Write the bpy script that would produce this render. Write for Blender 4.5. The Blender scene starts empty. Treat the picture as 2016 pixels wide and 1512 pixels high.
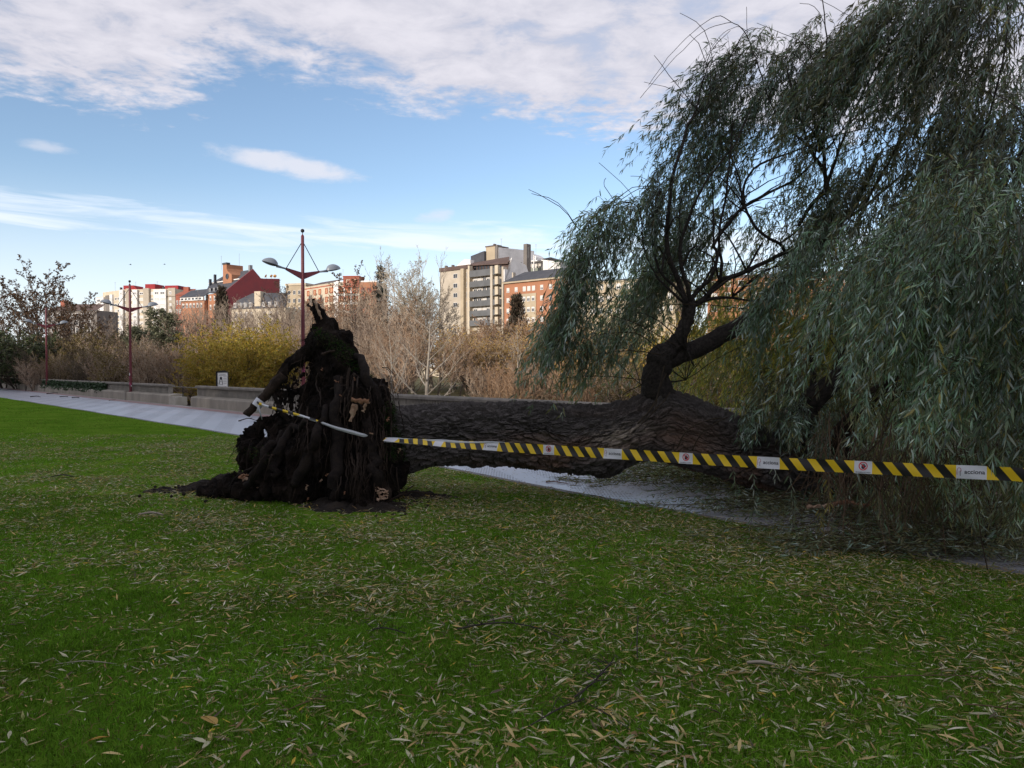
import bpy, math, random
import numpy as np
from mathutils import Vector, Matrix

S = bpy.context.scene
COL = S.collection
PI = math.pi
R = math.radians
F_PX, CX, CY, EYE, TILT = 1500.0, 1008.0, 756.0, 1.6, math.atan(28 / 1500.0)

# ------------------------------------------------------------------ camera
cd = bpy.data.cameras.new('camera')
cam = bpy.data.objects.new('camera', cd)
COL.objects.link(cam)
cam.location = (0, 0, EYE)
cam.rotation_euler = (PI / 2 - TILT, 0, 0)
cd.sensor_width = 36.0
cd.lens = 36.0 * F_PX / 2016.0
cd.clip_start = 0.05
cd.clip_end = 6000
S.camera = cam
S.view_settings.view_transform = 'Standard'
S.view_settings.look = 'None'
S.view_settings.gamma = 1.0
S.view_settings.use_curve_mapping = False
S.view_settings.exposure = 0.90

# ------------------------------------------------------------------ sun + sky
SUN_AZ, SUN_EL = R(218), R(15)
SUNV = Vector((math.sin(SUN_AZ) * math.cos(SUN_EL), math.cos(SUN_AZ) * math.cos(SUN_EL), math.sin(SUN_EL)))
sl = bpy.data.lights.new('sun', 'SUN')
sl.energy = 2.4
sl.angle = R(0.6)
sl.color = (1.0, 0.90, 0.78)
so = bpy.data.objects.new('sun', sl)
COL.objects.link(so)
so.rotation_euler = SUNV.to_track_quat('Z', 'Y').to_euler()

world = bpy.data.worlds.new('World')
S.world = world
world.use_nodes = True
WT = world.node_tree
WT.nodes.clear()


class NB:
    """small node builder"""
    def __init__(self, tree):
        self.t = tree

    def n(self, typ, **kw):
        nd = self.t.nodes.new(typ)
        for k, v in kw.items():
            setattr(nd, k, v)
        return nd

    def put(self, sock, v):
        if hasattr(v, 'is_output') or isinstance(v, bpy.types.NodeSocket):
            self.t.links.new(v, sock)
        elif v is not None:
            sock.default_value = v

    def m(self, op, a, b=None, c=None, clamp=False):
        nd = self.n('ShaderNodeMath', operation=op, use_clamp=clamp)
        self.put(nd.inputs[0], a)
        if b is not None:
            self.put(nd.inputs[1], b)
        if c is not None:
            self.put(nd.inputs[2], c)
        return nd.outputs[0]

    def sstep(self, x, lo, hi):
        nd = self.n('ShaderNodeMapRange', interpolation_type='SMOOTHSTEP')
        self.put(nd.inputs[0], x)
        nd.inputs[1].default_value = lo
        nd.inputs[2].default_value = hi
        return nd.outputs[0]

    def xyz(self, x, y, z):
        nd = self.n('ShaderNodeCombineXYZ')
        self.put(nd.inputs[0], x); self.put(nd.inputs[1], y); self.put(nd.inputs[2], z)
        return nd.outputs[0]

    def noise(self, vec, scale, detail=4, rough=0.55, dist=0.0):
        nd = self.n('ShaderNodeTexNoise')
        self.put(nd.inputs['Vector'], vec)
        nd.inputs['Scale'].default_value = scale
        nd.inputs['Detail'].default_value = detail
        nd.inputs['Roughness'].default_value = rough
        nd.inputs['Distortion'].default_value = dist
        return nd.outputs[0]

    def mix(self, f, a, b, blend='MIX'):
        nd = self.n('ShaderNodeMix', data_type='RGBA', blend_type=blend)
        self.put(nd.inputs[0], f)
        self.put(nd.inputs[6], a)
        self.put(nd.inputs[7], b)
        return nd.outputs[2]


def c4(c):
    return (c[0], c[1], c[2], 1.0)


w = NB(WT)
sky = w.n('ShaderNodeTexSky', sky_type='NISHITA')
sky.sun_disc = False
sky.sun_elevation = SUN_EL
sky.sun_rotation = SUN_AZ
sky.altitude = 800
sky.air_density = 1.0
sky.dust_density = 0.4
sky.ozone_density = 1.6
tc = w.n('ShaderNodeTexCoord')
sep = w.n('ShaderNodeSeparateXYZ')
WT.links.new(tc.outputs['Generated'], sep.inputs[0])
dx, dy, dz = sep.outputs
zz = w.m('ADD', w.m('MAXIMUM', dz, 0.0), 0.02)
pu = w.m('DIVIDE', dx, zz)
pv = w.m('DIVIDE', dy, zz)
plane = w.xyz(pu, pv, 0.0)                      # the cloud deck seen from below
# --- altocumulus sheet: everything nearer than a wavy front edge, overhead and beyond
fc = w.n('ShaderNodeFloatCurve')
pts = [(0.0, .40), (.17, .34), (.235, .38), (.265, .47), (.315, .46), (.335, .34), (.40, .36), (.43, .44), (.5, .56), (.60, .60), (.7, .64), (.8, .55), (1.0, .5)]
cur = fc.mapping.curves[0]
for i, p in enumerate(pts):
    if i < 2:
        cur.points[i].location = p
    else:
        cur.points.new(*p)
fc.mapping.update()
w.put(fc.inputs['Value'], w.m('ADD', w.m('MULTIPLY', pu, 1 / 6.0), 0.5, clamp=True))
edge = w.m('ADD', w.m('MULTIPLY', fc.outputs[0], 2.0), 1.88)
n_big = w.noise(plane, 1.9, 6, 0.6, 0.4)
n_mid = w.noise(plane, 5.5, 7, 0.62, 0.3)
n_fine = w.noise(plane, 15.0, 5, 0.6, 0.2)
rag = w.m('ADD', w.m('MULTIPLY', w.m('SUBTRACT', n_big, 0.5), 0.9), w.m('ADD', w.m('MULTIPLY', w.m('SUBTRACT', n_mid, 0.5), 0.9), w.m('MULTIPLY', w.m('SUBTRACT', n_fine, 0.5), 0.7)))
front = w.m('ADD', w.m('SUBTRACT', edge, pv), rag)
sheet = w.sstep(front, -0.05, 0.42)
hole = w.sstep(w.m('ADD', n_big, w.m('MULTIPLY', w.m('SUBTRACT', n_mid, 0.5), 0.7)), 0.30, 0.50)
sheet = w.m('MULTIPLY', sheet, w.m('ADD', w.m('MULTIPLY', hole, 0.36), 0.62))
# --- single clouds, given by azimuth and elevation
az = w.m('ARCTAN2', dx, dy)
el = dz


def blob(a0, e0, ra, re, slope, nvec_scale, soft=0.5, amt=0.9):
    da = w.m('SUBTRACT', az, a0)
    de = w.m('SUBTRACT', w.m('SUBTRACT', el, e0), w.m('MULTIPLY', da, slope))
    q = w.m('ADD', w.m('POWER', w.m('ABSOLUTE', w.m('DIVIDE', da, ra)), 2.0), w.m('POWER', w.m('ABSOLUTE', w.m('DIVIDE', de, re)), 2.0))
    nn = w.noise(w.xyz(w.m('MULTIPLY', az, nvec_scale), w.m('MULTIPLY', el, nvec_scale * 2.6), 3.1), 1.0, 6, 0.62, 0.3)
    q = w.m('ADD', q, w.m('MULTIPLY', w.m('SUBTRACT', nn, 0.5), -amt * 2.4))
    return w.sstep(q, 1.0, 1.0 - soft * 1.6)


b1 = blob(-0.284, 0.249, 0.105, 0.016, -0.105, 22, 0.6, 0.7)
b2 = blob(-0.545, 0.241, 0.034, 0.008, -0.05, 30, 0.9, 0.8)
b3 = blob(-0.10, 0.196, 0.03, 0.010, 0.1, 30, 0.8, 1.0)
# --- cirrus band low over the roofs
stv = w.xyz(w.m('MULTIPLY', az, 5.0), w.m('MULTIPLY', w.m('ADD', el, w.m('MULTIPLY', az, 0.026)), 62.0), 0.7)
n_ci = w.noise(stv, 1.0, 5, 0.6, 0.6)
bandc = w.m('SUBTRACT', w.m('SUBTRACT', el, 0.160), w.m('MULTIPLY', az, -0.026))
bandw = w.m('POWER', w.m('ABSOLUTE', w.m('DIVIDE', bandc, 0.026)), 2.0)
cir = w.sstep(w.m('ADD', w.m('SUBTRACT', 1.15, bandw), w.m('MULTIPLY', w.m('SUBTRACT', n_ci, 0.5), 4.2)), 0.0, 1.9)
bandlow = w.m('POWER', w.m('ABSOLUTE', w.m('DIVIDE', w.m('SUBTRACT', el, 0.075), 0.045)), 2.0)
cir2 = w.sstep(w.m('ADD', w.m('SUBTRACT', 0.55, bandlow), w.m('MULTIPLY', w.m('SUBTRACT', n_ci, 0.5), 3.0)), 0.0, 1.6)
haze_h = w.m('MULTIPLY', w.sstep(el, 0.24, 0.0), 0.85)
c_low = w.m('MAXIMUM', w.m('MULTIPLY', cir, 0.85), w.m('MAXIMUM', w.m('MULTIPLY', cir2, 0.7), haze_h))
c_mid = w.m('MAXIMUM', w.m('MULTIPLY', b1, 0.8), w.m('MAXIMUM', w.m('MULTIPLY', b2, 0.5), w.m('MULTIPLY', b3, 0.5)))
SKY_STR = 0.106
skyc = w.mix(1.0, sky.outputs[0], (1.06, 1.02, 1.02, 1), 'MULTIPLY')
sc_n = w.n('ShaderNodeVectorMath', operation='SCALE')
WT.links.new(skyc, sc_n.inputs[0]); sc_n.inputs['Scale'].default_value = SKY_STR
cloud_hi = w.mix(w.sstep(w.m('ADD', n_mid, w.m('MULTIPLY', w.m('SUBTRACT', n_big, 0.5), 0.8)), 0.3, 0.75), (0.345, 0.345, 0.395, 1), (0.445, 0.435, 0.475, 1))
col1 = w.mix(w.m('MULTIPLY', c_low, 1.0), sc_n.outputs[0], (0.52, 0.56, 0.62, 1))
col2 = w.mix(c_mid, col1, (0.46, 0.46, 0.50, 1))
col3 = w.mix(sheet, col2, cloud_hi)
bgn = w.n('ShaderNodeBackground')
WT.links.new(col3, bgn.inputs[0])
bgn.inputs[1].default_value = 1.0
wo = w.n('ShaderNodeOutputWorld')
WT.links.new(bgn.outputs[0], wo.inputs[0])

# ------------------------------------------------------------------ measuring helpers
ct, st = math.cos(TILT), math.sin(TILT)


def ray(px, py):
    a = (px - CX) / F_PX
    b = (CY - py) / F_PX
    return Vector((a, ct + b * st, -st + b * ct))


def P(px, py, Y):
    d = ray(px, py)
    return Vector((0, 0, EYE)) + d * (Y / d.y)


def G(px, py, z=0.0):
    d = ray(px, py)
    return Vector((0, 0, EYE)) + d * ((z - EYE) / d.z)


def M(px_len, Y):
    return px_len / F_PX * Y


# path frame: U runs along the path to the right and nearer, N points across it away from the camera
U = Vector((0.668, -0.744, 0)).normalized()
N = Vector((0.744, 0.668, 0)).normalized()


def UN(q, off, z=0.0):
    return U * q + N * off + Vector((0, 0, z))


def q_at(px, off):
    k = (px - CX) / F_PX
    # (U.x q + N.x off) = k (U.y q + N.y off)
    return (k * N.y * off - N.x * off) / (U.x - k * U.y)


# ------------------------------------------------------------------ noise in numpy
def _h(ix, iy, iz, seed):
    h = (ix * 374761393 + iy * 668265263 + iz * 1274126177 + seed * 974711) & 0xFFFFFFFF
    h = ((h ^ (h >> 13)) * 1103515245) & 0xFFFFFFFF
    h = ((h ^ (h >> 16)) * 2654435761) & 0xFFFFFFFF
    return ((h ^ (h >> 15)) & 0xFFFFFF) / float(0xFFFFFF)


def vnoise(p, seed=0):
    p = np.asarray(p, dtype=np.float64)
    i = np.floor(p).astype(np.int64)
    f = p - i
    f = f * f * (3 - 2 * f)
    x, y, z = i[:, 0], i[:, 1], i[:, 2]
    r = 0
    for a in (0, 1):
        wa = f[:, 0] if a else 1 - f[:, 0]
        for b in (0, 1):
            wb = f[:, 1] if b else 1 - f[:, 1]
            for c in (0, 1):
                wc = f[:, 2] if c else 1 - f[:, 2]
                r = r + wa * wb * wc * _h(x + a, y + b, z + c, seed)
    return r


def fbm(p, oct=4, seed=0, gain=0.5):
    p = np.asarray(p, dtype=np.float64)
    r, a, t = 0, 1.0, 0
    for k in range(oct):
        r = r + a * vnoise(p * (2.0 ** k), seed + k * 7)
        t += a
        a *= gain
    return r / t


def cells(p, seed=0):
    """cellular noise: distance to nearest and second nearest feature point, and an id value of the nearest"""
    p = np.asarray(p, dtype=np.float64)
    i = np.floor(p).astype(np.int64)
    f1 = np.full(len(p), 9.0); f2 = np.full(len(p), 9.0); idv = np.zeros(len(p))
    for a in (-1, 0, 1):
        for b in (-1, 0, 1):
            for c in (-1, 0, 1):
                x, y, z = i[:, 0] + a, i[:, 1] + b, i[:, 2] + c
                fx = x + _h(x, y, z, seed); fy = y + _h(x, y, z, seed + 11); fz = z + _h(x, y, z, seed + 23)
                d = np.sqrt((p[:, 0] - fx) ** 2 + (p[:, 1] - fy) ** 2 + (p[:, 2] - fz) ** 2)
                n1 = d < f1
                f2 = np.where(n1, f1, np.minimum(f2, d))
                idv = np.where(n1, _h(x, y, z, seed + 37), idv)
                f1 = np.where(n1, d, f1)
    return f1, f2, idv


# ------------------------------------------------------------------ mesh helpers
def mesh_np(name, V, Fs, mats, midx=None, col=None, smooth=False):
    """V (n,3); Fs a list of integer arrays (m,k); midx per face; col per vertex rgb"""
    V = np.asarray(V, dtype=np.float32)
    me = bpy.data.meshes.new(name)
    Fs = [np.asarray(f, dtype=np.int32) for f in Fs if len(f)]
    nl = sum(f.size for f in Fs)
    nf = sum(len(f) for f in Fs)
    me.vertices.add(len(V)); me.loops.add(nl); me.polygons.add(nf)
    me.vertices.foreach_set('co', V.ravel())
    me.loops.foreach_set('vertex_index', np.concatenate([f.ravel() for f in Fs]))
    tot = np.concatenate([np.full(len(f), f.shape[1], dtype=np.int32) for f in Fs])
    start = np.concatenate([[0], np.cumsum(tot)[:-1]]).astype(np.int32)
    me.polygons.foreach_set('loop_start', start)
    me.polygons.foreach_set('loop_total', tot)
    if midx is not None:
        me.polygons.foreach_set('material_index', np.asarray(midx, dtype=np.int32))
    me.polygons.foreach_set('use_smooth', np.full(nf, bool(smooth)))
    for m_ in (mats if isinstance(mats, (list, tuple)) else [mats]):
        me.materials.append(m_)
    if col is not None:
        ca = me.color_attributes.new('col', 'FLOAT_COLOR', 'POINT')
        cc = np.ones((len(V), 4), dtype=np.float32)
        cc[:, :3] = col
        ca.data.foreach_set('color', cc.ravel())
    me.update(calc_edges=True)
    me.validate()
    return me


def link(name, me, parent=None, loc=None):
    o = bpy.data.objects.new(name, me)
    COL.objects.link(o)
    if parent is not None:
        o.parent = parent
    if loc is not None:
        o.location = loc
    return o


def tag(o, label=None, cat=None, group=None, kind=None):
    if label: o['label'] = label
    if cat: o['category'] = cat
    if group: o['group'] = group
    if kind: o['kind'] = kind
    return o


def empty(name, loc=(0, 0, 0), rz=0.0, label=None, cat=None, group=None):
    o = bpy.data.objects.new(name, None)
    COL.objects.link(o)
    o.empty_display_size = 0.2
    o.location = loc
    o.rotation_euler = (0, 0, rz)
    return tag(o, label, cat, group)


def tube_arr(pts, rad, n=6, cap=True, phase=0.0):
    """swept tube: returns V, [quads, tris]"""
    pts = [Vector(p) for p in pts]
    k = len(pts)
    if not hasattr(rad, '__len__'):
        rad = [rad] * k
    V = []
    t0 = (pts[1] - pts[0]).normalized()
    ref = Vector((0, 0, 1)) if abs(t0.z) < 0.9 else Vector((1, 0, 0))
    a = t0.cross(ref).normalized()
    for i in range(k):
        if i == 0: t = pts[1] - pts[0]
        elif i == k - 1: t = pts[-1] - pts[-2]
        else: t = pts[i + 1] - pts[i - 1]
        t.normalize()
        a = (a - t * a.dot(t))
        if a.length < 1e-6:
            a = t.orthogonal()
        a.normalize()
        b = t.cross(a)
        for j in range(n):
            th = 2 * PI * j / n + phase
            V.append(pts[i] + (a * math.cos(th) + b * math.sin(th)) * rad[i])
    q = []
    for i in range(k - 1):
        for j in range(n):
            j2 = (j + 1) % n
            q.append((i * n + j, i * n + j2, (i + 1) * n + j2, (i + 1) * n + j))
    tr = []
    if cap:
        for (base, rev) in ((0, True), ((k - 1) * n, False)):
            for j in range(1, n - 1):
                f = (base, base + j, base + j + 1)
                tr.append(f[::-1] if rev else f)
    return np.array([tuple(v) for v in V]), q, tr


class MB:
    """mesh collector"""
    def __init__(self):
        self.V, self.Q, self.T, self.qm, self.tm, self.n = [], [], [], [], [], 0

    def add(self, V, Q=(), T=(), mi=0):
        V = np.asarray(V, dtype=np.float64).reshape(-1, 3)
        if len(Q):
            self.Q.append(np.asarray(Q, dtype=np.int64) + self.n); self.qm += [mi] * len(Q)
        if len(T):
            self.T.append(np.asarray(T, dtype=np.int64) + self.n); self.tm += [mi] * len(T)
        self.V.append(V); self.n += len(V)
        return self

    def tube(self, pts, rad, n=6, cap=True, mi=0):
        V, q, t = tube_arr(pts, rad, n, cap)
        return self.add(V, q, t, mi)

    def box(self, c0, c1, mi=0, fr=None):
        """axis box between two corners, in the frame fr=(O,ax,ay) if given"""
        x0, y0, z0 = c0; x1, y1, z1 = c1
        v = [(x0, y0, z0), (x1, y0, z0), (x1, y1, z0), (x0, y1, z0), (x0, y0, z1), (x1, y0, z1), (x1, y1, z1), (x0, y1, z1)]
        if fr:
            O, ax, ay = fr
            v = [tuple(O + ax * a + ay * b + Vector((0, 0, c))) for a, b, c in v]
        return self.add(v, [(0, 3, 2, 1), (4, 5, 6, 7), (0, 1, 5, 4), (1, 2, 6, 5), (2, 3, 7, 6), (3, 0, 4, 7)], (), mi)

    def lathe(self, prof, n=16, c=(0, 0, 0), mi=0):
        V = []
        for r_, z_ in prof:
            for j in range(n):
                th = 2 * PI * j / n
                V.append((c[0] + r_ * math.cos(th), c[1] + r_ * math.sin(th), c[2] + z_))
        q = []
        for i in range(len(prof) - 1):
            for j in range(n):
                j2 = (j + 1) % n
                q.append((i * n + j, i * n + j2, (i + 1) * n + j2, (i + 1) * n + j))
        return self.add(V, q, (), mi)

    def ball(self, c, r, seg=8, rings=6, mi=0):
        if not hasattr(r, '__len__'): r = (r, r, r)
        V = [(c[0], c[1], c[2] - r[2])]
        for i in range(1, rings):
            ph = -PI / 2 + PI * i / rings
            for j in range(seg):
                th = 2 * PI * j / seg
                V.append((c[0] + r[0] * math.cos(ph) * math.cos(th), c[1] + r[1] * math.cos(ph) * math.sin(th), c[2] + r[2] * math.sin(ph)))
        V.append((c[0], c[1], c[2] + r[2]))
        q, t = [], []
        for i in range(rings - 2):
            for j in range(seg):
                j2 = (j + 1) % seg
                q.append((1 + i * seg + j, 1 + i * seg + j2, 1 + (i + 1) * seg + j2, 1 + (i + 1) * seg + j))
        last = len(V) - 1
        for j in range(seg):
            j2 = (j + 1) % seg
            t.append((0, 1 + j2, 1 + j)); t.append((last, last - seg + j, last - seg + j2))
        return self.add(V, q, t, mi)

    def poly_prism(self, pts, ext, mi=0):
        """polygon (list of Vectors, planar, convex or fan-safe) extruded by Vector ext"""
        n = len(pts)
        V = [tuple(p) for p in pts] + [tuple(Vector(p) + ext) for p in pts]
        q = [(i, (i + 1) % n, n + (i + 1) % n, n + i) for i in range(n)]
        t = [(0, i + 1, i) for i in range(1, n - 1)] + [(n, n + i, n + i + 1) for i in range(1, n - 1)]
        return self.add(V, q, t, mi)

    def mesh(self, name, mats, smooth=False, col=None):
        V = np.concatenate(self.V)
        Fs, mi = [], []
        if self.Q: Fs.append(np.concatenate(self.Q)); mi += self.qm
        if self.T: Fs.append(np.concatenate(self.T)); mi += self.tm
        return mesh_np(name, V, Fs, mats, mi, col, smooth)

    def build(self, name, mats, parent=None, smooth=False, loc=None):
        return link(name, self.mesh(name, mats, smooth), parent, loc)


def segs_arr(A, B, ra, rb, n=3):
    """many straight tapered n-sided twigs at once (no caps)"""
    A = np.asarray(A, float); B = np.asarray(B, float)
    ra = np.asarray(ra, float); rb = np.asarray(rb, float)
    D = B - A
    L = np.linalg.norm(D, axis=1, keepdims=True); L[L == 0] = 1e-6
    D = D / L
    ref = np.where(np.abs(D[:, 2:3]) < 0.9, np.array([[0, 0, 1.0]]), np.array([[1.0, 0, 0]]))
    a = np.cross(D, ref); a /= np.linalg.norm(a, axis=1, keepdims=True)
    b = np.cross(D, a)
    m = len(A)
    V = np.zeros((m, 2 * n, 3))
    for j in range(n):
        th = 2 * PI * j / n
        e = a * math.cos(th) + b * math.sin(th)
        V[:, j] = A + e * ra[:, None]
        V[:, n + j] = B + e * rb[:, None]
    base = (np.arange(m) * 2 * n)[:, None]
    Q = np.concatenate([base + np.array([[j, (j + 1) % n, n + (j + 1) % n, n + j]]) for j in range(n)])
    return V.reshape(-1, 3), Q


def leaves_arr(Pos, Dir, Side, length, width, bend=None):
    """diamond leaves with a folded middle: 2 quads-as-tris each"""
    m = len(Pos)
    L = np.asarray(length)[:, None]; W = np.asarray(width)[:, None]
    V = np.zeros((m, 4, 3))
    V[:, 0] = Pos
    V[:, 1] = Pos + Dir * L * 0.42 + Side * W * 0.5
    V[:, 2] = Pos + Dir * L
    V[:, 3] = Pos + Dir * L * 0.42 - Side * W * 0.5
    if bend is not None:
        V[:, 2] += bend
    base = (np.arange(m) * 4)[:, None]
    T = np.concatenate([base + np.array([[0, 1, 2]]), base + np.array([[0, 2, 3]])])
    return V.reshape(-1, 3), T


def unit(v):
    return v / np.maximum(np.linalg.norm(v, axis=-1, keepdims=True), 1e-9)


# ------------------------------------------------------------------ materials
def mat(name, base, rough=0.8, base2=None, nscale=6.0, bump=0.0, bscale=20.0, attr=False, trans=0.0, spec=0.3, stretch=None, metal=0.0, detail=4, tcol=None):
    m_ = bpy.data.materials.new(name)
    m_.use_nodes = True
    t = m_.node_tree
    b = NB(t)
    pr = t.nodes['Principled BSDF']
    out = t.nodes['Material Output']
    pr.inputs['Roughness'].default_value = rough
    pr.inputs['Specular IOR Level'].default_value = spec
    pr.inputs['Metallic'].default_value = metal
    tcn = b.n('ShaderNodeTexCoord')
    vec = tcn.outputs['Object']
    if stretch:
        mp = b.n('ShaderNodeMapping')
        t.links.new(vec, mp.inputs[0])
        mp.inputs['Scale'].default_value = stretch
        vec = mp.outputs[0]
    colr = c4(base)
    if base2 is not None:
        nz = b.noise(vec, nscale, detail, 0.6)
        colr = b.mix(b.sstep(nz, 0.3, 0.7), c4(base), c4(base2))
    if attr:
        at = b.n('ShaderNodeAttribute')
        at.attribute_name = 'col'
        colr = b.mix(1.0, colr if not isinstance(colr, tuple) else colr, at.outputs['Color'], 'MULTIPLY')
    b.put(pr.inputs['Base Color'], colr)
    if bump > 0:
        bn = b.n('ShaderNodeBump')
        bn.inputs['Strength'].default_value = bump
        bn.inputs['Distance'].default_value = 0.03
        b.put(bn.inputs['Height'], b.noise(vec, bscale, 5, 0.65))
        t.links.new(bn.outputs[0], pr.inputs['Normal'])
    if trans > 0:
        tr = b.n('ShaderNodeBsdfTranslucent')
        if tcol is not None:
            b.put(tr.inputs[0], b.mix(1.0, colr, c4(tcol), 'MULTIPLY'))
        else:
            b.put(tr.inputs[0], colr)
        mx = b.n('ShaderNodeMixShader')
        mx.inputs[0].default_value = trans
        t.links.new(pr.outputs[0], mx.inputs[1]); t.links.new(tr.outputs[0], mx.inputs[2])
        t.links.new(mx.outputs[0], out.inputs[0])
    return m_


W1 = (1, 1, 1)
MT = dict(
    lawn=mat('lawn_green', (0.058, 0.128, 0.010), 0.95, (0.105, 0.180, 0.020), 1.3, 0.6, 60, spec=0.0),
    blade=mat('grass_blade', W1, 0.7, attr=True, trans=0.35, spec=0.06, tcol=(1.2, 1.25, 0.6)),
    soil=mat('soil', (0.010, 0.008, 0.007), 1.0, (0.028, 0.021, 0.016), 7, 1.0, 30),
    rootsoil=mat('root_soil', (0.005, 0.0045, 0.0045), 1.0, (0.022, 0.016, 0.013), 5, 1.0, 40, spec=0.1),
    root=mat('root_bark', (0.018, 0.013, 0.010), 0.9, (0.042, 0.028, 0.021), 14, 0.8, 60, spec=0.2),
    rootdark=mat('root_dark', (0.010, 0.008, 0.008), 0.95, (0.024, 0.018, 0.015), 14, 0.8, 60, spec=0.15),
    wood=mat('broken_wood', (0.34, 0.19, 0.115), 0.8, (0.20, 0.09, 0.05), 16, 0.7, 50, stretch=(1, 1, 4)),
    wood2=mat('broken_wood_pale', (0.42, 0.30, 0.22), 0.8, (0.28, 0.17, 0.11), 20, 0.5, 40),
    branch=mat('willow_branch', (0.022, 0.019, 0.018), 0.85, (0.055, 0.046, 0.042), 26, 1.0, 45, spec=0.25),
    withy=mat('willow_twig', (0.055, 0.040, 0.024), 0.8, (0.035, 0.026, 0.018), 5, spec=0.2),
    leaf=mat('willow_leaf', W1, 0.42, attr=True, trans=0.40, spec=0.65, tcol=(1.25, 1.15, 0.5)),
    litter=mat('leaf_litter', W1, 0.7, attr=True, trans=0.1, spec=0.25),
    conc=mat('parapet_stone', (0.30, 0.275, 0.235), 0.9, (0.20, 0.185, 0.165), 2.2, 0.4, 30, detail=7),
    conc_d=mat('parapet_cap', (0.21, 0.19, 0.165), 0.9, (0.13, 0.12, 0.105), 3.0, 0.4, 30, detail=7),
    conc_r=mat('parapet_base', (0.33, 0.30, 0.25), 0.95, (0.22, 0.20, 0.17), 1.4, 0.6, 14, detail=8, stretch=(1, 1, 0.4)),
    maroon=mat('maroon_paint', (0.125, 0.016, 0.026), 0.45, (0.105, 0.018, 0.026), 3, spec=0.4),
    lampgrey=mat('lamp_grey', (0.20, 0.23, 0.27), 0.4, spec=0.5),
    lampdark=mat('lamp_lens', (0.06, 0.07, 0.085), 0.2, spec=0.5),
    black=mat('black_metal', (0.015, 0.015, 0.018), 0.5),
    white=mat('white_panel', (0.72, 0.72, 0.72), 0.6),
    t_white=mat('tape_white', (0.66, 0.68, 0.74), 0.4, spec=0.4, trans=0.2),
    t_back=mat('tape_back', (0.58, 0.62, 0.66), 0.35, spec=0.5, trans=0.35),
    t_yel=mat('tape_yellow', (0.72, 0.50, 0.02), 0.4, spec=0.4, trans=0.15),
    t_blk=mat('tape_black', (0.012, 0.012, 0.014), 0.4, spec=0.4),
    ink=mat('ink_black', (0.02, 0.02, 0.03), 0.6),
    red=mat('ink_red', (0.55, 0.03, 0.04), 0.5),
    pink=mat('ink_faded_red', (0.42, 0.16, 0.19), 0.5),
    ivy=mat('ivy_leaf', W1, 0.5, attr=True, spec=0.4, trans=0.1),
    kerb=mat('kerb_stone', (0.16, 0.16, 0.165), 0.8, (0.11, 0.11, 0.115), 4, 0.4, 30),
)
# ================================================================== SETTING
EDGE = 7.32           # lawn edge, metres across from the camera
WALL = 11.75          # front of the parapet base


def quad_sheet(name, pts, m_, z):
    V = [(p[0], p[1], z) for p in pts]
    me = mesh_np(name, V, [np.array([list(range(len(V)))])], m_)
    return link(name, me)


def far_ground_h(x, y):
    d = x * N.x + y * N.y
    return np.interp(d, [0, 11, 12.6, 16, 40, 70, 110, 170, 260, 3000], [-0.06, -0.06, -0.25, -0.8, -1.0, -0.3, 0.6, 2.2, 3.0, 3.0])


m_ground = mat('dry_bank', (0.075, 0.078, 0.026), 0.95, (0.15, 0.125, 0.055), 0.25, 0.5, 3)
gx = np.concatenate([np.linspace(-2500, -200, 12), np.linspace(-180, 180, 73), np.linspace(200, 2500, 12)])
gy = np.concatenate([np.linspace(-400, -20, 8), np.linspace(-10, 200, 71), np.linspace(220, 3000, 14)])
XX, YY = np.meshgrid(gx, gy)
ZZ = far_ground_h(XX.ravel(), YY.ravel())
nx, ny = len(gx), len(gy)
ii = np.arange(nx * ny).reshape(ny, nx)
Fq = np.stack([ii[:-1, :-1], ii[:-1, 1:], ii[1:, 1:], ii[1:, :-1]], -1).reshape(-1, 4)
tag(link('ground', mesh_np('ground', np.stack([XX.ravel(), YY.ravel(), ZZ], 1), [Fq], m_ground, smooth=True)), kind='structure')

# ---- paved path
m_path = bpy.data.materials.new('path_paving'); m_path.use_nodes = True
pt = m_path.node_tree; pb = NB(pt); ppr = pt.nodes['Principled BSDF']
ptc = pb.n('ShaderNodeTexCoord'); psp = pb.n('ShaderNodeSeparateXYZ'); pt.links.new(ptc.outputs['Object'], psp.inputs[0])
X_, Y_ = psp.outputs[0], psp.outputs[1]
fx = pb.m('FRACT', pb.m('DIVIDE', X_, 0.042))
rowi = pb.m('DIVIDE', Y_, 0.17)
fy = pb.m('FRACT', rowi)
gx_ = pb.m('MULTIPLY', pb.sstep(fx, 0.10, 0.25), pb.sstep(fx, 0.60, 0.45))
gy_ = pb.m('MULTIPLY', pb.sstep(fy, 0.12, 0.2), pb.sstep(fy, 0.86, 0.78))
grp = pb.sstep(pb.m('FRACT', pb.m('ADD', pb.m('DIVIDE', X_, 0.92), pb.m('MULTIPLY', pb.m('FLOOR', rowi), 0.06))), 0.46, 0.5)
grv = pb.m('MULTIPLY', pb.m('MULTIPLY', gx_, gy_), grp)
nb_ = pb.noise(ptc.outputs['Object'], 0.5, 5, 0.6)
nf_ = pb.noise(ptc.outputs['Object'], 9.0, 5, 0.65)
pc = pb.mix(pb.sstep(nb_, 0.3, 0.7), (0.28, 0.29, 0.34, 1), (0.35, 0.355, 0.405, 1))
pc = pb.mix(pb.m('MULTIPLY', pb.sstep(nf_, 0.5, 0.8), 0.35), pc, (0.19, 0.185, 0.195, 1))
pc = pb.mix(pb.m('MULTIPLY', grv, 0.55), pc, (0.07, 0.068, 0.08, 1))
pb.put(ppr.inputs['Base Color'], pc)
pb.put(ppr.inputs['Roughness'], pb.m('ADD', pb.m('MULTIPLY', nb_, 0.30), 0.18))
ppr.inputs['Specular IOR Level'].default_value = 0.65
bn = pb.n('ShaderNodeBump'); bn.inputs['Strength'].default_value = 0.9; bn.inputs['Distance'].default_value = 0.012
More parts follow.
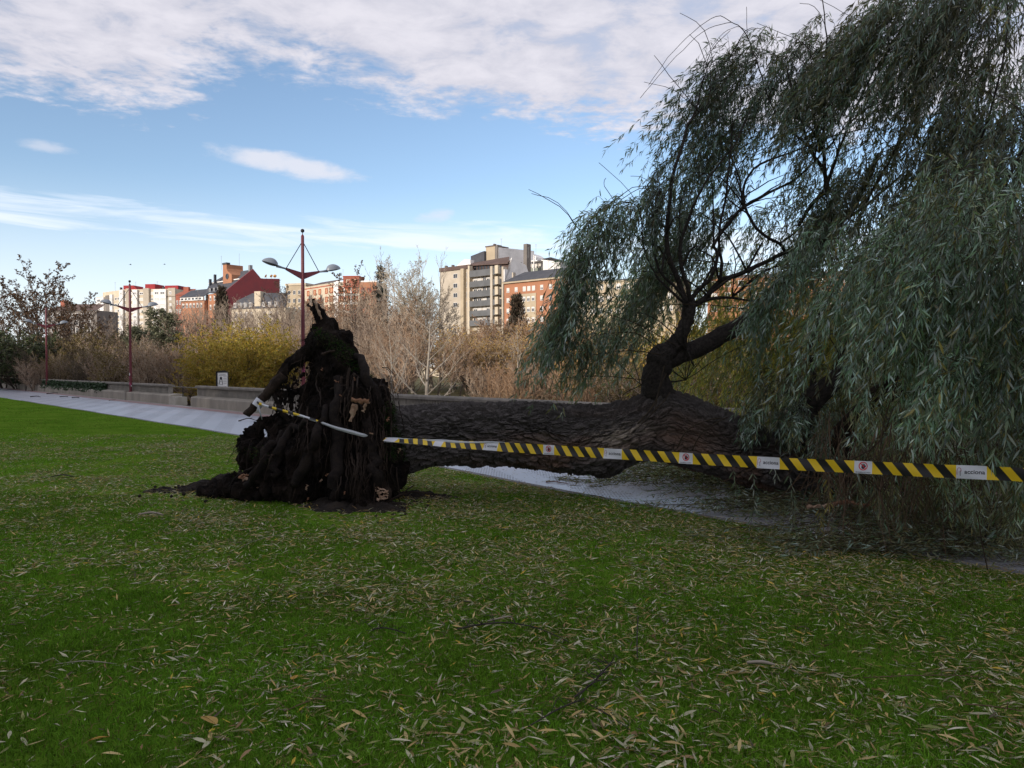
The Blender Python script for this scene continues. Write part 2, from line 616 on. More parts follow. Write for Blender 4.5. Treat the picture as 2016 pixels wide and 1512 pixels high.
pb.put(bn.inputs['Height'], pb.m('SUBTRACT', pb.m('MULTIPLY', nf_, 0.12), grv))
pt.links.new(bn.outputs[0], ppr.inputs['Normal'])
m_band = mat('red_paving', (0.27, 0.15, 0.145), 0.6, (0.22, 0.16, 0.16), 2, 0.4, 40, spec=0.4)
m_pale = mat('pale_edging', (0.32, 0.30, 0.28), 0.7, (0.24, 0.22, 0.20), 2, 0.3, 40)
tag(quad_sheet('path', [UN(-120, 5.6), UN(40, 5.6), UN(40, 11.0), UN(-120, 11.0)], m_path, 0.0), kind='structure')
tag(quad_sheet('pavement', [UN(-120, 11.0), UN(40, 11.0), UN(40, 11.5), UN(-120, 11.5)], m_band, 0.004), kind='structure')
tag(quad_sheet('path_edging', [UN(-120, 11.5), UN(40, 11.5), UN(40, 11.8), UN(-120, 11.8)], m_pale, 0.006), kind='structure')


def edge_off(q):
    """distance of the lawn edge across the path frame; bends a little towards the camera on the right"""
    return np.interp(q, [-200, -11, -9.8, -7, -5, -3, -1.7, 3, 30], [7.31, 7.31, 7.29, 7.08, 6.93, 6.88, 6.82, 6.6, 6.2]) + 0.03 * np.sin(np.asarray(q) * 1.1)


# ---- kerb line of flat edging stones between lawn and path
qs = np.linspace(-110, 20, 261)
kb = MB()
kerb_root = empty('kerb', (0, 0, 0)); tag(kerb_root, kind='structure')
KL = 1.0
proto_k = None
for q0 in np.arange(-46, 12, KL):
    q1 = q0 + KL - 0.008
    e0, e1 = float(edge_off(q0)), float(edge_off(q1))
    a, b_, c_, d_ = UN(q0, e0), UN(q1, e1), UN(q1, e1 + 0.13), UN(q0, e0 + 0.13)
    mb = MB(); mb.poly_prism([Vector((p.x, p.y, 0.002)) for p in (a, b_, c_, d_)], Vector((0, 0, 0.022)))
    mb.build('kerbstone', MT['kerb'], kerb_root)

# ---- lawn sheet with gentle undulation
def lawn_h(x, y):
    p = np.stack([np.asarray(x) * 0.45, np.asarray(y) * 0.45, np.zeros_like(x)], 1)
    off = np.asarray(x) * N.x + np.asarray(y) * N.y
    q = np.asarray(x) * U.x + np.asarray(y) * U.y
    e = edge_off(q)
    fade = np.clip((e - off) / 1.2, 0, 1)
    return 0.026 + fade * (0.09 * (vnoise(p, 3) - 0.10)) + fade * 0.02 * (vnoise(p * 5, 5) - 0.5)


lq = np.concatenate([np.linspace(-110, -24, 44), np.linspace(-23.5, 12, 240)])
la = np.concatenate([[-14, -8, -4], np.linspace(-2, 1, 40)])
Vl = []
for q in lq:
    e = float(edge_off(q))
    for t in la:
        off = e + (t - 1) * 3.4 if t > -2 else e - 10.2 + (t + 2) * 4
        Vl.append((UN(q, off).x, UN(q, off).y))
Vl = np.array(Vl)
zl = lawn_h(Vl[:, 0], Vl[:, 1])
jj = np.arange(len(Vl)).reshape(len(lq), len(la))
Fl = np.stack([jj[:-1, :-1], jj[1:, :-1], jj[1:, 1:], jj[:-1, 1:]], -1).reshape(-1, 4)
lawn = link('lawn', mesh_np('lawn', np.column_stack([Vl, zl]), [Fl], MT['lawn'], smooth=True))
tag(lawn, kind='structure')

# ================================================================== PARAPET
def parapet(name, qa_base, qb_base, qa_bal, qb_bal, piers, label, blocks=()):
    root = empty(name, UN(qa_base, WALL), 0, label, 'parapet', 'stone parapet along the path')
    o = Vector(root.location)
    fr = (-o, U, N)       # frame in world minus root
    mb = MB()
    # base with a sloping ledge
    for qa, qb in [(qa_base, qb_base)]:
        prof = [(WALL, -0.05), (WALL, 0.38), (WALL + 0.03, 0.42), (WALL + 0.30, 0.47), (WALL + 0.62, 0.47), (WALL + 0.62, -0.4)]
        n_ = max(2, int((qb - qa) / 0.5))
        V = []
        for i in range(n_ + 1):
            q = qa + (qb - qa) * i / n_
            for (f_, z_) in prof:
                V.append(UN(q, f_, z_) - o)
        k = len(prof)
        Q = [(i * k + j, (i + 1) * k + j, (i + 1) * k + j + 1, i * k + j + 1) for i in range(n_) for j in range(k - 1)]
        T = [(0, j, j + 1) for j in range(1, k - 1)] + [(n_ * k, n_ * k + j + 1, n_ * k + j) for j in range(1, k - 1)]
        mb.add([tuple(v) for v in V], Q, T)
    mb.build('base', MT['conc_r'], root)
    b2 = MB()
    q = qa_bal + 0.06
    while q < qb_bal - 0.05:
        b2.box((q, WALL + 0.32, 0.465), (q + 0.038, WALL + 0.40, 0.80), 0, fr)
        q += 0.072
    tag(b2.build('balusters', MT['conc'], root), kind='stuff')
    # coping, in lengths
    q = qa_bal - 0.12
    while q < qb_bal + 0.1:
        q2 = min(q + 2.4, qb_bal + 0.12)
        if q2 - q < 0.3:
            break
        c = MB()
        prof = [(WALL + 0.22, 0.80), (WALL + 0.22, 0.865), (WALL + 0.27, 0.905), (WALL + 0.50, 0.905), (WALL + 0.56, 0.865), (WALL + 0.56, 0.80)]
        V = [UN(q, f_, z_) - o for f_, z_ in prof] + [UN(q2 - 0.012, f_, z_) - o for f_, z_ in prof]
        k = len(prof)
        Q = [(j, k + j, k + (j + 1) % k, (j + 1) % k) for j in range(k)]
        T = [(0, j, j + 1) for j in range(1, k - 1)] + [(k, k + j + 1, k + j) for j in range(1, k - 1)]
        c.add([tuple(v) for v in V], Q, T)
        c.build('coping', MT['conc_d'], root)
        q = q2
    for qp in piers:
        c = MB(); c.box((qp - 0.22, WALL - 0.05, -0.02), (qp + 0.10, WALL + 0.31, 0.50), 0, fr)
        c.box((qp - 0.12, WALL + 0.30, 0.46), (qp + 0.14, WALL + 0.47, 0.801), 0, fr)
        c.build('pier', MT['conc'], root)
    for qe in (qa_bal, qb_bal):
        c = MB(); c.box((qe - 0.05, WALL + 0.30, 0.46), (qe + 0.05, WALL + 0.48, 0.802), 0, fr)
        c.build('end_post', MT['conc'], root)
    for (qa, qb, h) in blocks:
        c = MB(); c.box((qa, WALL - 0.03, -0.02), (qb, WALL + 0.5, h), 0, fr)
        c.build('end_block', mat('end_block_stone', (0.40, 0.38, 0.33), 0.9, (0.30, 0.28, 0.24), 2, 0.3, 30), root)
    return root


qs1 = q_at(334, WALL)
lampq = [q_at(px, WALL + 0.15) for px in (92, 257, 597)]
parapet('stone_parapet', -110, qs1, -110, q_at(332, WALL + 0.3), [lampq[0] - 0.1, lampq[1] - 0.35], 'pale stone parapet with ivy, far length that ends at the gap', [(qs1 + 0.003, q_at(346, WALL), 0.36)])
qs2 = q_at(375, WALL)
parapet('stone_parapet', qs2, 30, q_at(389, WALL + 0.3), 30, [lampq[2] - 0.3], 'pale stone parapet with fine balusters behind the root plate and fallen trunk')

# thin rail across the gap
gr = empty('gap_rail', UN(qs1, WALL + 0.4), 0, 'thin rail across the gap between the two parapets', 'rail')
mb = MB(); o = Vector(gr.location)
a, b_ = UN(q_at(333, WALL + .4), WALL + .4, .80) - o, UN(q_at(389, WALL + .4), WALL + .4, .80) - o
mb.tube([a, b_], 0.022, 6); mb.build('rail', MT['conc_d'], gr)
mb = MB(); mid = (a + b_) / 2; mb.tube([mid + Vector((0, 0, -1.6)), mid], 0.02, 6); mb.build('post', MT['black'], gr)

# ---- ivy hanging over the far parapet
def ivy(name, qa, qb, n_, zlo, label, seed):
    rng = np.random.default_rng(seed)
    q = rng.uniform(qa, qb, n_)
    zt = rng.beta(2, 1.3, n_)
    low = zlo + 0.14 * (vnoise(np.stack([q * 1.3, q * 0, q * 0], 1), seed) - 0.5)
    z = low + (0.84 - low) * zt
    off = np.where(z > 0.47, WALL + 0.29 - rng.uniform(0, 0.14, n_), WALL + 0.02 - rng.uniform(0, 0.07, n_))
    off = np.where((z > 0.36) & (z < 0.47), WALL + 0.1 - rng.uniform(0, .1, n_), off)
    pos = np.stack([U.x * q + N.x * off, U.y * q + N.y * off, z], 1)
    d = unit(rng.normal(size=(n_, 3)) * 0.7 + np.array([-N.x * .5, -N.y * .5, -0.6]))
    s = unit(np.cross(d, rng.normal(size=(n_, 3))))
    V, T = leaves_arr(pos, d, s, rng.uniform(.07, .13, n_), rng.uniform(.06, .11, n_))
    cc = np.array([[.022, .048, .016]]) * rng.uniform(.5, 1.7, (n_, 1))
    c0 = pos.mean(0) * [1, 1, 0]
    ob = link(name, mesh_np(name, V - c0, [T], MT['ivy'], col=np.repeat(cc, 4, 0)), None, tuple(c0))
    return tag(ob, label, 'ivy', None, 'stuff')


ivy('ivy', q_at(88, WALL + .3), q_at(212, WALL + .3), 5200, 0.30, 'dark green ivy hanging over the far parapet between the two left lamps', 5)
ivy('ivy', q_at(-60, WALL + .3), q_at(47, WALL + .3), 5200, 0.36, 'dark green ivy over the parapet at the far left end', 6)

# ================================================================== STREET LAMPS
def lamp(q, label, vandal=False):
    base = UN(q, WALL + 0.15, 0.44)
    root = empty('street_lamp', base, math.atan2(N.y, N.x), label, 'street lamp', 'maroon twin street lamps along the parapet')
    m_ = MT['maroon']
    H = 5.70
    mb = MB(); mb.lathe([(0.10, -0.01), (0.10, 0.03), (0.075, 0.05)], 14)
    mb.lathe([(0.072, 0.0), (0.068, 2.0), (0.056, 4.2), (0.052, H - 0.06), (0.030, H - 0.02), (0.012, H)], 14)
    mb.build('pole', m_, root, True)
    mb = MB(); mb.lathe([(0.013, H - 0.01), (0.013, H + 0.06)], 8); mb.ball((0, 0, H + 0.12), 0.065, 12, 8)
    mb.build('finial', MT['black'], root, True)
    za, zb = 4.20, 4.42
    for s in (1, -1):
        mb = MB()
        # tapering gusset arm, plate-like but 6 cm thick
        p = [Vector((s * .045, -.035, za)), Vector((s * .045, -.035, zb)), Vector((s * .60, -.035, zb + .11)), Vector((s * .60, -.035, zb + .04))]
        if s < 0: p = p[::-1]
        mb.poly_prism(p, Vector((0, .07, 0)))
        mb.build('arm', m_, root)
        mb = MB(); mb.tube([(s * .58, 0, zb + .075), (s * .74, 0, zb + .105), (s * .92, 0, zb + .14)], [.030, .034, .05], 8)
        mb.build('arm_sleeve', MT['lampgrey'], root, True)
        # head: half-ellipsoid shell with a flat lens underneath
        hd = empty('lamp_head', (s * 0.88, 0, zb + .135)); hd.parent = root
        hd.rotation_euler = (0, -s * R(13), 0)
        L, Wd, Hh = 0.56, 0.30, 0.20
        sh = MB(); nu, nv = 16, 7
        V = []
        for i in range(nu + 1):
            t = i / nu
            wv = (math.sin(PI * t ** 0.8)) ** 0.6 if 0 < t < 1 else 0.02
            for j in range(nv + 1):
                ph = PI * j / nv
                V.append((s * t * L, -math.cos(ph) * Wd * wv / 2, math.sin(ph) * Hh * wv))
        Q = [(i * (nv + 1) + j, i * (nv + 1) + j + 1, (i + 1) * (nv + 1) + j + 1, (i + 1) * (nv + 1) + j) for i in range(nu) for j in range(nv)]
        sh.add(V, Q if s > 0 else [f[::-1] for f in Q]); sh.build('hood', MT['lampgrey'], hd, True)
        ln = MB(); V = []
        for i in range(nu + 1):
            t = i / nu
            wv = (math.sin(PI * t ** 0.8)) ** 0.6 if 0 < t < 1 else 0.02
            for j in range(nv + 1):
                ph = PI * j / nv
                V.append((s * (0.02 + t * (L - .03)), -math.cos(ph) * Wd * .94 * wv / 2, -math.sin(ph) * 0.035 * wv - .004))
        ln.add(V, [f[::-1] for f in Q] if s > 0 else Q); ln.build('lens', MT['lampdark'], hd, True)
        mb = MB(); mb.tube([(s * .045, 0, H - .30), (s * .585, 0, zb + .10)], .013, 6)
        mb.build('stay', MT['black'], root, True)
    if vandal:
        rng = random.Random(int(q * 10))
        for k in range(7):
            a_, z_ = rng.uniform(PI * .6, PI * 1.7), rng.uniform(0.25, 1.15)
            mb = MB(); pts = []
            for i in range(4):
                th = a_ + i * 0.18
                pts.append((.0735 * math.cos(th), .0735 * math.sin(th)))
            hh = rng.uniform(.05, .14)
            V = [(x, y, z_) for x, y in pts] + [(x, y, z_ + hh) for x, y in pts]
            mb.add(V, [(i, i + 1, 5 + i, 4 + i) for i in range(3)])
            mb.build('sticker', MT['white'] if k % 2 else mat('sticker_pink', (0.42, 0.08, 0.20), 0.6), root)
    return root


lamp(lampq[2], 'tall maroon twin street lamp rising behind the upturned root plate', True)
lamp(lampq[1], 'maroon twin street lamp left of the parapet gap', True)
lamp(lampq[0], 'farthest maroon twin street lamp before the leafy bare tree')

# ================================================================== SIGN, BENCH
Ys = 33.6
sp = P(438.5, 757, Ys)
sg = empty('information_sign', (sp.x, sp.y, 0.0), R(8), 'small white information board in a black frame behind the parapet', 'sign')
wS, z0, z1 = M(19.0, Ys), 0.78, P(438, 733.5, Ys).z
mb = MB(); mb.box((-wS / 2, 0, z0), (wS / 2, .03, z1)); mb.build('panel', MT['white'], sg)
mb = MB()
mb.box((-wS / 2 - .075, -.012, z0 - .3), (-wS / 2, .04, z1 + .03)); mb.box((wS / 2, -.012, z0 - .3), (wS / 2 + .03, .04, z1 + .03))
ap = [Vector((-wS / 2 - .075, -.012, z1)), Vector((wS / 2 + .03, -.012, z1)), Vector((wS / 2 + .03, -.012, z1 + .04)), Vector((wS * .25, -.012, z1 + .075)), Vector((0, -.012, z1 + .085)), Vector((-wS * .25, -.012, z1 + .075)), Vector((-wS / 2 - .075, -.012, z1 + .04))]
mb.poly_prism(ap, Vector((0, .05, 0)))
mb.build('frame', MT['black'], sg)
for s in (-1, 1):
    mb = MB(); mb.tube([(s * wS * .4, .02, -1.2), (s * wS * .4, .02, z0)], .03, 6); mb.build('post', MT['black'], sg)
hS = z1 - z0
mb = MB()
k = lambda u_, v_: (-wS / 2 + u_ * wS, z0 + v_ * hS)
def sbar(u0, v0, u1, v1):
    a, b_ = k(u0, v0), k(u1, v1); mb.box((a[0], -.004, a[1]), (b_[0], -.0008, b_[1]))
sbar(.22, .56, .44, .70); sbar(.26, .70, .40, .73)                              # dark head of the pictogram
for (ua, va, ub, vb) in ((.24, .56, .13, .22), (.42, .56, .50, .22)):           # its two legs
    a, b_ = k(ua, va), k(ub, vb)
    mb.poly_prism([Vector((a[0] - .012, -.004, a[1])), Vector((a[0] + .012, -.004, a[1])), Vector((b_[0] + .012, -.004, b_[1])), Vector((b_[0] - .012, -.004, b_[1]))], Vector((0, .003, 0)))
sbar(.28, .22, .38, .26); sbar(.30, .40, .35, .46)
mb.build('pictogram', MT['ink'], sg)
mb = MB()
for (u0, u1, v) in ((.2, .8, .88), (.12, .88, .81), (.56, .9, .72), (.56, .9, .62), (.56, .9, .52), (.56, .9, .42), (.56, .9, .32), (.12, .86, .10)):
    sbar(u0, v, u1, v + .022)
mb.build('print_lines', mat('ink_grey', (.2, .2, .22), .7), sg)

bp = G(6, 781)
bn_ = empty('park_bench', (bp.x - .75, bp.y, 0), R(-48), 'dark metal bench end on the path at the far left edge', 'bench')
for j in range(4):
    mb = MB(); mb.box((-.9, -.26 + j * .13, .43), (.9, -.16 + j * .13, .47)); mb.build('seat_slat', MT['black'], bn_)
for j in range(2):
    mb = MB(); mb.box((-.9, .30 + j * .03, .60 + j * .14), (.9, .33 + j * .03, .70 + j * .14)); mb.build('back_slat', MT['black'], bn_)
for s in (-1, 1):
    mb = MB(); mb.tube([(s * .8, -.26, 0), (s * .78, -.12, .22), (s * .8, -.22, .43)], .022, 6); mb.tube([(s * .8, .3, 0), (s * .78, .15, .22), (s * .8, .26, .43), (s * .8, .36, .86)], .022, 6)
    mb.build('leg_frame', MT['black'], bn_)

# ================================================================== BUILDINGS
def bmat(name, c, c2=None, rough=.9, **k):
    return mat(name, c, rough, c2 or tuple(x * .82 for x in c), 0.35, **k)


BM = dict(
    cream=bmat('render_cream', (.60, .52, .40)), beige=bmat('render_beige', (.50, .44, .36)), offwhite=bmat('render_white', (.84, .82, .80)),
    red=bmat('wall_red', (.27, .06, .068), (.23, .06, .068)), brick=bmat('brick_orange', (.40, .185, .105), (.34, .165, .10)), brickd=bmat('brick_red', (.36, .125, .085)),
    slate=bmat('slate_roof', (.060, .064, .078), (.085, .088, .10)), brown=bmat('brown_roof', (.10, .070, .062), (.13, .09, .08)),
    balc=bmat('balcony_grey', (.145, .15, .16), (.11, .115, .12)), glass=mat('window_glass', (.035, .042, .05), .12, spec=.6), glasslit=mat('window_blind', (.60, .58, .55), .6),
    frame=mat('window_frame', (.72, .71, .70), .6), trim=bmat('red_trim', (.42, .095, .05)), tan=bmat('stone_tan', (.47, .39, .28)), pinkish=bmat('shutter_tan', (.55, .32, .19)),
    redroof=bmat('red_sheet', (.33, .04, .045)), metal=mat('galvanised', (.25, .26, .27), .5), dish=mat('dish_orange', (.70, .42, .16), .6), stack=bmat('stack_grey', (.20, .18, .165)))


class Bld:
    def __init__(self, name, px, Y, ang, label, zbase=-2.0, dhand=1):
        p = P(px, 728, Y)
        self.O = Vector((p.x, p.y, 0))
        self.u = Vector((math.cos(R(ang)), -math.sin(R(ang)), 0))
        self.w = Vector((math.sin(R(ang)), math.cos(R(ang)), 0))
        self.zb = zbase
        self.root = empty(name, (p.x, p.y, zbase), -R(ang), label, 'building')

    def s(self, px, d=0.0):
        """distance along the facade at which the sight line through column px meets it (set back d)"""
        o = self.O + self.w * d
        k = (px - CX) / F_PX
        return (k * o.y - o.x) / (self.u.x - k * self.u.y)

    def d(self, px, s=0.0):
        o = self.O + self.u * s
        k = (px - CX) / F_PX
        return (k * o.y - o.x) / (self.w.x - k * self.w.y)

    def z(self, py, s, d=0.0):
        p = self.O + self.u * s + self.w * d
        return EYE + (p.y) * ((CY - py) / F_PX - math.tan(TILT))

    def loc(self, s, d, z):
        return (s, d, z - self.zb)

    def box(self, name, s0, s1, d0, d1, z0, z1, m_, parent=None):
        mb = MB(); mb.box((s0, d0, z0 - self.zb), (s1, d1, z1 - self.zb))
        return mb.build(name, m_, parent or self.root)

    def prism(self, name, pts, ext, m_, parent=None):
        """pts: (s,d,z) list"""
        mb = MB(); mb.poly_prism([Vector(self.loc(*p)) for p in pts], Vector(ext))
        return mb.build(name, m_, parent or self.root)

    def window(self, s0, s1, z0, z1, d=0.0, fr=None, gl=None, th=.12, blind=0.0, bar=True, t=.09):
        """projecting frame (part) with a recessed pane and a blind as sub-parts"""
        zb = self.zb
        mb = MB()
        f = d - th
        mb.box((s0, f, z0 - zb), (s0 + t, d - .004, z1 - zb)); mb.box((s1 - t, f, z0 - zb), (s1, d - .004, z1 - zb))
        mb.box((s0 + t, f, z0 - zb), (s1 - t, d - .004, z0 + t - zb)); mb.box((s0 + t, f, z1 - t - zb), (s1 - t, d - .004, z1 - zb))
        if bar:
            mb.box(((s0 + s1) / 2 - t * .4, f, z0 + t - zb), ((s0 + s1) / 2 + t * .4, d - .004, z1 - t - zb))
        w_ = mb.build('window', fr or BM['frame'], self.root)
        mb = MB(); mb.box((s0 + t, d - .05, z0 + t - zb), (s1 - t, d - .003, z1 - t - zb)); mb.build('pane', gl or BM['glass'], w_)
        if blind > 0:
            zz0 = z1 - t - (z1 - z0 - 2 * t) * blind
            mb = MB(); mb.box((s0 + t, d - .09, zz0 - zb), (s1 - t, d - .055, z1 - t - zb)); mb.build('blind', BM['glasslit'], w_)
        return w_

    def antenna(self, s, d, z, h, label=None):
        mb = MB(); mb.tube([self.loc(s, d, z), self.loc(s, d, z + h)], .04, 4)
        mb.tube([self.loc(s - .5, d, z + h * .95), self.loc(s + .5, d, z + h * .95)], .025, 4); mb.tube([self.loc(s - .3, d, z + h * .85), self.loc(s + .3, d, z + h * .85)], .025, 4)
        return mb.build('antenna', BM['metal'], self.root)


rb = random.Random(4)

# --- E: tall block with grey balconies
b = Bld('balcony_block', 991, 226, 41, 'tall beige block with stacked grey balconies right of the pale leafy tree')
sL, sR = b.s(921), 0.0
def zE(py): return b.z(py, b.s(950))
b.box('wall', sL, sR, 1.6, 13.5, b.zb, zE(533), BM['beige'])
lv = [(531, 543.6), (552.5, 564), (572.0, 584), (591.5, 602.5), (611, 622), (630, 641)]
for (ya, yb) in lv:
    pa, pb_ = b.s(924), b.s(966)
    b.box('balcony', pa, pb_, 0.0, .18, zE(yb), zE(ya), BM['balc'])
    b.box('balcony_slab', pa, pb_, .185, 1.59, zE(yb) , zE(yb) + .22, BM['beige'])
    b.box('balcony', b.s(971), b.s(986), -.1, .08, zE(yb), zE(ya), BM['balc'])
    b.box('balcony_slab', b.s(971), b.s(986), .085, 1.59, zE(yb), zE(yb) + .22, BM['beige'])
    b.box('utility_box', b.s(978), b.s(984), -.9, -.11, zE(yb) + .1, zE(ya - 4), BM['cream'])
for k_, (ya, yb) in enumerate(lv[1:]):
    z1_ = zE(ya - 8.5 if k_ else 545); z0_ = zE(ya + 3)
    for (xa, xb) in ((933, 940), (941, 948.5), (951, 957.5), (958.5, 965)):
        b.window(b.s(xa, 1.6), b.s(xb, 1.6), z0_, z1_, 1.6, th=.1, blind=rb.choice([0, .4, .7, .3]), t=.12)
    b.window(b.s(972.5, 1.6), b.s(977, 1.6), z0_, z1_, 1.6, th=.1, blind=.3, t=.1)
b.box('pillar', b.s(966.2), b.s(970.6), -.25, 1.59, b.zb, zE(527), BM['beige'])
b.box('pillar', b.s(987.6), 0.0, -.02, 1.59, b.zb, zE(530), BM['beige'])
b.box('pillar', sL - .1, b.s(923.6), .2, 1.59, b.zb, zE(520), BM['cream'])
zt = zE(533)
# glazed attic, set back, under a sloping brown roof
zA0, zA1 = zt, b.z(522, b.s(950), 3.2)
b.box('attic_wall', b.s(930, 3.2), b.s(1003, 3.2), 3.2, 9, zA0 + .01, b.z(515, b.s(990, 3.2), 3.2), BM['brown'])
for i in range(9):
    xa = 934 + i * 6.2
    b.window(b.s(xa, 3.2), b.s(xa + 5.4, 3.2), zt + .5, b.z(523, b.s(xa, 3.2), 3.2), 3.2, fr=BM['brown'], th=.12, t=.14, bar=False)
b.prism('attic_roof', [(b.s(925, 2.2), 2.2, b.z(524, b.s(925, 2.2), 2.2)), (b.s(1000, 2.2), 2.2, b.z(520, b.s(1000, 2.2), 2.2)), (b.s(1003, 7), 7, b.z(508, b.s(1003, 7), 7)), (b.s(932, 7), 7, b.z(520, b.s(932, 7), 7))], (0, 0, .35), BM['brown'])
# white party wall on the right side, stepping down to the back
def dz(px, py): 
    d_ = b.d(px, 0.0); return (0.0, d_, b.z(py, 0.0, d_))
b.prism('party_wall', [dz(991.6, 556), dz(1040, 556), dz(1039, 538), dz(1034, 523), dz(1006, 508.5), dz(1003, 532), dz(991.6, 531)], (.35, 0, 0), BM['offwhite'])
# roof blocks behind
b.box('stair_tower', b.s(956.5, 8), b.s(974.5, 8), 8, 14, zt, b.z(486.5, b.s(965, 8), 8), BM['tan'])
b.box('tower_cap', b.s(955, 7.8), b.s(975, 7.8), 7.8, 14.2, b.z(486.4, b.s(965, 8), 8), b.z(484.6, b.s(965, 8), 8), BM['brown'])
b.box('chimney', b.s(974.8, 8), b.s(979.5, 8), 8, 10, zt, b.z(483, b.s(976, 8), 8), BM['stack'])
b.box('chimney', b.s(969, 8), b.s(971.5, 8), 8.4, 9.4, b.z(485, b.s(970, 8), 8), b.z(480.5, b.s(970, 8), 8), BM['stack'])
sw = b.s(980, 8.5)
b.prism('roof_room', [(sw, 8.5, zt), (sw, 26, zt), (sw, 26, b.z(495, sw, 26)), (sw, 8.5, b.z(488, sw, 8.5))], (.4, 0, 0), BM['offwhite'])
b.prism('slate_room', [(b.s(927, 7), 7, zt), (b.s(953.5, 7), 7, zt), (b.s(953.5, 7), 7, b.z(495, b.s(953, 7), 7)), (b.s(950, 7), 7, b.z(495.5, b.s(953, 7), 7)), (b.s(927, 7), 7, b.z(505, b.s(927, 7), 7))], (0, 5, 0), BM['slate'])
b.box('chimney_stack', b.s(1030.5, 13.6), b.s(1037, 13.6), 13.6, 15.6, zt - 8, b.z(481, b.s(1034, 13.6), 13.6), BM['stack'])
for px, py in ((987, 487), (945, 512), (1040, 505)):
    b.antenna(b.s(px, 11), 11, b.z(py, b.s(px, 11), 11) - .5, 3.2)

# --- E2: lower neighbour to the left of E, half hidden by the tree
b = Bld('brown_roofed_block', 921, 236, 41, 'beige block with a dark flat roof rim half hidden behind the pale leafy tree')
def zz_(py): return b.z(py, b.s(900))
b.box('wall', b.s(862), 0, 1.0, 14, b.zb, zz_(531), BM['beige'])
b.box('roof_rim', b.s(862), 0, .6, 14.3, zz_(531), zz_(523.5), BM['brown'])
b.box('bay', b.s(908), b.s(914), -.3, .99, b.zb, zz_(531), BM['tan'])
for ya in (538, 557, 576, 595):
    b.window(b.s(914.5, 1), b.s(919.5, 1), zz_(ya + 11), zz_(ya), 1.0, th=.1)
    b.window(b.s(893, 1), b.s(901, 1), zz_(ya + 9), zz_(ya), 1.0, th=.1)
b.prism('roof_gable', [(b.s(893, 5), 5, zz_(523)), (b.s(927, 5), 5, zz_(523)), (b.s(926, 5), 5, b.z(512, b.s(926, 5), 5)), (b.s(915, 5), 5, b.z(510.5, b.s(915, 5), 5))], (0, 6, 0), BM['offwhite'])
for px in (876, 889):
    b.box('chimney', b.s(px, 3), b.s(px + 2, 3), 3, 4, zz_(523.4), zz_(517), BM['stack'])

# --- G: white block behind
b = Bld('white_block', 1041, 246, 30, 'white rendered block with a long balcony behind the orange brick building')
def zz_(py): return b.z(py, b.s(1060))
b.box('wall', b.s(1041), b.s(1069), 2.0, 14, b.zb, zz_(514.5), BM['offwhite'])
b.box('balcony', b.s(1041), b.s(1066.5), .2, .4, zz_(536), zz_(527.5), mat('balcony_green', (.24, .26, .22), .8))
b.box('roof_slab', b.s(1040), b.s(1070), 0, 2.0, zz_(514.5), zz_(512.5), BM['offwhite'])
for xa in (1042, 1049, 1056, 1061):
    b.window(b.s(xa, 2), b.s(xa + 4.5, 2), zz_(534), zz_(518), 2.0, th=.1, blind=.3, fr=BM['beige'])
b.prism('gable_wall', [(b.s(1069), 0, b.zb), (b.s(1103), 0, b.zb), (b.s(1103), 0, zz_(519.5)), (b.s(1085), 0, zz_(510.5)), (b.s(1069), 0, zz_(512))], (0, 14, 0), BM['offwhite'])
b.prism('roof', [(b.s(1068.5), -.3, zz_(512)), (b.s(1085), -.3, zz_(510.4)), (b.s(1104), -.3, zz_(519.6)), (b.s(1104), -.3, zz_(518.4)), (b.s(1085), -.3, zz_(509.2)), (b.s(1068.5), -.3, zz_(511))], (0, 14.6, 0), BM['slate'])
b.prism('rear_block', [(b.s(1010, 8), 8, zz_(530)), (b.s(1057, 8), 8, zz_(530)), (b.s(1057, 8), 8, b.z(507, b.s(1057, 8), 8)), (b.s(1045, 8), 8, b.z(499, b.s(1045, 8), 8)), (b.s(1010, 8), 8, b.z(502.5, b.s(1010, 8), 8))], (0, 7, 0), BM['offwhite'])
b.box('chimney', b.s(1043, 7.9), b.s(1046.4, 7.9), 7, 7.99, zz_(512), b.z(496, b.s(1045, 8), 8), BM['offwhite'])
b.box('flue', b.s(1052.2, .5), b.s(1053.6, .5), -.3, .1, zz_(537), b.z(503, b.s(1053, 0), 0), BM['frame'])
b.antenna(b.s(1055, 8), 8, b.z(505, b.s(1055, 8), 8), 4)

# --- F: orange brick building with slate roof
b = Bld('brick_building', 991, 222, 41, 'orange brick building under a slate roof left of the willow')
def zz_(py, px=1045): return b.z(py, b.s(px))
zev = b.z(556.5, b.s(991))
sR = b.s(1120)
b.box('wall', 0, sR, .4, 13, b.zb, zev - .45, BM['brick'])
b.box('cornice', -.3, sR + .4, -.25, 13.4, zev - .45, zev, BM['tan'])
zr = b.z(542, b.s(1011, 5), 5)
b.prism('roof', [(-.4, -.3, zev + .002), (sR + .6, -.3, zev + .002), (sR - 3, 6.5, zev + 3.4), (2.5, 6.5, zev + 3.4)], (0, .25, 0), BM['slate'])
b.prism('roof_rear', [(-.4, 13.2, zev + .002), (-.4, -.04, zev + .003), (2.6, 6.6, zev + 3.38)], (.2, 0, 0), BM['slate'])
b.box('chimney', b.s(1010, 4), b.s(1012.5, 4), 3.5, 4.6, zev + .8, zev + 3.2, BM['beige'])
b.box('stone_bay', b.s(1025.5), b.s(1054), .22, .395, b.zb, zz_(577.5), BM['tan'])
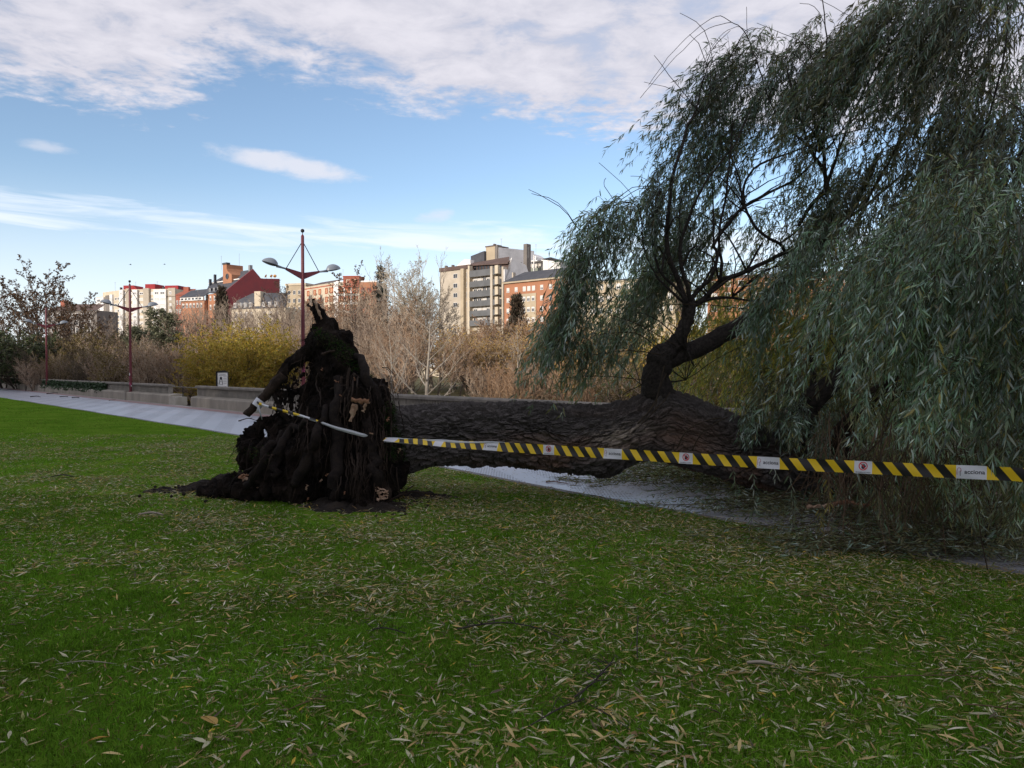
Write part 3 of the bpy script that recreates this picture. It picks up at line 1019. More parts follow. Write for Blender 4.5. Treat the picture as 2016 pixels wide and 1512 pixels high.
for r_, (ya, dd) in enumerate(((563, .4), (583.5, .4), (604.5, .4), (625, .4))):
    dy = lambda px: (1045 - px) * .075
    for px in (998.8, 1014.8, 1065, 1082.5):
        s_ = b.s(px); b.window(s_ - .52, s_ + .52, zz_(ya + 9.5) , zz_(ya), .4, th=.12, blind=rb.choice([0, .5, .8, .3]), t=.13)
    for px in (1030.8, 1039.6, 1048.8):
        s_ = b.s(px); d_ = .22 if r_ else .4
        b.window(s_ - .55, s_ + .55, zz_(ya + 9.5), zz_(ya), d_, th=.1, blind=(.95 if r_ == 0 else .3), t=.13)

# --- H: beige building with slate roof right of F, seen through the willow
b = Bld('beige_building', 1104, 206, 30, 'beige building with slate roof and white windows seen through the willow branches')
def zz_(py, px=1190): return b.z(py, b.s(px))
sR = b.s(1330)
b.box('wall', 0, sR, .3, 13, b.zb, zz_(556), BM['tan'])
b.box('cornice', -.3, sR + .3, 0, 13.2, zz_(556), zz_(554), BM['cream'])
b.prism('roof', [(-.4, -.1, zz_(554) + .002), (sR, -.1, zz_(554) + .002), (sR - 2, 6, zz_(546)), (2, 6, zz_(546))], (0, .25, 0), BM['slate'])
for ya in (560, 583, 606):
    px = 1110
    while px < 1320:
        b.window(b.s(px), b.s(px + 9), zz_(ya + 11), zz_(ya), .3, th=.1, blind=rb.choice([0, .5, .8]), t=.13); px += 17
b = Bld('orange_tenement', 1392, 190, 20, 'orange brick tenement glimpsed through the bare willow limbs')
def zz_(py, px=1500): return b.z(py, b.s(px))
sR = b.s(1700)
b.box('wall', 0, sR, .3, 13, b.zb, zz_(545), BM['brick'])
b.prism('roof', [(-.4, -.1, zz_(545) + .002), (sR, -.1, zz_(545) + .002), (sR - 2, 6, zz_(534)), (2, 6, zz_(534))], (0, .25, 0), BM['brown'])
for ya in (550, 574, 598):
    px = 1400
    while px < 1680:
        b.window(b.s(px), b.s(px + 11), zz_(ya + 13), zz_(ya), .3, th=.1, blind=rb.choice([0, .5, .8]), t=.13); px += 26

# --- D: cream building with red window frames and red tower
b = Bld('cream_red_building', 662.6, 272, 6, 'cream building with red window frames and a red corner tower')
def zz_(py, px=680): return b.z(py, b.s(px))
sR = b.s(742)
b.box('wall', 0, sR, .3, 14, b.zb, zz_(556), BM['cream'])
b.box('parapet_band', -.1, sR, .1, 14, zz_(556), zz_(553.5), BM['offwhite'])
b.box('red_line', 0, b.s(677), .2, .299, zz_(565), zz_(563.6), BM['trim'])
b.box('tower', b.s(677), b.s(708), -.3, 6, zz_(556), zz_(545.5), BM['brickd'])
b.box('tower_wall', b.s(677), b.s(708), -.3, .29, zz_(566), zz_(556.02), BM['brickd'])
b.box('tower_cap', b.s(676.3), b.s(708.7), -.5, 6.2, zz_(545.48), zz_(544), BM['trim'])
fm = MB()
for (xa, xb, ya, yb) in ((683, 684.4, 551, 560.5), (700.5, 701.9, 551, 560.5), (684.4, 690, 551, 552.4), (696, 700.5, 551, 552.4), (684.4, 693, 559.2, 560.5)):
    fm.box((b.s(xa), -.36, zz_(yb) - b.zb), (b.s(xb), -.305, zz_(ya) - b.zb))
fm.build('tower_emblem', BM['cream'], b.root)
b.box('corner_pier', 0, b.s(666.6), .02, .29, b.zb, zz_(556), BM['offwhite'])
b.box('pier', b.s(677.2), b.s(679), .05, .29, b.zb, zz_(566), BM['offwhite'])
b.box('pier', b.s(690.6), b.s(692.4), .05, .29, b.zb, zz_(566), BM['offwhite'])
b.box('annex', b.s(708.5), b.s(742), -.2, .29, b.zb, zz_(557), BM['brick'])
for ya in (567, 583.5, 600.5, 617):
    for px in (670.6, 684.6, 699.5):
        b.window(b.s(px - 5.6), b.s(px + 5.6), zz_(ya + 10.5), zz_(ya), .3, fr=BM['trim'], gl=BM['pinkish'], th=.14, t=.3)
    for px in (715, 728):
        b.window(b.s(px - 4), b.s(px + 4), zz_(ya + 9.5), zz_(ya), -.2, fr=BM['trim'], th=.14, t=.2)
    b.box('sill_band', b.s(666.7), b.s(708.4), .12, .28, zz_(ya + 14.6), zz_(ya + 12.6), BM['offwhite'])
b = Bld('cream_wing', 600, 289, 46, 'long cream wing with small red framed windows beside the lamp post')
def zz_(py, px): return b.z(py, b.s(px))
sR = b.s(662.3)
zt = b.z(564.5, b.s(602)); zt = b.z(560, b.s(630))
b.box('wall', 0, sR, .3, 14, b.zb, zt, BM['cream'])
b.box('red_line', 0, b.s(657), .15, .299, zt - 1.1, zt - .8, BM['trim'])
b.prism('roof', [(b.s(603), -.1, zt + .002), (sR - .3, -.1, zt + .002), (sR - .4, 6, zt + 1.9), (b.s(606), 6, zt + 1.9)], (0, .25, 0), BM['brown'])
b.box('pier', b.s(657.2), sR - .02, .05, .298, b.zb, zt, BM['offwhite'])
zf = [b.z(y_, b.s(630)) for y_ in (569.5, 586, 602.5, 619)]
for z_ in zf:
    for px in (606.5, 619.2, 629.3, 642.3, 652):
        s_ = b.s(px); wd = 1.15 if px > 650 else .85
        b.window(s_ - wd, s_ + wd, z_ - 2.0, z_, .3, fr=BM['trim'], gl=BM['pinkish'], th=.14, t=.28, bar=False)
b.antenna(b.s(657), 4, zt + 1, 4)
b = Bld('flat_roofed_house', 563, 300, 20, 'small tan flat roofed house left of the tall lamp post')
zt = b.z(562.5, 2)
b.box('wall', 0, b.s(602), .3, 10, b.zb, zt, BM['tan'])
b.box('roof_rim', -.3, b.s(602.5), 0, 10.3, zt, zt + .8, BM['cream'])
for px in (567, 577, 587):
    for k_ in (2, 5.2, 8.4):
        b.window(b.s(px), b.s(px + 5), zt - k_ - 1.6, zt - k_, .3, th=.1)

# --- C: house with the big red party wall
b = Bld('red_gabled_house', 446, 250, 41, 'slate roofed house with a huge blank dark red side wall and brick chimney')
def pw(px, py):
    d_ = b.d(px, 0); return (0.0, d_, b.z(py, 0, d_))
b.prism('party_wall', [pw(446, 650), pw(550.5, 650), pw(550.5, 549.5), pw(514, 549), pw(498.3, 530), pw(446, 572)], (.4, 0, 0), BM['red'])
d_r = b.d(498.3, 0); z_r = b.z(531, 0, d_r); z_e = b.z(573, 0, 0)
b.box('wall', b.s(404), -.01, .5, 19, b.zb, z_e - .3, BM['brick'])
sl_ = b.s(448.5, d_r); sl_ = max(sl_, -16)
z_m = z_e + (z_r - z_e) * .55; d_m = .5 + (d_r - .5) * .55
# lower roof (with terrace notch), upper roof to the ridge
b.prism('lower_roof', [(b.s(404) - .3, .2, z_e), (-.02, .2, z_e), (-.02, d_m, z_m), (b.s(414, d_m), d_m, z_m)], (0, .3, 0), BM['slate'])
b.prism('upper_roof', [(b.s(414, d_m), d_m, z_m), (-.02, d_m, z_m), (-.02, d_r, z_r), (b.s(452, d_r), d_r, z_r + .1)], (0, .3, 0), BM['slate'])
b.box('roof_edge', b.s(414, d_m), -.5, d_m - .5, d_m - .01, z_m - .1, z_m + .2, BM['offwhite'])
b.box('rear_wall', b.s(440), -.02, d_r, 19, z_e - .3, b.z(549.5, 0, 15), BM['red'])
# brick gable dormer with round window and tall chimney
dD = d_m - 1.2
sa, sb_ = b.s(440.3, dD), b.s(457.5, dD)
zD0, zD1 = b.z(560, sb_, dD), b.z(536, sa, dD)
b.prism('brick_dormer', [(sa, dD, zD0), (sb_, dD, zD0), (sb_, dD, b.z(541, sb_, dD)), (b.s(449.5, dD), dD, zD1), (b.s(447.6, dD), dD, zD1 + 1), (b.s(447.6, dD), dD, b.z(522, sa, dD)), (sa, dD, b.z(522, sa, dD))], (0, 6, 0), BM['brick'])
b.box('chimney_cap', sa - .15, b.s(447.8, dD) + .15, dD - .2, dD + 1.2, b.z(522, sa, dD) + .002, b.z(518.6, sa, dD), BM['slate'])
wc = Vector(b.loc(b.s(449, dD), dD - .06, b.z(546, sa, dD)))
mb = MB(); V = []
for rr in (.62, .95):
    for j in range(16):
        V.append((wc.x + rr * math.cos(2 * PI * j / 16), wc.y, wc.z + rr * math.sin(2 * PI * j / 16)))
for rr in (.62, .95):
    for j in range(16):
        V.append((wc.x + rr * math.cos(2 * PI * j / 16), wc.y - .12, wc.z + rr * math.sin(2 * PI * j / 16)))
Q = []
for j in range(16):
    j2 = (j + 1) % 16
    Q += [(32 + j, 32 + j2, 48 + j2, 48 + j), (16 + j, 16 + j2, 48 + j2, 48 + j), (j, j2, 32 + j2, 32 + j)]
mb.add(V, Q); rw = mb.build('round_window', BM['slate'], b.root)
mb = MB(); mb.add([(wc.x + .62 * math.cos(2 * PI * j / 16), wc.y - .03, wc.z + .62 * math.sin(2 * PI * j / 16)) for j in range(16)], (), [(0, j, j + 1) for j in range(1, 15)]); mb.build('pane', BM['glass'], rw)
for (px, py) in ((424.5, 545), (415, 554)):
    s_ = b.s(px, d_m * .8); z_ = b.z(py, s_, d_m * .8)
    b.box('chimney', s_ - .35, s_ + .35, d_m * .8 - .3, d_m * .8 + .4, z_ - 2.2, z_ + .7, BM['slate'])
b.box('chimney', -1.6, -.6, d_r - .6, d_r + .4, z_r - .6, z_r + 1.5, BM['metal'])
b.antenna(b.s(448, d_r), d_r - 2, z_r + 1, 5)
mb = MB(); s_ = b.s(472.6, d_r); mb.tube([b.loc(s_, d_r, z_r - .5), b.loc(s_, d_r, z_r + 6.3)], .05, 4); mb.build('mast', BM['metal'], b.root)
for i, (px, r_) in enumerate(((525.5, .62), (536, .55), (542.5, .6))):
    dd = b.d(px, -.6); zc = b.z(544.5, -.6, dd)
    mb = MB(); prof = [(0.02, 0), (r_ * .6, .08), (r_, .26)]
    V0 = MB(); V0.lathe(prof, 12)
    Vd = np.concatenate(V0.V); aim = Vector((-.7, -.5 + .4 * i, .45)).to_track_quat('Z', 'Y').to_matrix()
    Vd = Vd @ np.array(aim).T + np.array(b.loc(-.6, dd, zc))
    mb.add(Vd, V0.Q[0]); mb.tube([b.loc(-.6, dd, zc - .9), b.loc(-.6, dd, zc)], .05, 4)
    mb.build('satellite_dish', BM['dish'], b.root)
for k_ in range(2):
    for px in (408, 416, 424, 433, 441):
        s_ = b.s(px, .5); b.window(s_ - .5, s_ + .5, z_e - 2.6 - k_ * 3, z_e - .9 - k_ * 3, .5, th=.1, blind=.4, t=.12)
for i, px in enumerate((420, 428, 436, 443)):
    s_ = b.s(px, 2); z_ = z_e + .2
    dm = MB(); dm.box((s_ - .6, 1.0, z_ - b.zb), (s_ + .6, 3.6, z_ + 1.6 - b.zb)); dm.build('dormer', BM['slate'], b.root)
    b.window(s_ - .5, s_ + .5, z_ + .3, z_ + 1.5, 1.0, th=.06, t=.1)

# --- C2: low cream house with mansard in front of the red wall
b = Bld('mansard_house', 455, 236, 20, 'pale yellow low house with slate mansard below the red wall')
def zz_(py): return b.z(py, 8)
sR = b.s(562)
b.box('wall', 0, sR, .3, 11, b.zb, zz_(608), BM['cream'])
b.prism('roof', [(-.2, .1, zz_(608) + .002), (sR + .2, .1, zz_(608) + .002), (sR - .6, 2.0, zz_(578)), (b.s(498, 2), 2.0, zz_(576)), (1.5, 1.2, zz_(590))], (0, .3, 0), BM['slate'])
b.box('gable', b.s(500), b.s(512), .4, 3, zz_(608), zz_(574), BM['cream'])
for px in (462, 472, 482, 492, 518, 530, 542):
    b.window(b.s(px), b.s(px + 5), zz_(605), zz_(596), .6, th=.9, t=.12)
    b.window(b.s(px), b.s(px + 5), zz_(626), zz_(614), .3, th=.1, blind=.3, t=.12)

# --- B: small house between A and C
b = Bld('slate_hipped_house', 357, 262, 25, 'low house with grey slate hip roof and white gallery left of the red gable')
def zz_(py): return b.z(py, 6)
sR = b.s(402)
b.box('wall', 0, sR, .3, 11, b.zb, zz_(592), BM['brick'])
b.box('gallery', 0, sR, -.3, .29, zz_(592), zz_(585.5), BM['offwhite'])
for px in (359, 366, 373, 380, 387, 394):
    b.window(b.s(px), b.s(px + 5), zz_(591), zz_(586.4), -.3, th=.05, t=.1)
    b.window(b.s(px), b.s(px + 4), zz_(606), zz_(597), .3, th=.1, blind=.4, t=.1)
b.prism('roof', [(-.4, -.5, zz_(585.4)), (sR + .4, -.5, zz_(585.4)), (sR + .3, 6, zz_(565)), (b.s(378, 6), 6, zz_(567))], (0, .3, 0), BM['slate'])
b = Bld('orange_house', 346, 285, 10, 'small orange brick house with stepped chimney left of the slate hip roof')
zt = b.z(573, 2)
b.box('wall', 0, b.s(372), .3, 9, b.zb, zt - 1.5, BM['brickd'])
b.prism('roof', [(-.3, 0, zt - 1.5), (b.s(372), 0, zt - 1.5), (b.s(372), 5, zt + 1.2), (2, 5, zt + 1.2)], (0, .25, 0), BM['brickd'])
b.box('chimney', b.s(353), b.s(363), 3, 4.2, zt - .5, zt + 1.8, BM['brickd'])
for px in (348, 353.5, 359):
    for k_ in (3.5, 6.8): b.window(b.s(px), b.s(px + 3), zt - k_ - 1.6, zt - k_, .3, th=.1, t=.1)

# --- A: big cream block on the left
b = Bld('cream_block', 236, 335, 8, 'big cream apartment block with red roof boxes behind the second lamp')
def zz_(py): return b.z(py, 8)
zt = zz_(569.5)
b.box('wall', 0, b.s(345), 1.0, 16, b.zb, zt, BM['cream'])
bands = [(236, 243, 0, 'offwhite'), (249, 255, 0, 'beige'), (262, 271, 0, 'offwhite'), (283, 294, 0, 'beige'), (303, 327, .2, 'offwhite'), (331, 345, .4, 'beige')]
for xa, xb, d_, c in bands:
    b.box('bay', b.s(xa), b.s(xb), d_, .99, b.zb, zz_(568 if c == 'beige' else 570.5), BM[c])
for r_ in range(6):
    y_ = 575 + r_ * 11.6
    for (xa, xb, dd) in ((237.5, 241.5, 0), (244, 248, 1), (256, 261, 1), (263.5, 269.5, 0), (273, 281, 1), (295.5, 301.5, 1), (305, 313, .2), (316, 325, .2), (333, 338, .4)):
        b.window(b.s(xa), b.s(xb), zz_(y_ + 5.6), zz_(y_), dd, fr=BM['frame'], gl=BM['glasslit'] if rb.random() < .5 else BM['glass'], th=.1, t=.25, bar=True)
b.prism('sloped_glazing', [(b.s(328), .2, zz_(585)), (b.s(349), .2, zz_(585)), (b.s(346), 5, zz_(574)), (b.s(328), 5, zz_(574))], (0, .3, 0), BM['brown'])
for xa, xb, ya in ((236, 256, 560.5), (279, 298.5, 558.5), (318, 344, 562)):
    rr = b.box('roof_box', b.s(xa), b.s(xb), 3, 10, zt, zz_(ya), BM['redroof'])
b.prism('roof_box', [(b.s(256.2), 3, zt), (b.s(264), 3, zt), (b.s(257), 3, zz_(562)), (b.s(256.2), 3, zz_(561))], (0, 6, 0), BM['redroof'])
for px in (310.5, 276, 226, 342):
    b.box('chimney', b.s(px), b.s(px + 2.4), 4, 5, zt, zz_(563.5), BM['slate'])
for px in (211, 295, 252): b.antenna(b.s(px), 6, zt, 4)
b = Bld('cream_wing', 187.5, 350, 38, 'pale end wing of the big cream block beside the leafy bare tree')
def zz_(py): return b.z(py, 6)
sR = b.s(236.5)
b.box('wall', 0, sR, .8, 14, b.zb, zz_(584), BM['cream'])
b.box('upper_storey', b.s(204, 3), sR, 3, 14, zz_(584), zz_(574), BM['cream'])
b.box('bay', b.s(190), b.s(205), 0, .79, b.zb, zz_(586), BM['offwhite'])
b.box('shaft', b.s(206.5), b.s(214), .5, .79, b.zb, zz_(583), BM['stack'])
b.box('bay', b.s(217), b.s(222), 0, .79, b.zb, zz_(583), BM['offwhite'])
for r_ in range(6):
    y_ = 589 + r_ * 11.6
    for (xa, xb, dd) in ((193, 199, 0), (200.5, 204, 0), (218, 221.3, 0), (224, 228, .8), (229.6, 234, .8)):
        b.window(b.s(xa), b.s(xb), zz_(y_ + 5.6), zz_(y_), dd, gl=BM['glasslit'] if rb.random() < .4 else BM['glass'], th=.1, t=.2)
b = Bld('brown_roofed_house', 92, 300, 12, 'brown roofed house behind the leafy bare tree at the far left')
def zz_(py): return b.z(py, 8)
sR = b.s(190)
b.box('wall', 0, sR, .5, 12, b.zb, zz_(612), BM['stack'])
b.prism('roof', [(-.5, 0, zz_(612)), (sR + .3, 0, zz_(612)), (sR - 1, 6, zz_(598)), (4, 6, zz_(596))], (0, .3, 0), BM['brown'])
b.box('chimney', b.s(105), b.s(113), 4, 6, zz_(604), zz_(589), BM['brickd'])
for r_ in range(3):
    for px in range(100, 184, 12):
        b.window(b.s(px), b.s(px + 6), zz_(627 + r_ * 14), zz_(617 + r_ * 14), .5, th=.1, t=.15)

# --- unseen blocks added behind the viewer to cast shade over the lawn
m_row = bmat('shade_block_render', (.42, .36, .30))
for i, (dist, half0, half1, hh) in enumerate(((140, -110, -30, 45.5), (140, -29.9, 50, 44.5), (140, 50.1, 130, 46.0))):
    f = Vector((SUNV.x, SUNV.y, 0)).normalized(); l_ = Vector((-f.y, f.x, 0))
    rt = empty('shade_block', f * dist + l_ * (half0 + half1) / 2, math.atan2(l_.y, l_.x), ['tallest unseen tan block, added behind the viewer to cast shade', 'middle unseen tan block, added behind the viewer to cast shade', 'lowest unseen tan block, added behind the viewer to cast shade'][i], 'building')
    hw = (half1 - half0) / 2
    mb = MB(); mb.box((-hw, -13, -.5), (hw, 0, hh)); mb.build('wall', m_row, rt)
    mb = MB(); mb.poly_prism([Vector((-hw, .4, hh)), Vector((hw, .4, hh)), Vector((hw - 2, -6, hh + 3)), Vector((-hw + 2, -6, hh + 3))], Vector((0, -.3, 0))); mb.build('roof', BM['slate'], rt)
# low parapet lines of the far river bank
for (d_, z_, qa, qb, nm, lb) in ((92, .9, -60, -10, 'river_wall', 'pale low wall of the far river bank, lower of two'), (112, 2.4, -60, 0, 'river_wall', 'pale low wall of the far river bank, upper of two')):
    qa_, qb_ = q_at(700, d_), q_at(1240, d_)
    mb = MB(); mb.box((qa_, d_, -1.5), (qb_, d_ + .5, z_ ), 0, (Vector((0, 0, 0)), U, N))
    tag(mb.build(nm, BM['cream']), lb, 'wall')
# ================================================================== TREES BEYOND THE PARAPET
def grow(seed, H, r0, lv, lean=(0, 0)):
    """recursive limbs. lv: per level dict(n, len, ang, up, wig, seg, start). returns list of arrays A,B,ra,rb,level and tips"""
    rg = random.Random(seed)
    A, B, ra, rb_, le, tips = [], [], [], [], [], []

    def limb(p, d, L, r, k):
        c = lv[k]
        ns = c['seg']
        last = k == len(lv) - 1
        rend = r * (0.12 if not last else 0.25)
        pts = [p]
        d = d.copy()
        for i in range(ns):
            d = d + Vector((rg.gauss(0, 1), rg.gauss(0, 1), rg.gauss(0, 1))) * c['wig'] + Vector((0, 0, c['up'])) / ns
            d.normalize()
            p2 = p + d * (L / ns)
            r1 = r + (rend - r) * i / ns
            r2 = r + (rend - r) * (i + 1) / ns
            A.append(tuple(p)); B.append(tuple(p2)); ra.append(r1); rb_.append(r2); le.append(k)
            p = p2
            pts.append(p)
        if last:
            tips.append((tuple(pts[0]), tuple(p)))
            return
        nx_ = lv[k + 1]
        n_ = max(1, int(nx_['n'] * rg.uniform(.75, 1.25)))
        for i in range(n_):
            t = nx_['start'] + (1 - nx_['start']) * (i + rg.random()) / n_
            f = t * ns
            j = min(ns - 1, int(f))
            q = pts[j].lerp(pts[j + 1], f - j)
            dd = (pts[j + 1] - pts[j]).normalized()
            az_ = i * 2.4 + rg.uniform(-.5, .5)
            a = dd.orthogonal().normalized()
            b2 = dd.cross(a)
            e = a * math.cos(az_) + b2 * math.sin(az_)
            an = R(nx_['ang'] * rg.uniform(.75, 1.25))
            nd = dd * math.cos(an) + e * math.sin(an)
            shp = nx_.get('taper', 0.6)
            ln = L * nx_['len'] * (1 - shp * t) * rg.uniform(.75, 1.2)
            rr = max(r * (1 - .8 * t) * .55, 0.004) if k else max(r * (1 - .75 * t) * .5, .006)
            limb(q, nd, ln, min(rr, nx_.get('rmax', 1)), k + 1)

    c0 = lv[0]
    for s_ in range(c0['n']):
        az_ = s_ * 2.4 + rg.random()
        an = R(c0['ang'] * rg.uniform(.5, 1.2)) if c0['n'] > 1 else R(c0['ang'] * rg.random())
        d = Vector((math.cos(az_) * math.sin(an) + lean[0], math.sin(az_) * math.sin(an) + lean[1], math.cos(an))).normalized()
        off = Vector((math.cos(az_), math.sin(az_), 0)) * (0.18 * H * .2 if c0['n'] > 1 else 0)
        limb(off + Vector((0, 0, -.1)), d, H * c0['len'] * rg.uniform(.85, 1.1) if c0['n'] > 1 else H * c0['len'], r0, 0)
    return np.array(A), np.array(B), np.array(ra), np.array(rb_), np.array(le), tips


TREES = {}


def tree_kind(key, seed, H, r0, lv, wood, twig, leaf=None, nleaf=0, lsize=(.08, .14), cols=(), lsplit=1, twigscale=1.0, droop=0.0, lean=(0, 0), lw=.6):
    A, B, ra, rb2, le, tips = grow(seed, H, r0, lv, lean)
    top = B[:, 2].max()
    k = H / top
    A, B = A * k, B * k
    m = le <= lsplit
    Vt, Qt = segs_arr(A[m], B[m], ra[m], rb2[m], 6)
    trunk = mesh_np(key + '_trunk', Vt, [Qt], wood, smooth=True)
    m = ~m
    Vc, Qc = segs_arr(A[m], B[m], ra[m] * twigscale * 1.9 + .002, rb2[m] * twigscale * 1.9 + .0015, 3)
    Fs, mi = [Qc], [0] * len(Qc)
    V = Vc
    cc = np.ones((len(Vc), 3))
    if nleaf:
        rng = np.random.default_rng(seed)
        T0 = np.array([t[0] for t in tips]) * k; T1 = np.array([t[1] for t in tips]) * k
        idx = np.repeat(np.arange(len(T0)), nleaf)
        t = rng.random((len(idx), 1))
        pos = T0[idx] * (1 - t) + T1[idx] * t
        dr = unit(T1[idx] - T0[idx] + 1e-6)
        d = unit(dr * .5 + rng.normal(size=pos.shape) * .8 + np.array([0, 0, -droop]))
        s = unit(np.cross(d, rng.normal(size=pos.shape)))
        ls = rng.uniform(lsize[0], lsize[1], len(pos))
        LV, LT = leaves_arr(pos, d, s, ls, ls * lw)
        ch = np.array(cols)[rng.integers(0, len(cols), len(pos))] * rng.uniform(.65, 1.35, (len(pos), 1))
        # whole boughs differ a little in tone
        ch = ch * (0.75 + .5 * vnoise(pos * .5, seed))[:, None]
        V = np.concatenate([Vc, LV]); Fs.append(LT + len(Vc)); mi += [1] * len(LT)
        cc = np.concatenate([cc, np.repeat(ch, 4, 0)])
    crown = mesh_np(key + '_crown', V, Fs, [twig, leaf or MT['ivy']], mi, cc)
    TREES[key] = (trunk, crown, H)


wd_dark = mat('bark_dark', (.045, .036, .030), .9, (.08, .065, .055), 3, .4, 20)
wd_brown = mat('bark_brown', (.12, .088, .066), .9, (.085, .062, .05), 3, .4, 20)
wd_pale = mat('bark_pale', (.36, .32, .27), .85, (.24, .21, .175), 4, .3, 20)
tw_brown = mat('twigs_brown', (.40, .32, .245), .9, (.34, .265, .205), .6)
tw_red = mat('twigs_red', (.42, .29, .19), .9, (.37, .265, .19), .6)
tw_dark = mat('twigs_dark', (.115, .09, .07), .9, (.15, .115, .09), .6)
tw_pale = mat('twigs_pale', (.50, .43, .35), .9, (.42, .35, .28), .6)
tw_yel = mat('twigs_yellow', (.42, .32, .08), .9, (.36, .25, .07), .6)
lf = MT['ivy']
lf2 = mat('dry_leaf', W1, .7, attr=True, trans=.3, spec=.2)

LV = lambda **k: k
# broad bare tree with a scatter of hanging brown leaves
plane_lv = [LV(n=1, len=.62, ang=3, up=.1, wig=.04, seg=9), LV(n=13, len=.62, ang=42, up=.55, wig=.09, seg=6, start=.22, taper=.35),
            LV(n=8, len=.48, ang=38, up=.35, wig=.10, seg=4, start=.2), LV(n=6, len=.42, ang=40, up=.2, wig=.12, seg=3, start=.15), LV(n=4, len=.4, ang=45, up=.1, wig=.1, seg=1, start=.2)]
tree_kind('leafy_plane', 11, 12, .17, plane_lv, wd_dark, tw_dark, lf2, 2, (.09, .17), [(.10, .055, .032), (.075, .045, .028), (.13, .075, .035)], 1, 1.5, .6, lw=.8)
# general bare tree, brown haze of twigs
bare_lv = [LV(n=1, len=.75, ang=4, up=.1, wig=.05, seg=9), LV(n=18, len=.5, ang=38, up=.5, wig=.09, seg=6, start=.15, taper=.45),
           LV(n=9, len=.45, ang=34, up=.4, wig=.1, seg=4, start=.15), LV(n=7, len=.42, ang=34, up=.3, wig=.12, seg=2, start=.1), LV(n=4, len=.45, ang=36, up=.2, wig=.1, seg=1, start=.1)]
tree_kind('bare_a', 21, 12, .14, bare_lv, wd_brown, tw_brown, None, 0, lsplit=1, twigscale=1.15)
tree_kind('bare_b', 22, 12, .13, bare_lv, wd_brown, tw_red, lf2, 1, (.06, .11), [(.32, .18, .10), (.28, .17, .10)], 1, 1.1, .3)
tree_kind('bare_dark', 23, 12, .14, bare_lv, wd_dark, tw_dark, lf2, 1, (.06, .12), [(.045, .038, .018), (.06, .042, .025)], 1, 1.2, .3)
# multi-stemmed thicket
thick_lv = [LV(n=9, len=.62, ang=24, up=.25, wig=.06, seg=6), LV(n=9, len=.5, ang=28, up=.4, wig=.1, seg=4, start=.12, taper=.4),
            LV(n=8, len=.5, ang=30, up=.3, wig=.1, seg=3, start=.1), LV(n=6, len=.45, ang=32, up=.25, wig=.1, seg=1, start=.1)]
tree_kind('thicket_brown', 31, 6, .05, thick_lv, wd_brown, tw_brown, lf2, 1, (.07, .12), [(.28, .18, .11), (.23, .15, .09)], 0, 1.2, .2)
tree_kind('thicket_red', 32, 6, .05, thick_lv, wd_brown, tw_red, lf2, 1, (.07, .12), [(.36, .20, .09), (.32, .18, .08)], 0, 1.2, .2)
tree_kind('thicket_dark', 33, 6, .05, thick_lv, wd_dark, tw_dark, lf2, 1, (.08, .15), [(.085, .065, .034), (.105, .075, .038), (.065, .065, .03)], 0, 1.2, .2)
tree_kind('thicket_green', 34, 6, .05, thick_lv, wd_dark, tw_dark, lf, 3, (.10, .19), [(.035, .058, .018), (.05, .07, .022), (.07, .08, .026)], 0, 1.2, .2)
tree_kind('thicket_olive', 35, 6, .05, thick_lv, wd_dark, tw_brown, lf2, 2, (.09, .16), [(.15, .125, .036), (.19, .145, .04), (.16, .11, .05)], 0, 1.2, .2)
# yellowing willow: fine ascending then arching twigs, many small leaves
yel_lv = [LV(n=6, len=.5, ang=26, up=.3, wig=.06, seg=6), LV(n=11, len=.75, ang=38, up=.45, wig=.08, seg=5, start=.15, taper=.25),
          LV(n=10, len=.5, ang=36, up=-.1, wig=.1, seg=4, start=.1, taper=.3), LV(n=7, len=.42, ang=30, up=-.45, wig=.08, seg=2, start=.05)]
tree_kind('yellow_willow', 41, 7, .09, yel_lv, wd_dark, tw_yel, lf2, 3, (.10, .19), [(.30, .25, .035), (.36, .27, .035), (.21, .20, .03), (.40, .25, .035)], 1, 1.2, .7, lw=.5)
tree_kind('golden_tree', 42, 7, .09, yel_lv, wd_brown, tw_brown, lf2, 2, (.09, .17), [(.42, .28, .09), (.38, .26, .08), (.32, .19, .07)], 1, 1.2, .5, lw=.6)
# pale leafy poplar
pop_lv = [LV(n=1, len=.86, ang=2, up=.1, wig=.03, seg=9), LV(n=24, len=.42, ang=38, up=.65, wig=.08, seg=5, start=.08, taper=.5),
          LV(n=10, len=.6, ang=40, up=.4, wig=.1, seg=3, start=.1), LV(n=7, len=.75, ang=42, up=.2, wig=.12, seg=2, start=.05, taper=.3)]
pal_lv = [LV(n=1, len=.8, ang=3, up=.1, wig=.04, seg=9), LV(n=24, len=.48, ang=36, up=.55, wig=.08, seg=6, start=.10, taper=.5),
          LV(n=11, len=.5, ang=36, up=.4, wig=.1, seg=4, start=.12), LV(n=8, len=.5, ang=38, up=.3, wig=.12, seg=2, start=.08), LV(n=4, len=.5, ang=38, up=.2, wig=.1, seg=1, start=.1)]
tree_kind('pale_poplar', 51, 14, .18, pal_lv, wd_pale, tw_pale, lf2, 1, (.07, .12), [(.50, .45, .32), (.44, .40, .28), (.36, .33, .22)], 1, 1.1, .2, lw=.6)
tree_kind('grey_green', 52, 9, .12, pop_lv, wd_dark, tw_dark, lf2, 7, (.13, .24), [(.19, .20, .13), (.23, .235, .15), (.15, .165, .10)], 1, 1.0, .2, lw=.7)
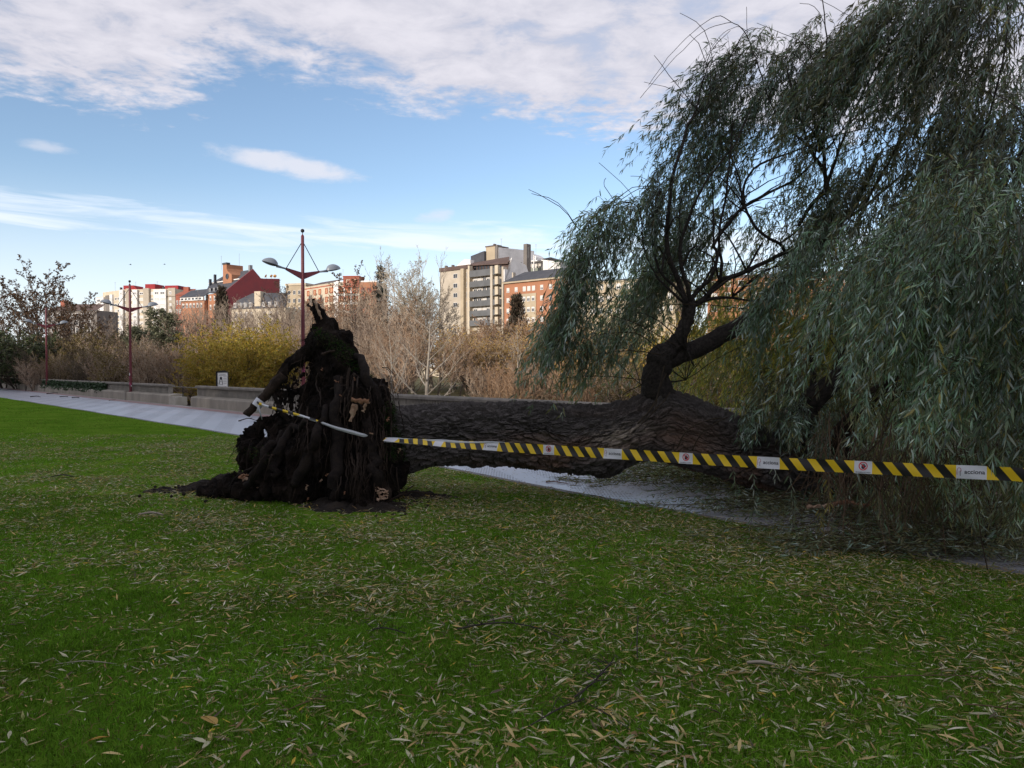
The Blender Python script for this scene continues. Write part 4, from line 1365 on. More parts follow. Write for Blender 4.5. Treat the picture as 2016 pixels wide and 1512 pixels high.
# upright thin bare poplar
tall_lv = [LV(n=1, len=.98, ang=2, up=.1, wig=.02, seg=10), LV(n=26, len=.30, ang=26, up=.55, wig=.05, seg=5, start=.12, taper=.55),
           LV(n=7, len=.4, ang=26, up=.5, wig=.08, seg=3, start=.12), LV(n=4, len=.45, ang=28, up=.4, wig=.08, seg=1, start=.1)]
tree_kind('tall_poplar', 61, 13, .10, tall_lv, wd_pale, tw_pale, None, 0, lsplit=1, twigscale=1.2)
tree_kind('tall_poplar_brown', 62, 13, .10, tall_lv, wd_brown, tw_brown, None, 0, lsplit=1, twigscale=1.2)
# white-barked bare tree with long rising limbs
whi_lv = [LV(n=1, len=.80, ang=3, up=.1, wig=.035, seg=10), LV(n=15, len=.62, ang=48, up=.55, wig=.05, seg=7, start=.05, taper=.55),
          LV(n=7, len=.38, ang=34, up=.35, wig=.07, seg=4, start=.2), LV(n=5, len=.4, ang=34, up=.25, wig=.1, seg=2, start=.15)]
tree_kind('white_tree', 71, 11, .15, whi_lv, wd_pale, tw_pale, None, 0, lsplit=2, twigscale=1.0)


def conifer(key, seed, H, w, cols, up=-.25, dens=1.0):
    rng = np.random.default_rng(seed)
    nb = int(150 * dens)
    t = np.sort(rng.random(nb)) ** .9
    z = H * (.05 + .93 * t)
    ln = w * (1 - t) ** .8 * rng.uniform(.7, 1.15, nb) + .08
    az_ = np.arange(nb) * 2.4 + rng.random(nb)
    A = np.stack([0 * z, 0 * z, z], 1)
    B = A + np.stack([np.cos(az_) * ln, np.sin(az_) * ln, up * ln], 1)
    Vt, Qt, _t = tube_arr([(0, 0, -.2), (0, 0, H * .5), (0, 0, H)], [.14, .08, .02], 6, False)
    trunk = mesh_np(key + '_trunk', Vt, [np.array(Qt)], wd_dark)
    Vc, Qc = segs_arr(A, B, np.full(nb, .025), np.full(nb, .008), 3)
    idx = np.repeat(np.arange(nb), 26)
    tt = rng.random((len(idx), 1)) ** .7
    pos = A[idx] * (1 - tt) + B[idx] * tt + rng.normal(size=(len(idx), 3)) * .10
    d = unit(unit(B[idx] - A[idx]) + rng.normal(size=pos.shape) * .5 + [0, 0, -.3 if up < 0 else .9])
    s = unit(np.cross(d, rng.normal(size=pos.shape)))
    LV_, LT = leaves_arr(pos, d, s, rng.uniform(.22, .42, len(pos)), rng.uniform(.07, .13, len(pos)))
    ch = np.array(cols)[rng.integers(0, len(cols), len(pos))] * rng.uniform(.7, 1.3, (len(pos), 1))
    crown = mesh_np(key + '_crown', np.concatenate([Vc, LV_]), [Qc, LT + len(Vc)], [wd_dark, lf], [0] * len(Qc) + [1] * len(LT), np.concatenate([np.ones((len(Vc), 3)), np.repeat(ch, 4, 0)]))
    TREES[key] = (trunk, crown, H)


conifer('spruce', 81, 12, 2.0, [(.030, .040, .028), (.042, .05, .035)])
conifer('cypress', 82, 7, 1.0, [(.085, .060, .042), (.07, .05, .038), (.06, .055, .035)], up=.7, dens=1.2)


def plant(kind, px, ptop, Y, name, label, cat='tree', group=None, wide=1.0, rz=None, pbase=None, zbase=None):
    trunk, crown, H = TREES[kind]
    top = P(px, ptop, Y)
    zb = zbase if zbase is not None else float(far_ground_h(top.x, top.y)) - .05
    h = top.z - zb
    root = empty(name, (top.x, top.y, zb), rz if rz is not None else (px * 7.13 + Y) % 6.28, label, cat, group)
    k = h / H
    root.scale = (k * wide, k * wide, k)
    link('trunk', trunk, root); link('crown', crown, root)
    return root


GB = 'bare brown trees massed beyond the parapet'
GS = 'brown shrubs massed behind the parapet'
# far left
plant('leafy_plane', 76, 498, 72, 'plane_tree', 'big leafless tree with scattered dry leaves against the sky at far left', wide=1.15)
plant('leafy_plane', 36, 556, 84, 'plane_tree', 'bare tree between the two leftmost plane trees, standing farther back', rz=2.2)
plant('leafy_plane', 112, 540, 92, 'plane_tree', 'slimmer bare tree directly right of the big leafless plane tree', rz=4.0)
plant('leafy_plane', 178, 588, 90, 'plane_tree', 'low bare tree in front of the pale end wing', rz=1.1)
plant('leafy_plane', -8, 528, 76, 'plane_tree', 'bare tree with scattered dry leaves cut by the left picture edge')
plant('leafy_plane', 148, 560, 80, 'plane_tree', 'smaller bare tree with dry leaves before the brown roofed house')
plant('thicket_green', 8, 632, 66, 'evergreen_shrub', 'dark green evergreen shrub mass at the far left edge', 'shrub', wide=1.5)
plant('thicket_green', 40, 650, 63, 'evergreen_shrub', 'dark green evergreen shrub behind the farthest lamp', 'shrub', wide=1.3)
plant('thicket_green', -30, 640, 60, 'evergreen_shrub', 'dark evergreen shrub cut by the left picture edge', 'shrub', wide=1.5)
n_ = 0
rt_ = random.Random(9)
# dark thickets on the left, several ranks deep
for i, px in enumerate(range(48, 360, 19)):
    for rnk, (Y, tp) in enumerate(((60, 690), (72, 672), (88, 652))):
        if rnk == 2 and px < 90: continue
        kd = rt_.choice(['thicket_dark', 'thicket_dark', 'thicket_olive', 'bare_dark', 'thicket_brown'] if px < 200 else ['thicket_olive', 'thicket_dark', 'thicket_brown', 'bare_dark'])
        yy = Y * (53 / 60 if px > 200 else 1)
        plant(kd, px + rt_.uniform(-8, 8), tp + rt_.uniform(-16, 14), yy + rt_.uniform(-3, 3), 'brown_shrub', 'dark brown leafless shrub massed behind the ivy covered parapet', 'shrub', GS + ' left of the gap', wide=rt_.uniform(1.1, 1.5))
for (px, tp, Y) in ((206, 612, 84), (236, 604, 88), (264, 612, 86), (294, 600, 90), (318, 606, 88), (340, 596, 92)):
    plant('bare_a', px, tp, Y, 'bare_tree', 'bare brown tree below the cream block', 'tree', 'bare trees below the cream apartment block', wide=1.1)
plant('grey_green', 322, 604, 74, 'leafy_tree', 'grey green leafy tree below the cream apartment block', wide=1.35)
plant('grey_green', 276, 640, 70, 'leafy_tree', 'lower grey green tree directly right of the second lamp', wide=1.3)
plant('thicket_brown', 300, 648, 48, 'brown_shrub', 'light brown rounded shrub between second lamp and parapet gap', 'shrub', wide=1.3)
plant('thicket_olive', 232, 672, 50, 'olive_shrub', 'olive brown shrub left of the second lamp pole', 'shrub', wide=1.4)
for i, (px, tp, Y) in enumerate(((352, 585, 92), (378, 578, 86), (402, 570, 88), (424, 582, 84), (446, 590, 90), (470, 590, 96), (494, 596, 92), (524, 588, 96), (548, 575, 98))):
    plant('tall_poplar' if i % 2 == 0 else 'tall_poplar_brown', px, tp, Y, 'bare_poplar', 'slender bare upright tree in front of the red gabled house', 'tree', 'slender bare trees below the red gabled house', wide=1.0)
for (px, tp, Y) in [(348 + 9 * i, 597 + (i * 37 % 23) - 10 - (8 if i > 10 else 0), 74 + (i * 29 % 17)) for i in range(29)]:
    plant('bare_a', px, tp, Y, 'bare_tree', 'bare brown tree in the mass behind the yellow willow', 'tree', GB + ' behind the yellow willow', wide=1.15)
plant('cypress', 436, 568, 120, 'conifer', 'small dark conifer beside the red gable wall', wide=.9)
plant('bare_dark', 566, 548, 150, 'bare_tree', 'dark bare treetop left of the tall lamp against the sky')
for (px, tp, Y, kd) in ((360, 664, 49, 'thicket_brown'), (382, 676, 48, 'thicket_brown'), (372, 640, 50, 'bare_b'), (396, 650, 54, 'thicket_dark')):
    plant(kd, px, tp, Y, 'brown_shrub', 'brown shrub seen through the gap in the parapet', 'shrub', GS + ' at the gap', wide=1.3)
# yellow willow
plant('yellow_willow', 462, 618, 46, 'yellow_willow', 'broad yellow green willow behind the information sign', wide=1.15)
plant('yellow_willow', 520, 624, 49, 'yellow_willow', 'orange tinged yellow willow right of the first, before the tall lamp', wide=1.05, rz=2.0)
plant('yellow_willow', 424, 676, 44, 'yellow_willow', 'low yellow green willow nearest the information sign', wide=1.2, rz=4.4)
# middle bare mass
mid = []
for i, px in enumerate(range(556, 800, 15)):
    for (Y, tp) in ((54, 646), (66, 612), (82, 576)):
        kd = rt_.choice(['bare_a', 'bare_a', 'bare_b', 'thicket_brown', 'tall_poplar_brown'])
        plant(kd, px + rt_.uniform(-7, 7), tp + rt_.uniform(-20, 18), Y + rt_.uniform(-4, 4), 'bare_tree', 'bare brown tree in the dense stand behind the root plate', 'tree', GB + ' behind the root plate', wide=rt_.uniform(.95, 1.3))
for (px, tp, Y) in ((696, 566, 88), (722, 560, 92), (748, 548, 90), (776, 556, 86), (800, 570, 84), (664, 590, 86), (640, 606, 84)):
    plant('bare_a', px, tp, Y, 'bare_tree', 'tall bare brown tree below the red corner tower', 'tree', 'tall bare trees below the red corner tower', wide=1.0)
plant('leafy_plane', 690, 516, 118, 'bare_tree', 'bare tree with a few leaves before the red tower')
plant('tall_poplar', 767, 486, 92, 'bare_poplar', 'tallest slender bare tree left of the pale leafy tree', wide=1.2)
plant('tall_poplar', 784, 500, 96, 'bare_poplar', 'slender bare tree touching the left of the pale leafy tree', wide=1.1)
plant('tall_poplar_brown', 733, 520, 100, 'bare_poplar', 'slender bare tree right of the red tower', wide=1.2)
plant('tall_poplar_brown', 716, 540, 104, 'bare_poplar', 'short slender bare tree at the foot of the red tower', wide=1.2)
plant('spruce', 750, 519, 120, 'spruce', 'dark narrow spruce right of the red tower', wide=1.0)
plant('pale_poplar', 850, 503, 84, 'pale_tree', 'large pale grey leafy tree left of the balcony block', wide=1.5)
plant('pale_poplar', 812, 540, 80, 'pale_tree', 'smaller pale leafy tree merging with the large pale one', wide=1.4, rz=1.0)
plant('pale_poplar', 896, 560, 88, 'pale_tree', 'pale leafy tree at the foot of the balcony block', wide=1.4, rz=2.2)
plant('tall_poplar', 838, 480, 100, 'bare_poplar', 'bare spire behind the large pale leafy tree')
plant('tall_poplar', 866, 486, 104, 'bare_poplar', 'right bare spire behind the large pale leafy tree')
plant('white_tree', 836, 566, 40, 'white_barked_tree', 'white barked bare tree with long rising limbs before the pale tree', wide=1.35, rz=.3)
plant('white_tree', 772, 590, 44, 'white_barked_tree', 'thinner pale barked bare tree right above the root plate', wide=.9, rz=2.3)
plant('white_tree', 1018, 600, 70, 'white_barked_tree', 'pale leaning bare tree before the orange brick building', wide=.8, rz=1.1)
for (px, tp, Y) in ((790, 640, 46), (858, 660, 62), (884, 640, 66), (812, 668, 56), (905, 668, 72)):
    plant(rt_.choice(['bare_a', 'bare_b', 'thicket_brown']), px, tp, Y, 'bare_tree', 'bare brown tree around the white barked tree', 'tree', GB + ' around the white barked tree', wide=1.2)
# right of it: ochre and reddish
plant('golden_tree', 952, 622, 76, 'golden_tree', 'ochre yellow leafy tree below the balcony block', wide=1.35)
plant('golden_tree', 925, 640, 82, 'golden_tree', 'smaller ochre tree at the left of the larger ochre one', wide=1.2, rz=1.4)
plant('golden_tree', 1074, 636, 84, 'golden_tree', 'ochre tree before the orange brick building', wide=1.2, rz=2.4)
plant('cypress', 1018, 583, 104, 'cypress', 'dark brown conical cypress before the orange brick building', wide=1.2)
for i, px in enumerate(range(935, 1150, 14)):
    for (Y, tp) in ((88, 648), (100, 622)):
        kd = rt_.choice(['thicket_red', 'bare_b', 'thicket_red', 'golden_tree', 'thicket_brown'])
        plant(kd, px + rt_.uniform(-6, 6), tp + rt_.uniform(-8, 22), Y + rt_.uniform(-5, 5), 'russet_shrub', 'russet leafless shrub below the orange brick building', 'shrub', 'russet shrubs below the brick building', wide=rt_.uniform(1.1, 1.5))
for i, px in enumerate((948, 980, 1012, 1050, 1086, 1120, 1150, 1176)):
    plant(rt_.choice(['thicket_red', 'thicket_brown', 'thicket_red']), px, 706 + rt_.uniform(-14, 22), 38 + rt_.uniform(-5, 6), 'russet_shrub', 'low reddish shrub just over the parapet above the fallen trunk', 'shrub', 'low reddish shrubs over the parapet', wide=rt_.uniform(.9, 1.2))
# golden willow behind the fallen crown
plant('golden_tree', 1196, 598, 40, 'golden_tree', 'golden leafy tree behind the left end of the willow crown', wide=1.1)
plant('golden_tree', 1290, 610, 36, 'golden_tree', 'golden leafy tree behind the willow fork', wide=1.1, rz=2)
plant('yellow_willow', 1400, 600, 34, 'yellow_willow', 'yellow green willow beyond the parapet behind the thick limb', wide=1.2)
for (px, tp, Y, kd) in ((1150, 690, 33, 'thicket_red'), (1240, 690, 30, 'thicket_olive'), (1330, 690, 28, 'thicket_olive'), (1440, 660, 30, 'thicket_olive'), (1540, 600, 34, 'bare_b'), (1480, 480, 60, 'tall_poplar_brown'), (1560, 500, 64, 'tall_poplar'), (1640, 520, 50, 'bare_a'), (1740, 560, 36, 'thicket_green'), (1860, 540, 34, 'thicket_green'), (1980, 560, 32, 'thicket_green'), (1620, 640, 30, 'thicket_green'), (1700, 700, 24, 'thicket_green'), (1820, 690, 24, 'thicket_green'), (1960, 690, 24, 'thicket_green')):
    plant(kd, px, tp, Y, 'shrub', 'shrub beyond the parapet glimpsed through the fallen willow', 'shrub', 'shrubs glimpsed through the fallen willow', wide=1.3)

ORD = ['first', 'second', 'third', 'fourth', 'fifth', 'sixth', 'seventh', 'eighth', 'ninth', 'tenth']


def number(group, pattern):
    """tell the members of a short row apart by their order from a landmark at its left end"""
    mem = [o for o in bpy.data.objects if o.get('group') == group]
    mem.sort(key=lambda o: o.location.x / o.location.y)
    for o, w_ in zip(mem, ORD):
        o['label'] = pattern.replace('*', w_)


number('low reddish shrubs over the parapet', '* low reddish shrub from the white barked tree, just over the parapet')
number(GS + ' at the gap', '* brown shrub from the left seen through the parapet gap')
number(GB + ' around the white barked tree', '* bare brown tree from the root plate, near the white barked tree')
number('tall bare trees below the red corner tower', '* tall bare brown tree from the tall lamp, below the red tower')
number('bare trees below the cream apartment block', '* bare brown tree from the far left lamp, below the cream block')
number('slender bare trees below the red gabled house', '* slender upright bare tree from the parapet gap, below the red gable')

# two small birds
for (px, py, Y, nm) in ((257, 521, 150, 'small dark bird flying over the cream block, the left one'), (324, 520.5, 165, 'small dark bird flying over the cream block, the right one')):
    p = P(px, py, Y)
    br = empty('bird', p, .6, nm, 'bird', 'birds over the cream block')
    mb = MB(); mb.ball((0, 0, 0), (.20, .07, .06), 8, 6); mb.add([(-.18, -.04, 0), (-.18, .04, 0), (-.36, .06, 0), (-.36, -.06, .01)], [(0, 1, 2, 3)]); mb.build('body', MT['black'], br)
    for s in (-1, 1):
        mb = MB(); mb.add([(.08, s * .05, .02), (-.08, s * .05, .02), (-.06, s * .30, .12), (.05, s * .30, .12), (-.12, s * .58, .06)], [(0, 1, 2, 3)], [(3, 2, 4)]); mb.build('wing', MT['black'], br)
# ================================================================== THE FALLEN WILLOW
willow = empty('fallen_willow', (0.4, 9.4, 0), 0, 'huge uprooted weeping willow lying across the path with its root plate in the air', 'tree')
WO = Vector(willow.location)


def wl(V):
    return np.asarray(V) - np.array([tuple(WO)])


# ---- trunk: elliptical sections measured along its length, bark ridges as relief
TY = lambda px: float(np.interp(px, [740, 1000, 1300, 1700, 2050], [9.25, 9.45, 9.55, 9.2, 8.6]))
sec = np.array([(722, 812, 968), (745, 806, 958), (785, 803, 944), (830, 799, 923), (870, 797, 917), (900, 796, 916), (1000, 793, 915), (1060, 790, 920), (1120, 793, 930), (1180, 794, 937), (1212, 791, 935), (1245, 785, 914), (1275, 774, 907), (1310, 768, 912), (1350, 777, 924), (1400, 796, 938), (1440, 816, 952), (1500, 842, 968), (1580, 872, 982), (1660, 905, 990), (1760, 935, 1000), (1850, 955, 1010)], float)
ns, nt = 860, 250
pxs = np.linspace(722, 1850, ns)
tp_ = np.interp(pxs, sec[:, 0], sec[:, 1]); bt_ = np.interp(pxs, sec[:, 0], sec[:, 2])
ker = np.ones(13) / 13
def smooth1(a): return np.convolve(np.pad(a, 6, mode='edge'), ker, 'valid')
tp_, bt_ = smooth1(tp_), smooth1(bt_)
ctr, rv = [], []
for x, a, b_ in zip(pxs, tp_, bt_):
    Y = TY(x)
    p1, p2 = P(x, a, Y), P(x, b_, Y)
    ctr.append((p1 + p2) / 2); rv.append((p1.z - p2.z) / 2)
ctr = np.array([tuple(c) for c in ctr]); rv = np.array(rv)
rd = np.minimum(rv * 1.0, .46)
th = np.linspace(0, 2 * PI, nt, endpoint=False)
slen = np.concatenate([[0], np.cumsum(np.linalg.norm(np.diff(ctr, axis=0), axis=1))])
SS, TT = np.meshgrid(slen, th, indexing='ij')
cx_, sx_ = np.cos(TT), np.sin(TT)
RR = 0.40
warp = fbm(np.stack([SS * 1.6, cx_ * 1.2, sx_ * 1.2], -1).reshape(-1, 3), 3, 5).reshape(SS.shape)
twist = TT + 0.3 * np.sin(SS * .8) + .7 * (warp - .5)
cc_ = np.stack([SS * 6.5, np.cos(twist) * 8.5, np.sin(twist) * 8.5], -1).reshape(-1, 3)
wq = np.stack([vnoise(cc_ * .7, 61), vnoise(cc_ * .7, 62), vnoise(cc_ * .7, 63)], 1) - .5
pc_ = np.stack([SS.ravel() * 6.0, np.cos(twist).ravel() * 8.2, np.sin(twist).ravel() * 8.2], 1) + wq * [1.2, 1.6, 1.6]
f1, f2, cid0 = cells(pc_, 5)
g1, g2, cid1 = cells(pc_ * [1.6, 2.3, 2.3] + 7.3, 9)
plate = np.clip((f2 - f1) / .30, 0, 1); plate = plate * plate * (3 - 2 * plate)
fine = np.clip((g2 - g1) / .35, 0, 1)
rg3 = vnoise(cc_ * [4, 4.5, 4.5], 9)
rel = (0.046 * plate * (.55 + .75 * cid0) + 0.017 * fine * (.5 + .8 * cid1) + 0.010 * rg3).reshape(SS.shape)
lump = (fbm(np.stack([SS * 1.1, cx_ * 1.1, sx_ * 1.1], -1).reshape(-1, 3), 3, 31).reshape(SS.shape) - .5) * .10
# bare torn wood on the flank by the fork: shallow hollow, smoother
pxg = np.interp(SS, slen, pxs)
front = np.clip(-sx_, 0, 1)
hol = np.exp(-((pxg - 1345) / 75) ** 2) * np.exp(-((cx_ + .05) / .5) ** 2) * (sx_ < 0)
hol2 = np.exp(-((pxg - 1215) / 55) ** 2 - ((cx_ - .1) / .3) ** 2) * (sx_ < 0)
radm = rel * (1 - .6 * hol) + lump - .12 * hol
radm += hol2 * .05 * (fbm(np.stack([SS * 12, cx_ * 9, sx_ * 9], -1).reshape(-1, 3), 3, 77).reshape(SS.shape))
# flanges running out to the fork
V = np.zeros((ns, nt, 3))
V[..., 0] = ctr[:, 0:1]; V[..., 1] = ctr[:, 1:2] + sx_ * (rd[:, None] + radm - .055)
V[..., 2] = ctr[:, 2:3] + cx_ * (rv[:, None] + radm - .055)
V[..., 0] += (vnoise(np.stack([SS * 5, cx_ * 6, sx_ * 6], -1).reshape(-1, 3), 4).reshape(SS.shape) - .5) * .03
Vf = V.reshape(-1, 3)
idx = np.arange(ns * nt).reshape(ns, nt)
Qt = np.stack([idx[:-1], np.roll(idx[:-1], -1, 1), np.roll(idx[1:], -1, 1), idx[1:]], -1).reshape(-1, 4)
# bark colours: grey black crust, reddish brown where the crust has come off, pale burl
pk = np.zeros((ns * nt, 3)) + np.array([.085, .077, .075])
pn = fbm(np.stack([SS * 1.5, cx_ * 2.2, sx_ * 2.2], -1).reshape(-1, 3), 4, 91)
bare = np.clip((pn - .54) * 7, 0, 1) * np.clip(.9 - cx_.ravel() * .9, .1, 1) * np.interp(pxg.ravel(), [740, 950, 1100, 1500, 1700], [.08, .22, .7, .8, .3])
bare = np.maximum(bare * .75, hol.ravel() * .8 * np.clip(pn * 2 - .35, 0, 1))
hn = vnoise(cc_ * [2.5, 3, 3], 55)
pk = pk * (1 - bare[:, None]) + bare[:, None] * (np.array([.19, .105, .068]) * (.55 + .8 * hn[:, None]))
gp = np.clip(hol2.ravel() * 1.3, 0, 1) * np.clip(vnoise(cc_ * [3, 3.5, 3.5], 66) * 2.2 - .6, 0, 1)
pk = pk * (1 - gp[:, None]) + gp[:, None] * np.array([.34, .29, .24])
strip = np.exp(-((pxg - 1120) / 130) ** 2 - ((cx_ + .22) / .16) ** 2).ravel() * (sx_.ravel() < 0)
pk = pk * (1 - .75 * strip[:, None]) + .75 * strip[:, None] * np.array([.24, .17, .13]) * (.5 + .9 * hn[:, None])
pk *= (.7 + .6 * cid0 * .6 + .4 * vnoise(cc_ * 2.2, 12))[:, None]
m_bark = mat('willow_bark', W1, .85, attr=True, bump=.9, bscale=55, spec=.25)
link('trunk', mesh_np('trunk', wl(Vf), [Qt], m_bark, None, pk), willow)

# ---- root plate: overlapping masses fused by a voxel remesh, then roughened
rmb = MB()
ells = [(690, 868, 9.0, 92, 112, .50), (640, 900, 8.9, 98, 84, .50), (566, 918, 8.95, 62, 62, .42), (500, 895, 9.15, 26, 34, .22), (688, 800, 9.1, 60, 66, .45), (662, 722, 9.2, 36, 58, .36),
        (642, 678, 9.2, 40, 34, .30), (648, 650, 9.25, 17, 28, .16), (720, 796, 8.95, 34, 48, .34), (706, 786, 8.75, 24, 26, .22), (742, 900, 8.85, 44, 82, .40), (702, 958, 8.6, 52, 48, .36), (712, 985, 8.5, 34, 24, .26),
        (594, 956, 8.9, 82, 30, .40), (640, 760, 9.3, 26, 60, .25), (628, 830, 9.2, 46, 54, .34), (676, 674, 9.35, 12, 26, .18), (560, 850, 9.15, 30, 26, .22), (745, 772, 9.0, 20, 26, .2), (760, 930, 8.9, 32, 46, .34), (512, 966, 9.0, 44, 20, .32), (470, 962, 9.15, 34, 20, .26), (430, 968, 9.3, 34, 15, .24)]
for (px, py, Y, rx, rz_, ry) in ells:
    rmb.ball(P(px, py, Y), (M(rx, Y), ry, M(rz_, Y)), 20, 14)


def ptube(mb, pts, n=10, mi=0, jit=0.0):
    """pts: (px,py,Y,radius px)"""
    pp = [P(a, b_, c) for a, b_, c, _ in pts]
    mb.tube(pp, [M(r_, c) for _, _, c, r_ in pts], n, True, mi)


ptube(rmb, [(660, 700, 9.25, 24), (650, 660, 9.25, 20), (635, 630, 9.25, 17), (623, 607, 9.25, 13), (618, 599, 9.25, 9)], 14)
ptube(rmb, [(680, 652, 9.25, 8), (684, 664, 9.25, 9), (689, 695, 9.2, 9), (698, 735, 9.15, 12)], 10)
ptube(rmb, [(640, 684, 9.2, 20), (597, 699, 9.15, 15), (572, 714, 9.1, 12.5), (555, 744, 9.05, 11), (530, 764, 9.0, 10)], 12)
ptube(rmb, [(640, 756, 9.2, 18), (611, 760, 9.15, 12), (580, 772, 9.1, 10), (550, 777, 9.05, 9), (527, 776, 9.0, 7)], 10)
ptube(rmb, [(612, 762, 9.15, 11), (603, 785, 9.1, 12), (594, 806, 9.1, 9), (596, 826, 9.1, 8)], 8)
ptube(rmb, [(578, 772, 9.1, 7), (572, 790, 9.1, 6), (576, 800, 9.1, 4)], 8)
ptube(rmb, [(558, 832, 9.1, 12), (530, 826, 9.1, 10), (514, 838, 9.1, 10), (500, 862, 9.15, 12), (482, 896, 9.2, 14)], 10)
ptube(rmb, [(560, 832, 9.1, 14), (548, 860, 9.1, 15), (545, 895, 9.1, 20)], 10)
tmp = link('root_plate_tmp', rmb.mesh('root_plate_tmp', MT['rootsoil']))
md = tmp.modifiers.new('r', 'REMESH'); md.mode = 'VOXEL'; md.voxel_size = 0.022
dg = bpy.context.evaluated_depsgraph_get()
em = bpy.data.meshes.new_from_object(tmp.evaluated_get(dg))
bpy.data.objects.remove(tmp)
nv = len(em.vertices)
co = np.zeros(nv * 3, np.float32); em.vertices.foreach_get('co', co); co = co.reshape(-1, 3).astype(float)
no = np.zeros(nv * 3, np.float32); em.vertex_normals.foreach_get('vector', no); no = no.reshape(-1, 3)
d1 = fbm(co * [7, 7, 3.5], 3, 1) - .5        # clods and vertical root folds
d2 = fbm(co * [26, 26, 11], 3, 2) - .5
d3 = (1 - np.abs(2 * vnoise(co * [13, 13, 2.2], 6) - 1)) ** 3
_x, _y, _z = co[:, 0], co[:, 1], co[:, 2] - EYE
_py = CY - F_PX * (_y * st + _z * ct) / (_y * ct - _z * st); _px = CX + F_PX * _x / (_y * ct - _z * st)
damp = np.interp(_py, [600, 650, 720], [.30, .45, 1]) * np.where(_py < 800, np.interp(_px, [520, 600, 640], [.5, .6, 1]), 1.15)
co2 = co + no * (damp * (0.15 * d1 + 0.10 * d2 + 0.06 * d3) - .02)[:, None]
em.vertices.foreach_set('co', wl(co2).astype(np.float32).ravel())
em.materials.clear(); em.materials.append(MT['rootsoil'])
em.update()
link('root_plate', em, willow)
RP_CO, RP_NO = co2, no
_x, _y, _z = co2[:, 0], co2[:, 1], co2[:, 2] - EYE
RPX = CX + F_PX * _x / (_y * ct - _z * st); RPY = CY - F_PX * (_y * st + _z * ct) / (_y * ct - _z * st)
RPD = {}
for _a, _b, _c in zip((RPX / 6).astype(int), (RPY / 6).astype(int), _y):
    if _c < RPD.get((_a, _b), 99): RPD[(_a, _b)] = _c


def front_y(px, py, dflt=8.6):
    """distance of the front of the root plate where the sight line through (px,py) meets it"""
    v = [RPD.get((int(px / 6) + i, int(py / 6) + j)) for i in (-1, 0, 1) for j in (-1, 0, 1)]
    v = [k for k in v if k]
    return min(v) if v else dflt


SPL_LATER = []
# ---- roots
rroot = random.Random(12)


def wtube(name, pts, m_, n=8, noise=.0, parent=None, sub=4, kind=None):
    """smooth tube through (px,py,Y,radius px) points, as a part of the willow"""
    pp = [P(a, b_, c) for a, b_, c, _ in pts]; rr = [M(r_, c) for _, _, c, r_ in pts]
    q, r2 = spline(pp, rr, sub)
    if noise:
        q = [p + Vector((rroot.gauss(0, 1), rroot.gauss(0, 1), rroot.gauss(0, 1))) * noise for p in q]
    mb = MB(); mb.tube([p - WO for p in q], r2, n)
    o = mb.build(name, m_, parent or willow, True)
    return o


def spline(pp, rr, sub):
    q, r2 = [], []
    for i in range(len(pp) - 1):
        a, b_, c, d = pp[max(i - 1, 0)], pp[i], pp[i + 1], pp[min(i + 2, len(pp) - 1)]
        for j in range(sub):
            t = j / sub
            q.append(0.5 * ((2 * b_) + (c - a) * t + (2 * a - 5 * b_ + 4 * c - d) * t * t + (3 * b_ - a - 3 * c + d) * t ** 3))
            r2.append(rr[i] * (1 - t) + rr[i + 1] * t)
    q.append(pp[-1]); r2.append(rr[-1])
    return q, r2


wtube('root', [(560, 738, 9.05, 11.5), (540, 756, 9.0, 10.5), (522, 778, 8.98, 9.5), (508, 792, 8.95, 8), (494, 806, 8.92, 7.5), (483, 816, 8.9, 8)], MT['root'], 10, .006)
wtube('root', [(535, 770, 9.0, 4), (546, 795, 9.0, 4.5), (556, 812, 9.0, 6), (572, 838, 9.0, 4)], MT['rootdark'], 8, .006)
wtube('root', [(742, 950, 8.55, 20), (756, 968, 8.5, 14), (768, 975, 8.48, 10)], MT['root'], 10, .004)
for (pts) in ([(735, 1000, 8.45, 2.2), (770, 985, 8.45, 2.2), (800, 966, 8.4, 1.8), (815, 955, 8.4, 1.2)], [(720, 1010, 8.45, 1.8), (738, 985, 8.45, 1.6), (748, 955, 8.5, 1.2)], [(790, 975, 8.4, 1.5), (812, 968, 8.38, 1.3), (850, 972, 8.3, .8)],
              [(745, 960, 8.42, 1.2), (752, 900, 8.45, 1.2), (756, 850, 8.5, 1), (740, 828, 8.5, 1)], [(757, 958, 8.42, .9), (757, 900, 8.45, .9), (756, 870, 8.5, .9)], [(756, 905, 8.45, 2.4), (754, 870, 8.47, 2.2), (753, 848, 8.5, 1.8)],
              [(502, 930, 8.75, 1), (520, 955, 8.7, 1), (540, 977, 8.65, 1)], [(635, 698, 8.82, 3.5), (648, 693, 8.82, 2.4), (660, 690, 8.85, 1.5)], [(650, 766, 8.72, 2), (672, 760, 8.7, 1.6), (685, 757, 8.7, 1.2)],
              [(688, 725, 8.75, 3), (684, 760, 8.7, 3), (690, 790, 8.62, 3)], [(697, 735, 8.74, 2), (694, 770, 8.66, 2), (684, 800, 8.6, 2), (676, 820, 8.58, 1.6)], [(673, 740, 8.78, 3), (668, 790, 8.7, 3), (672, 830, 8.62, 2)]):
    wtube('root', pts, MT['root'], 6, .003)
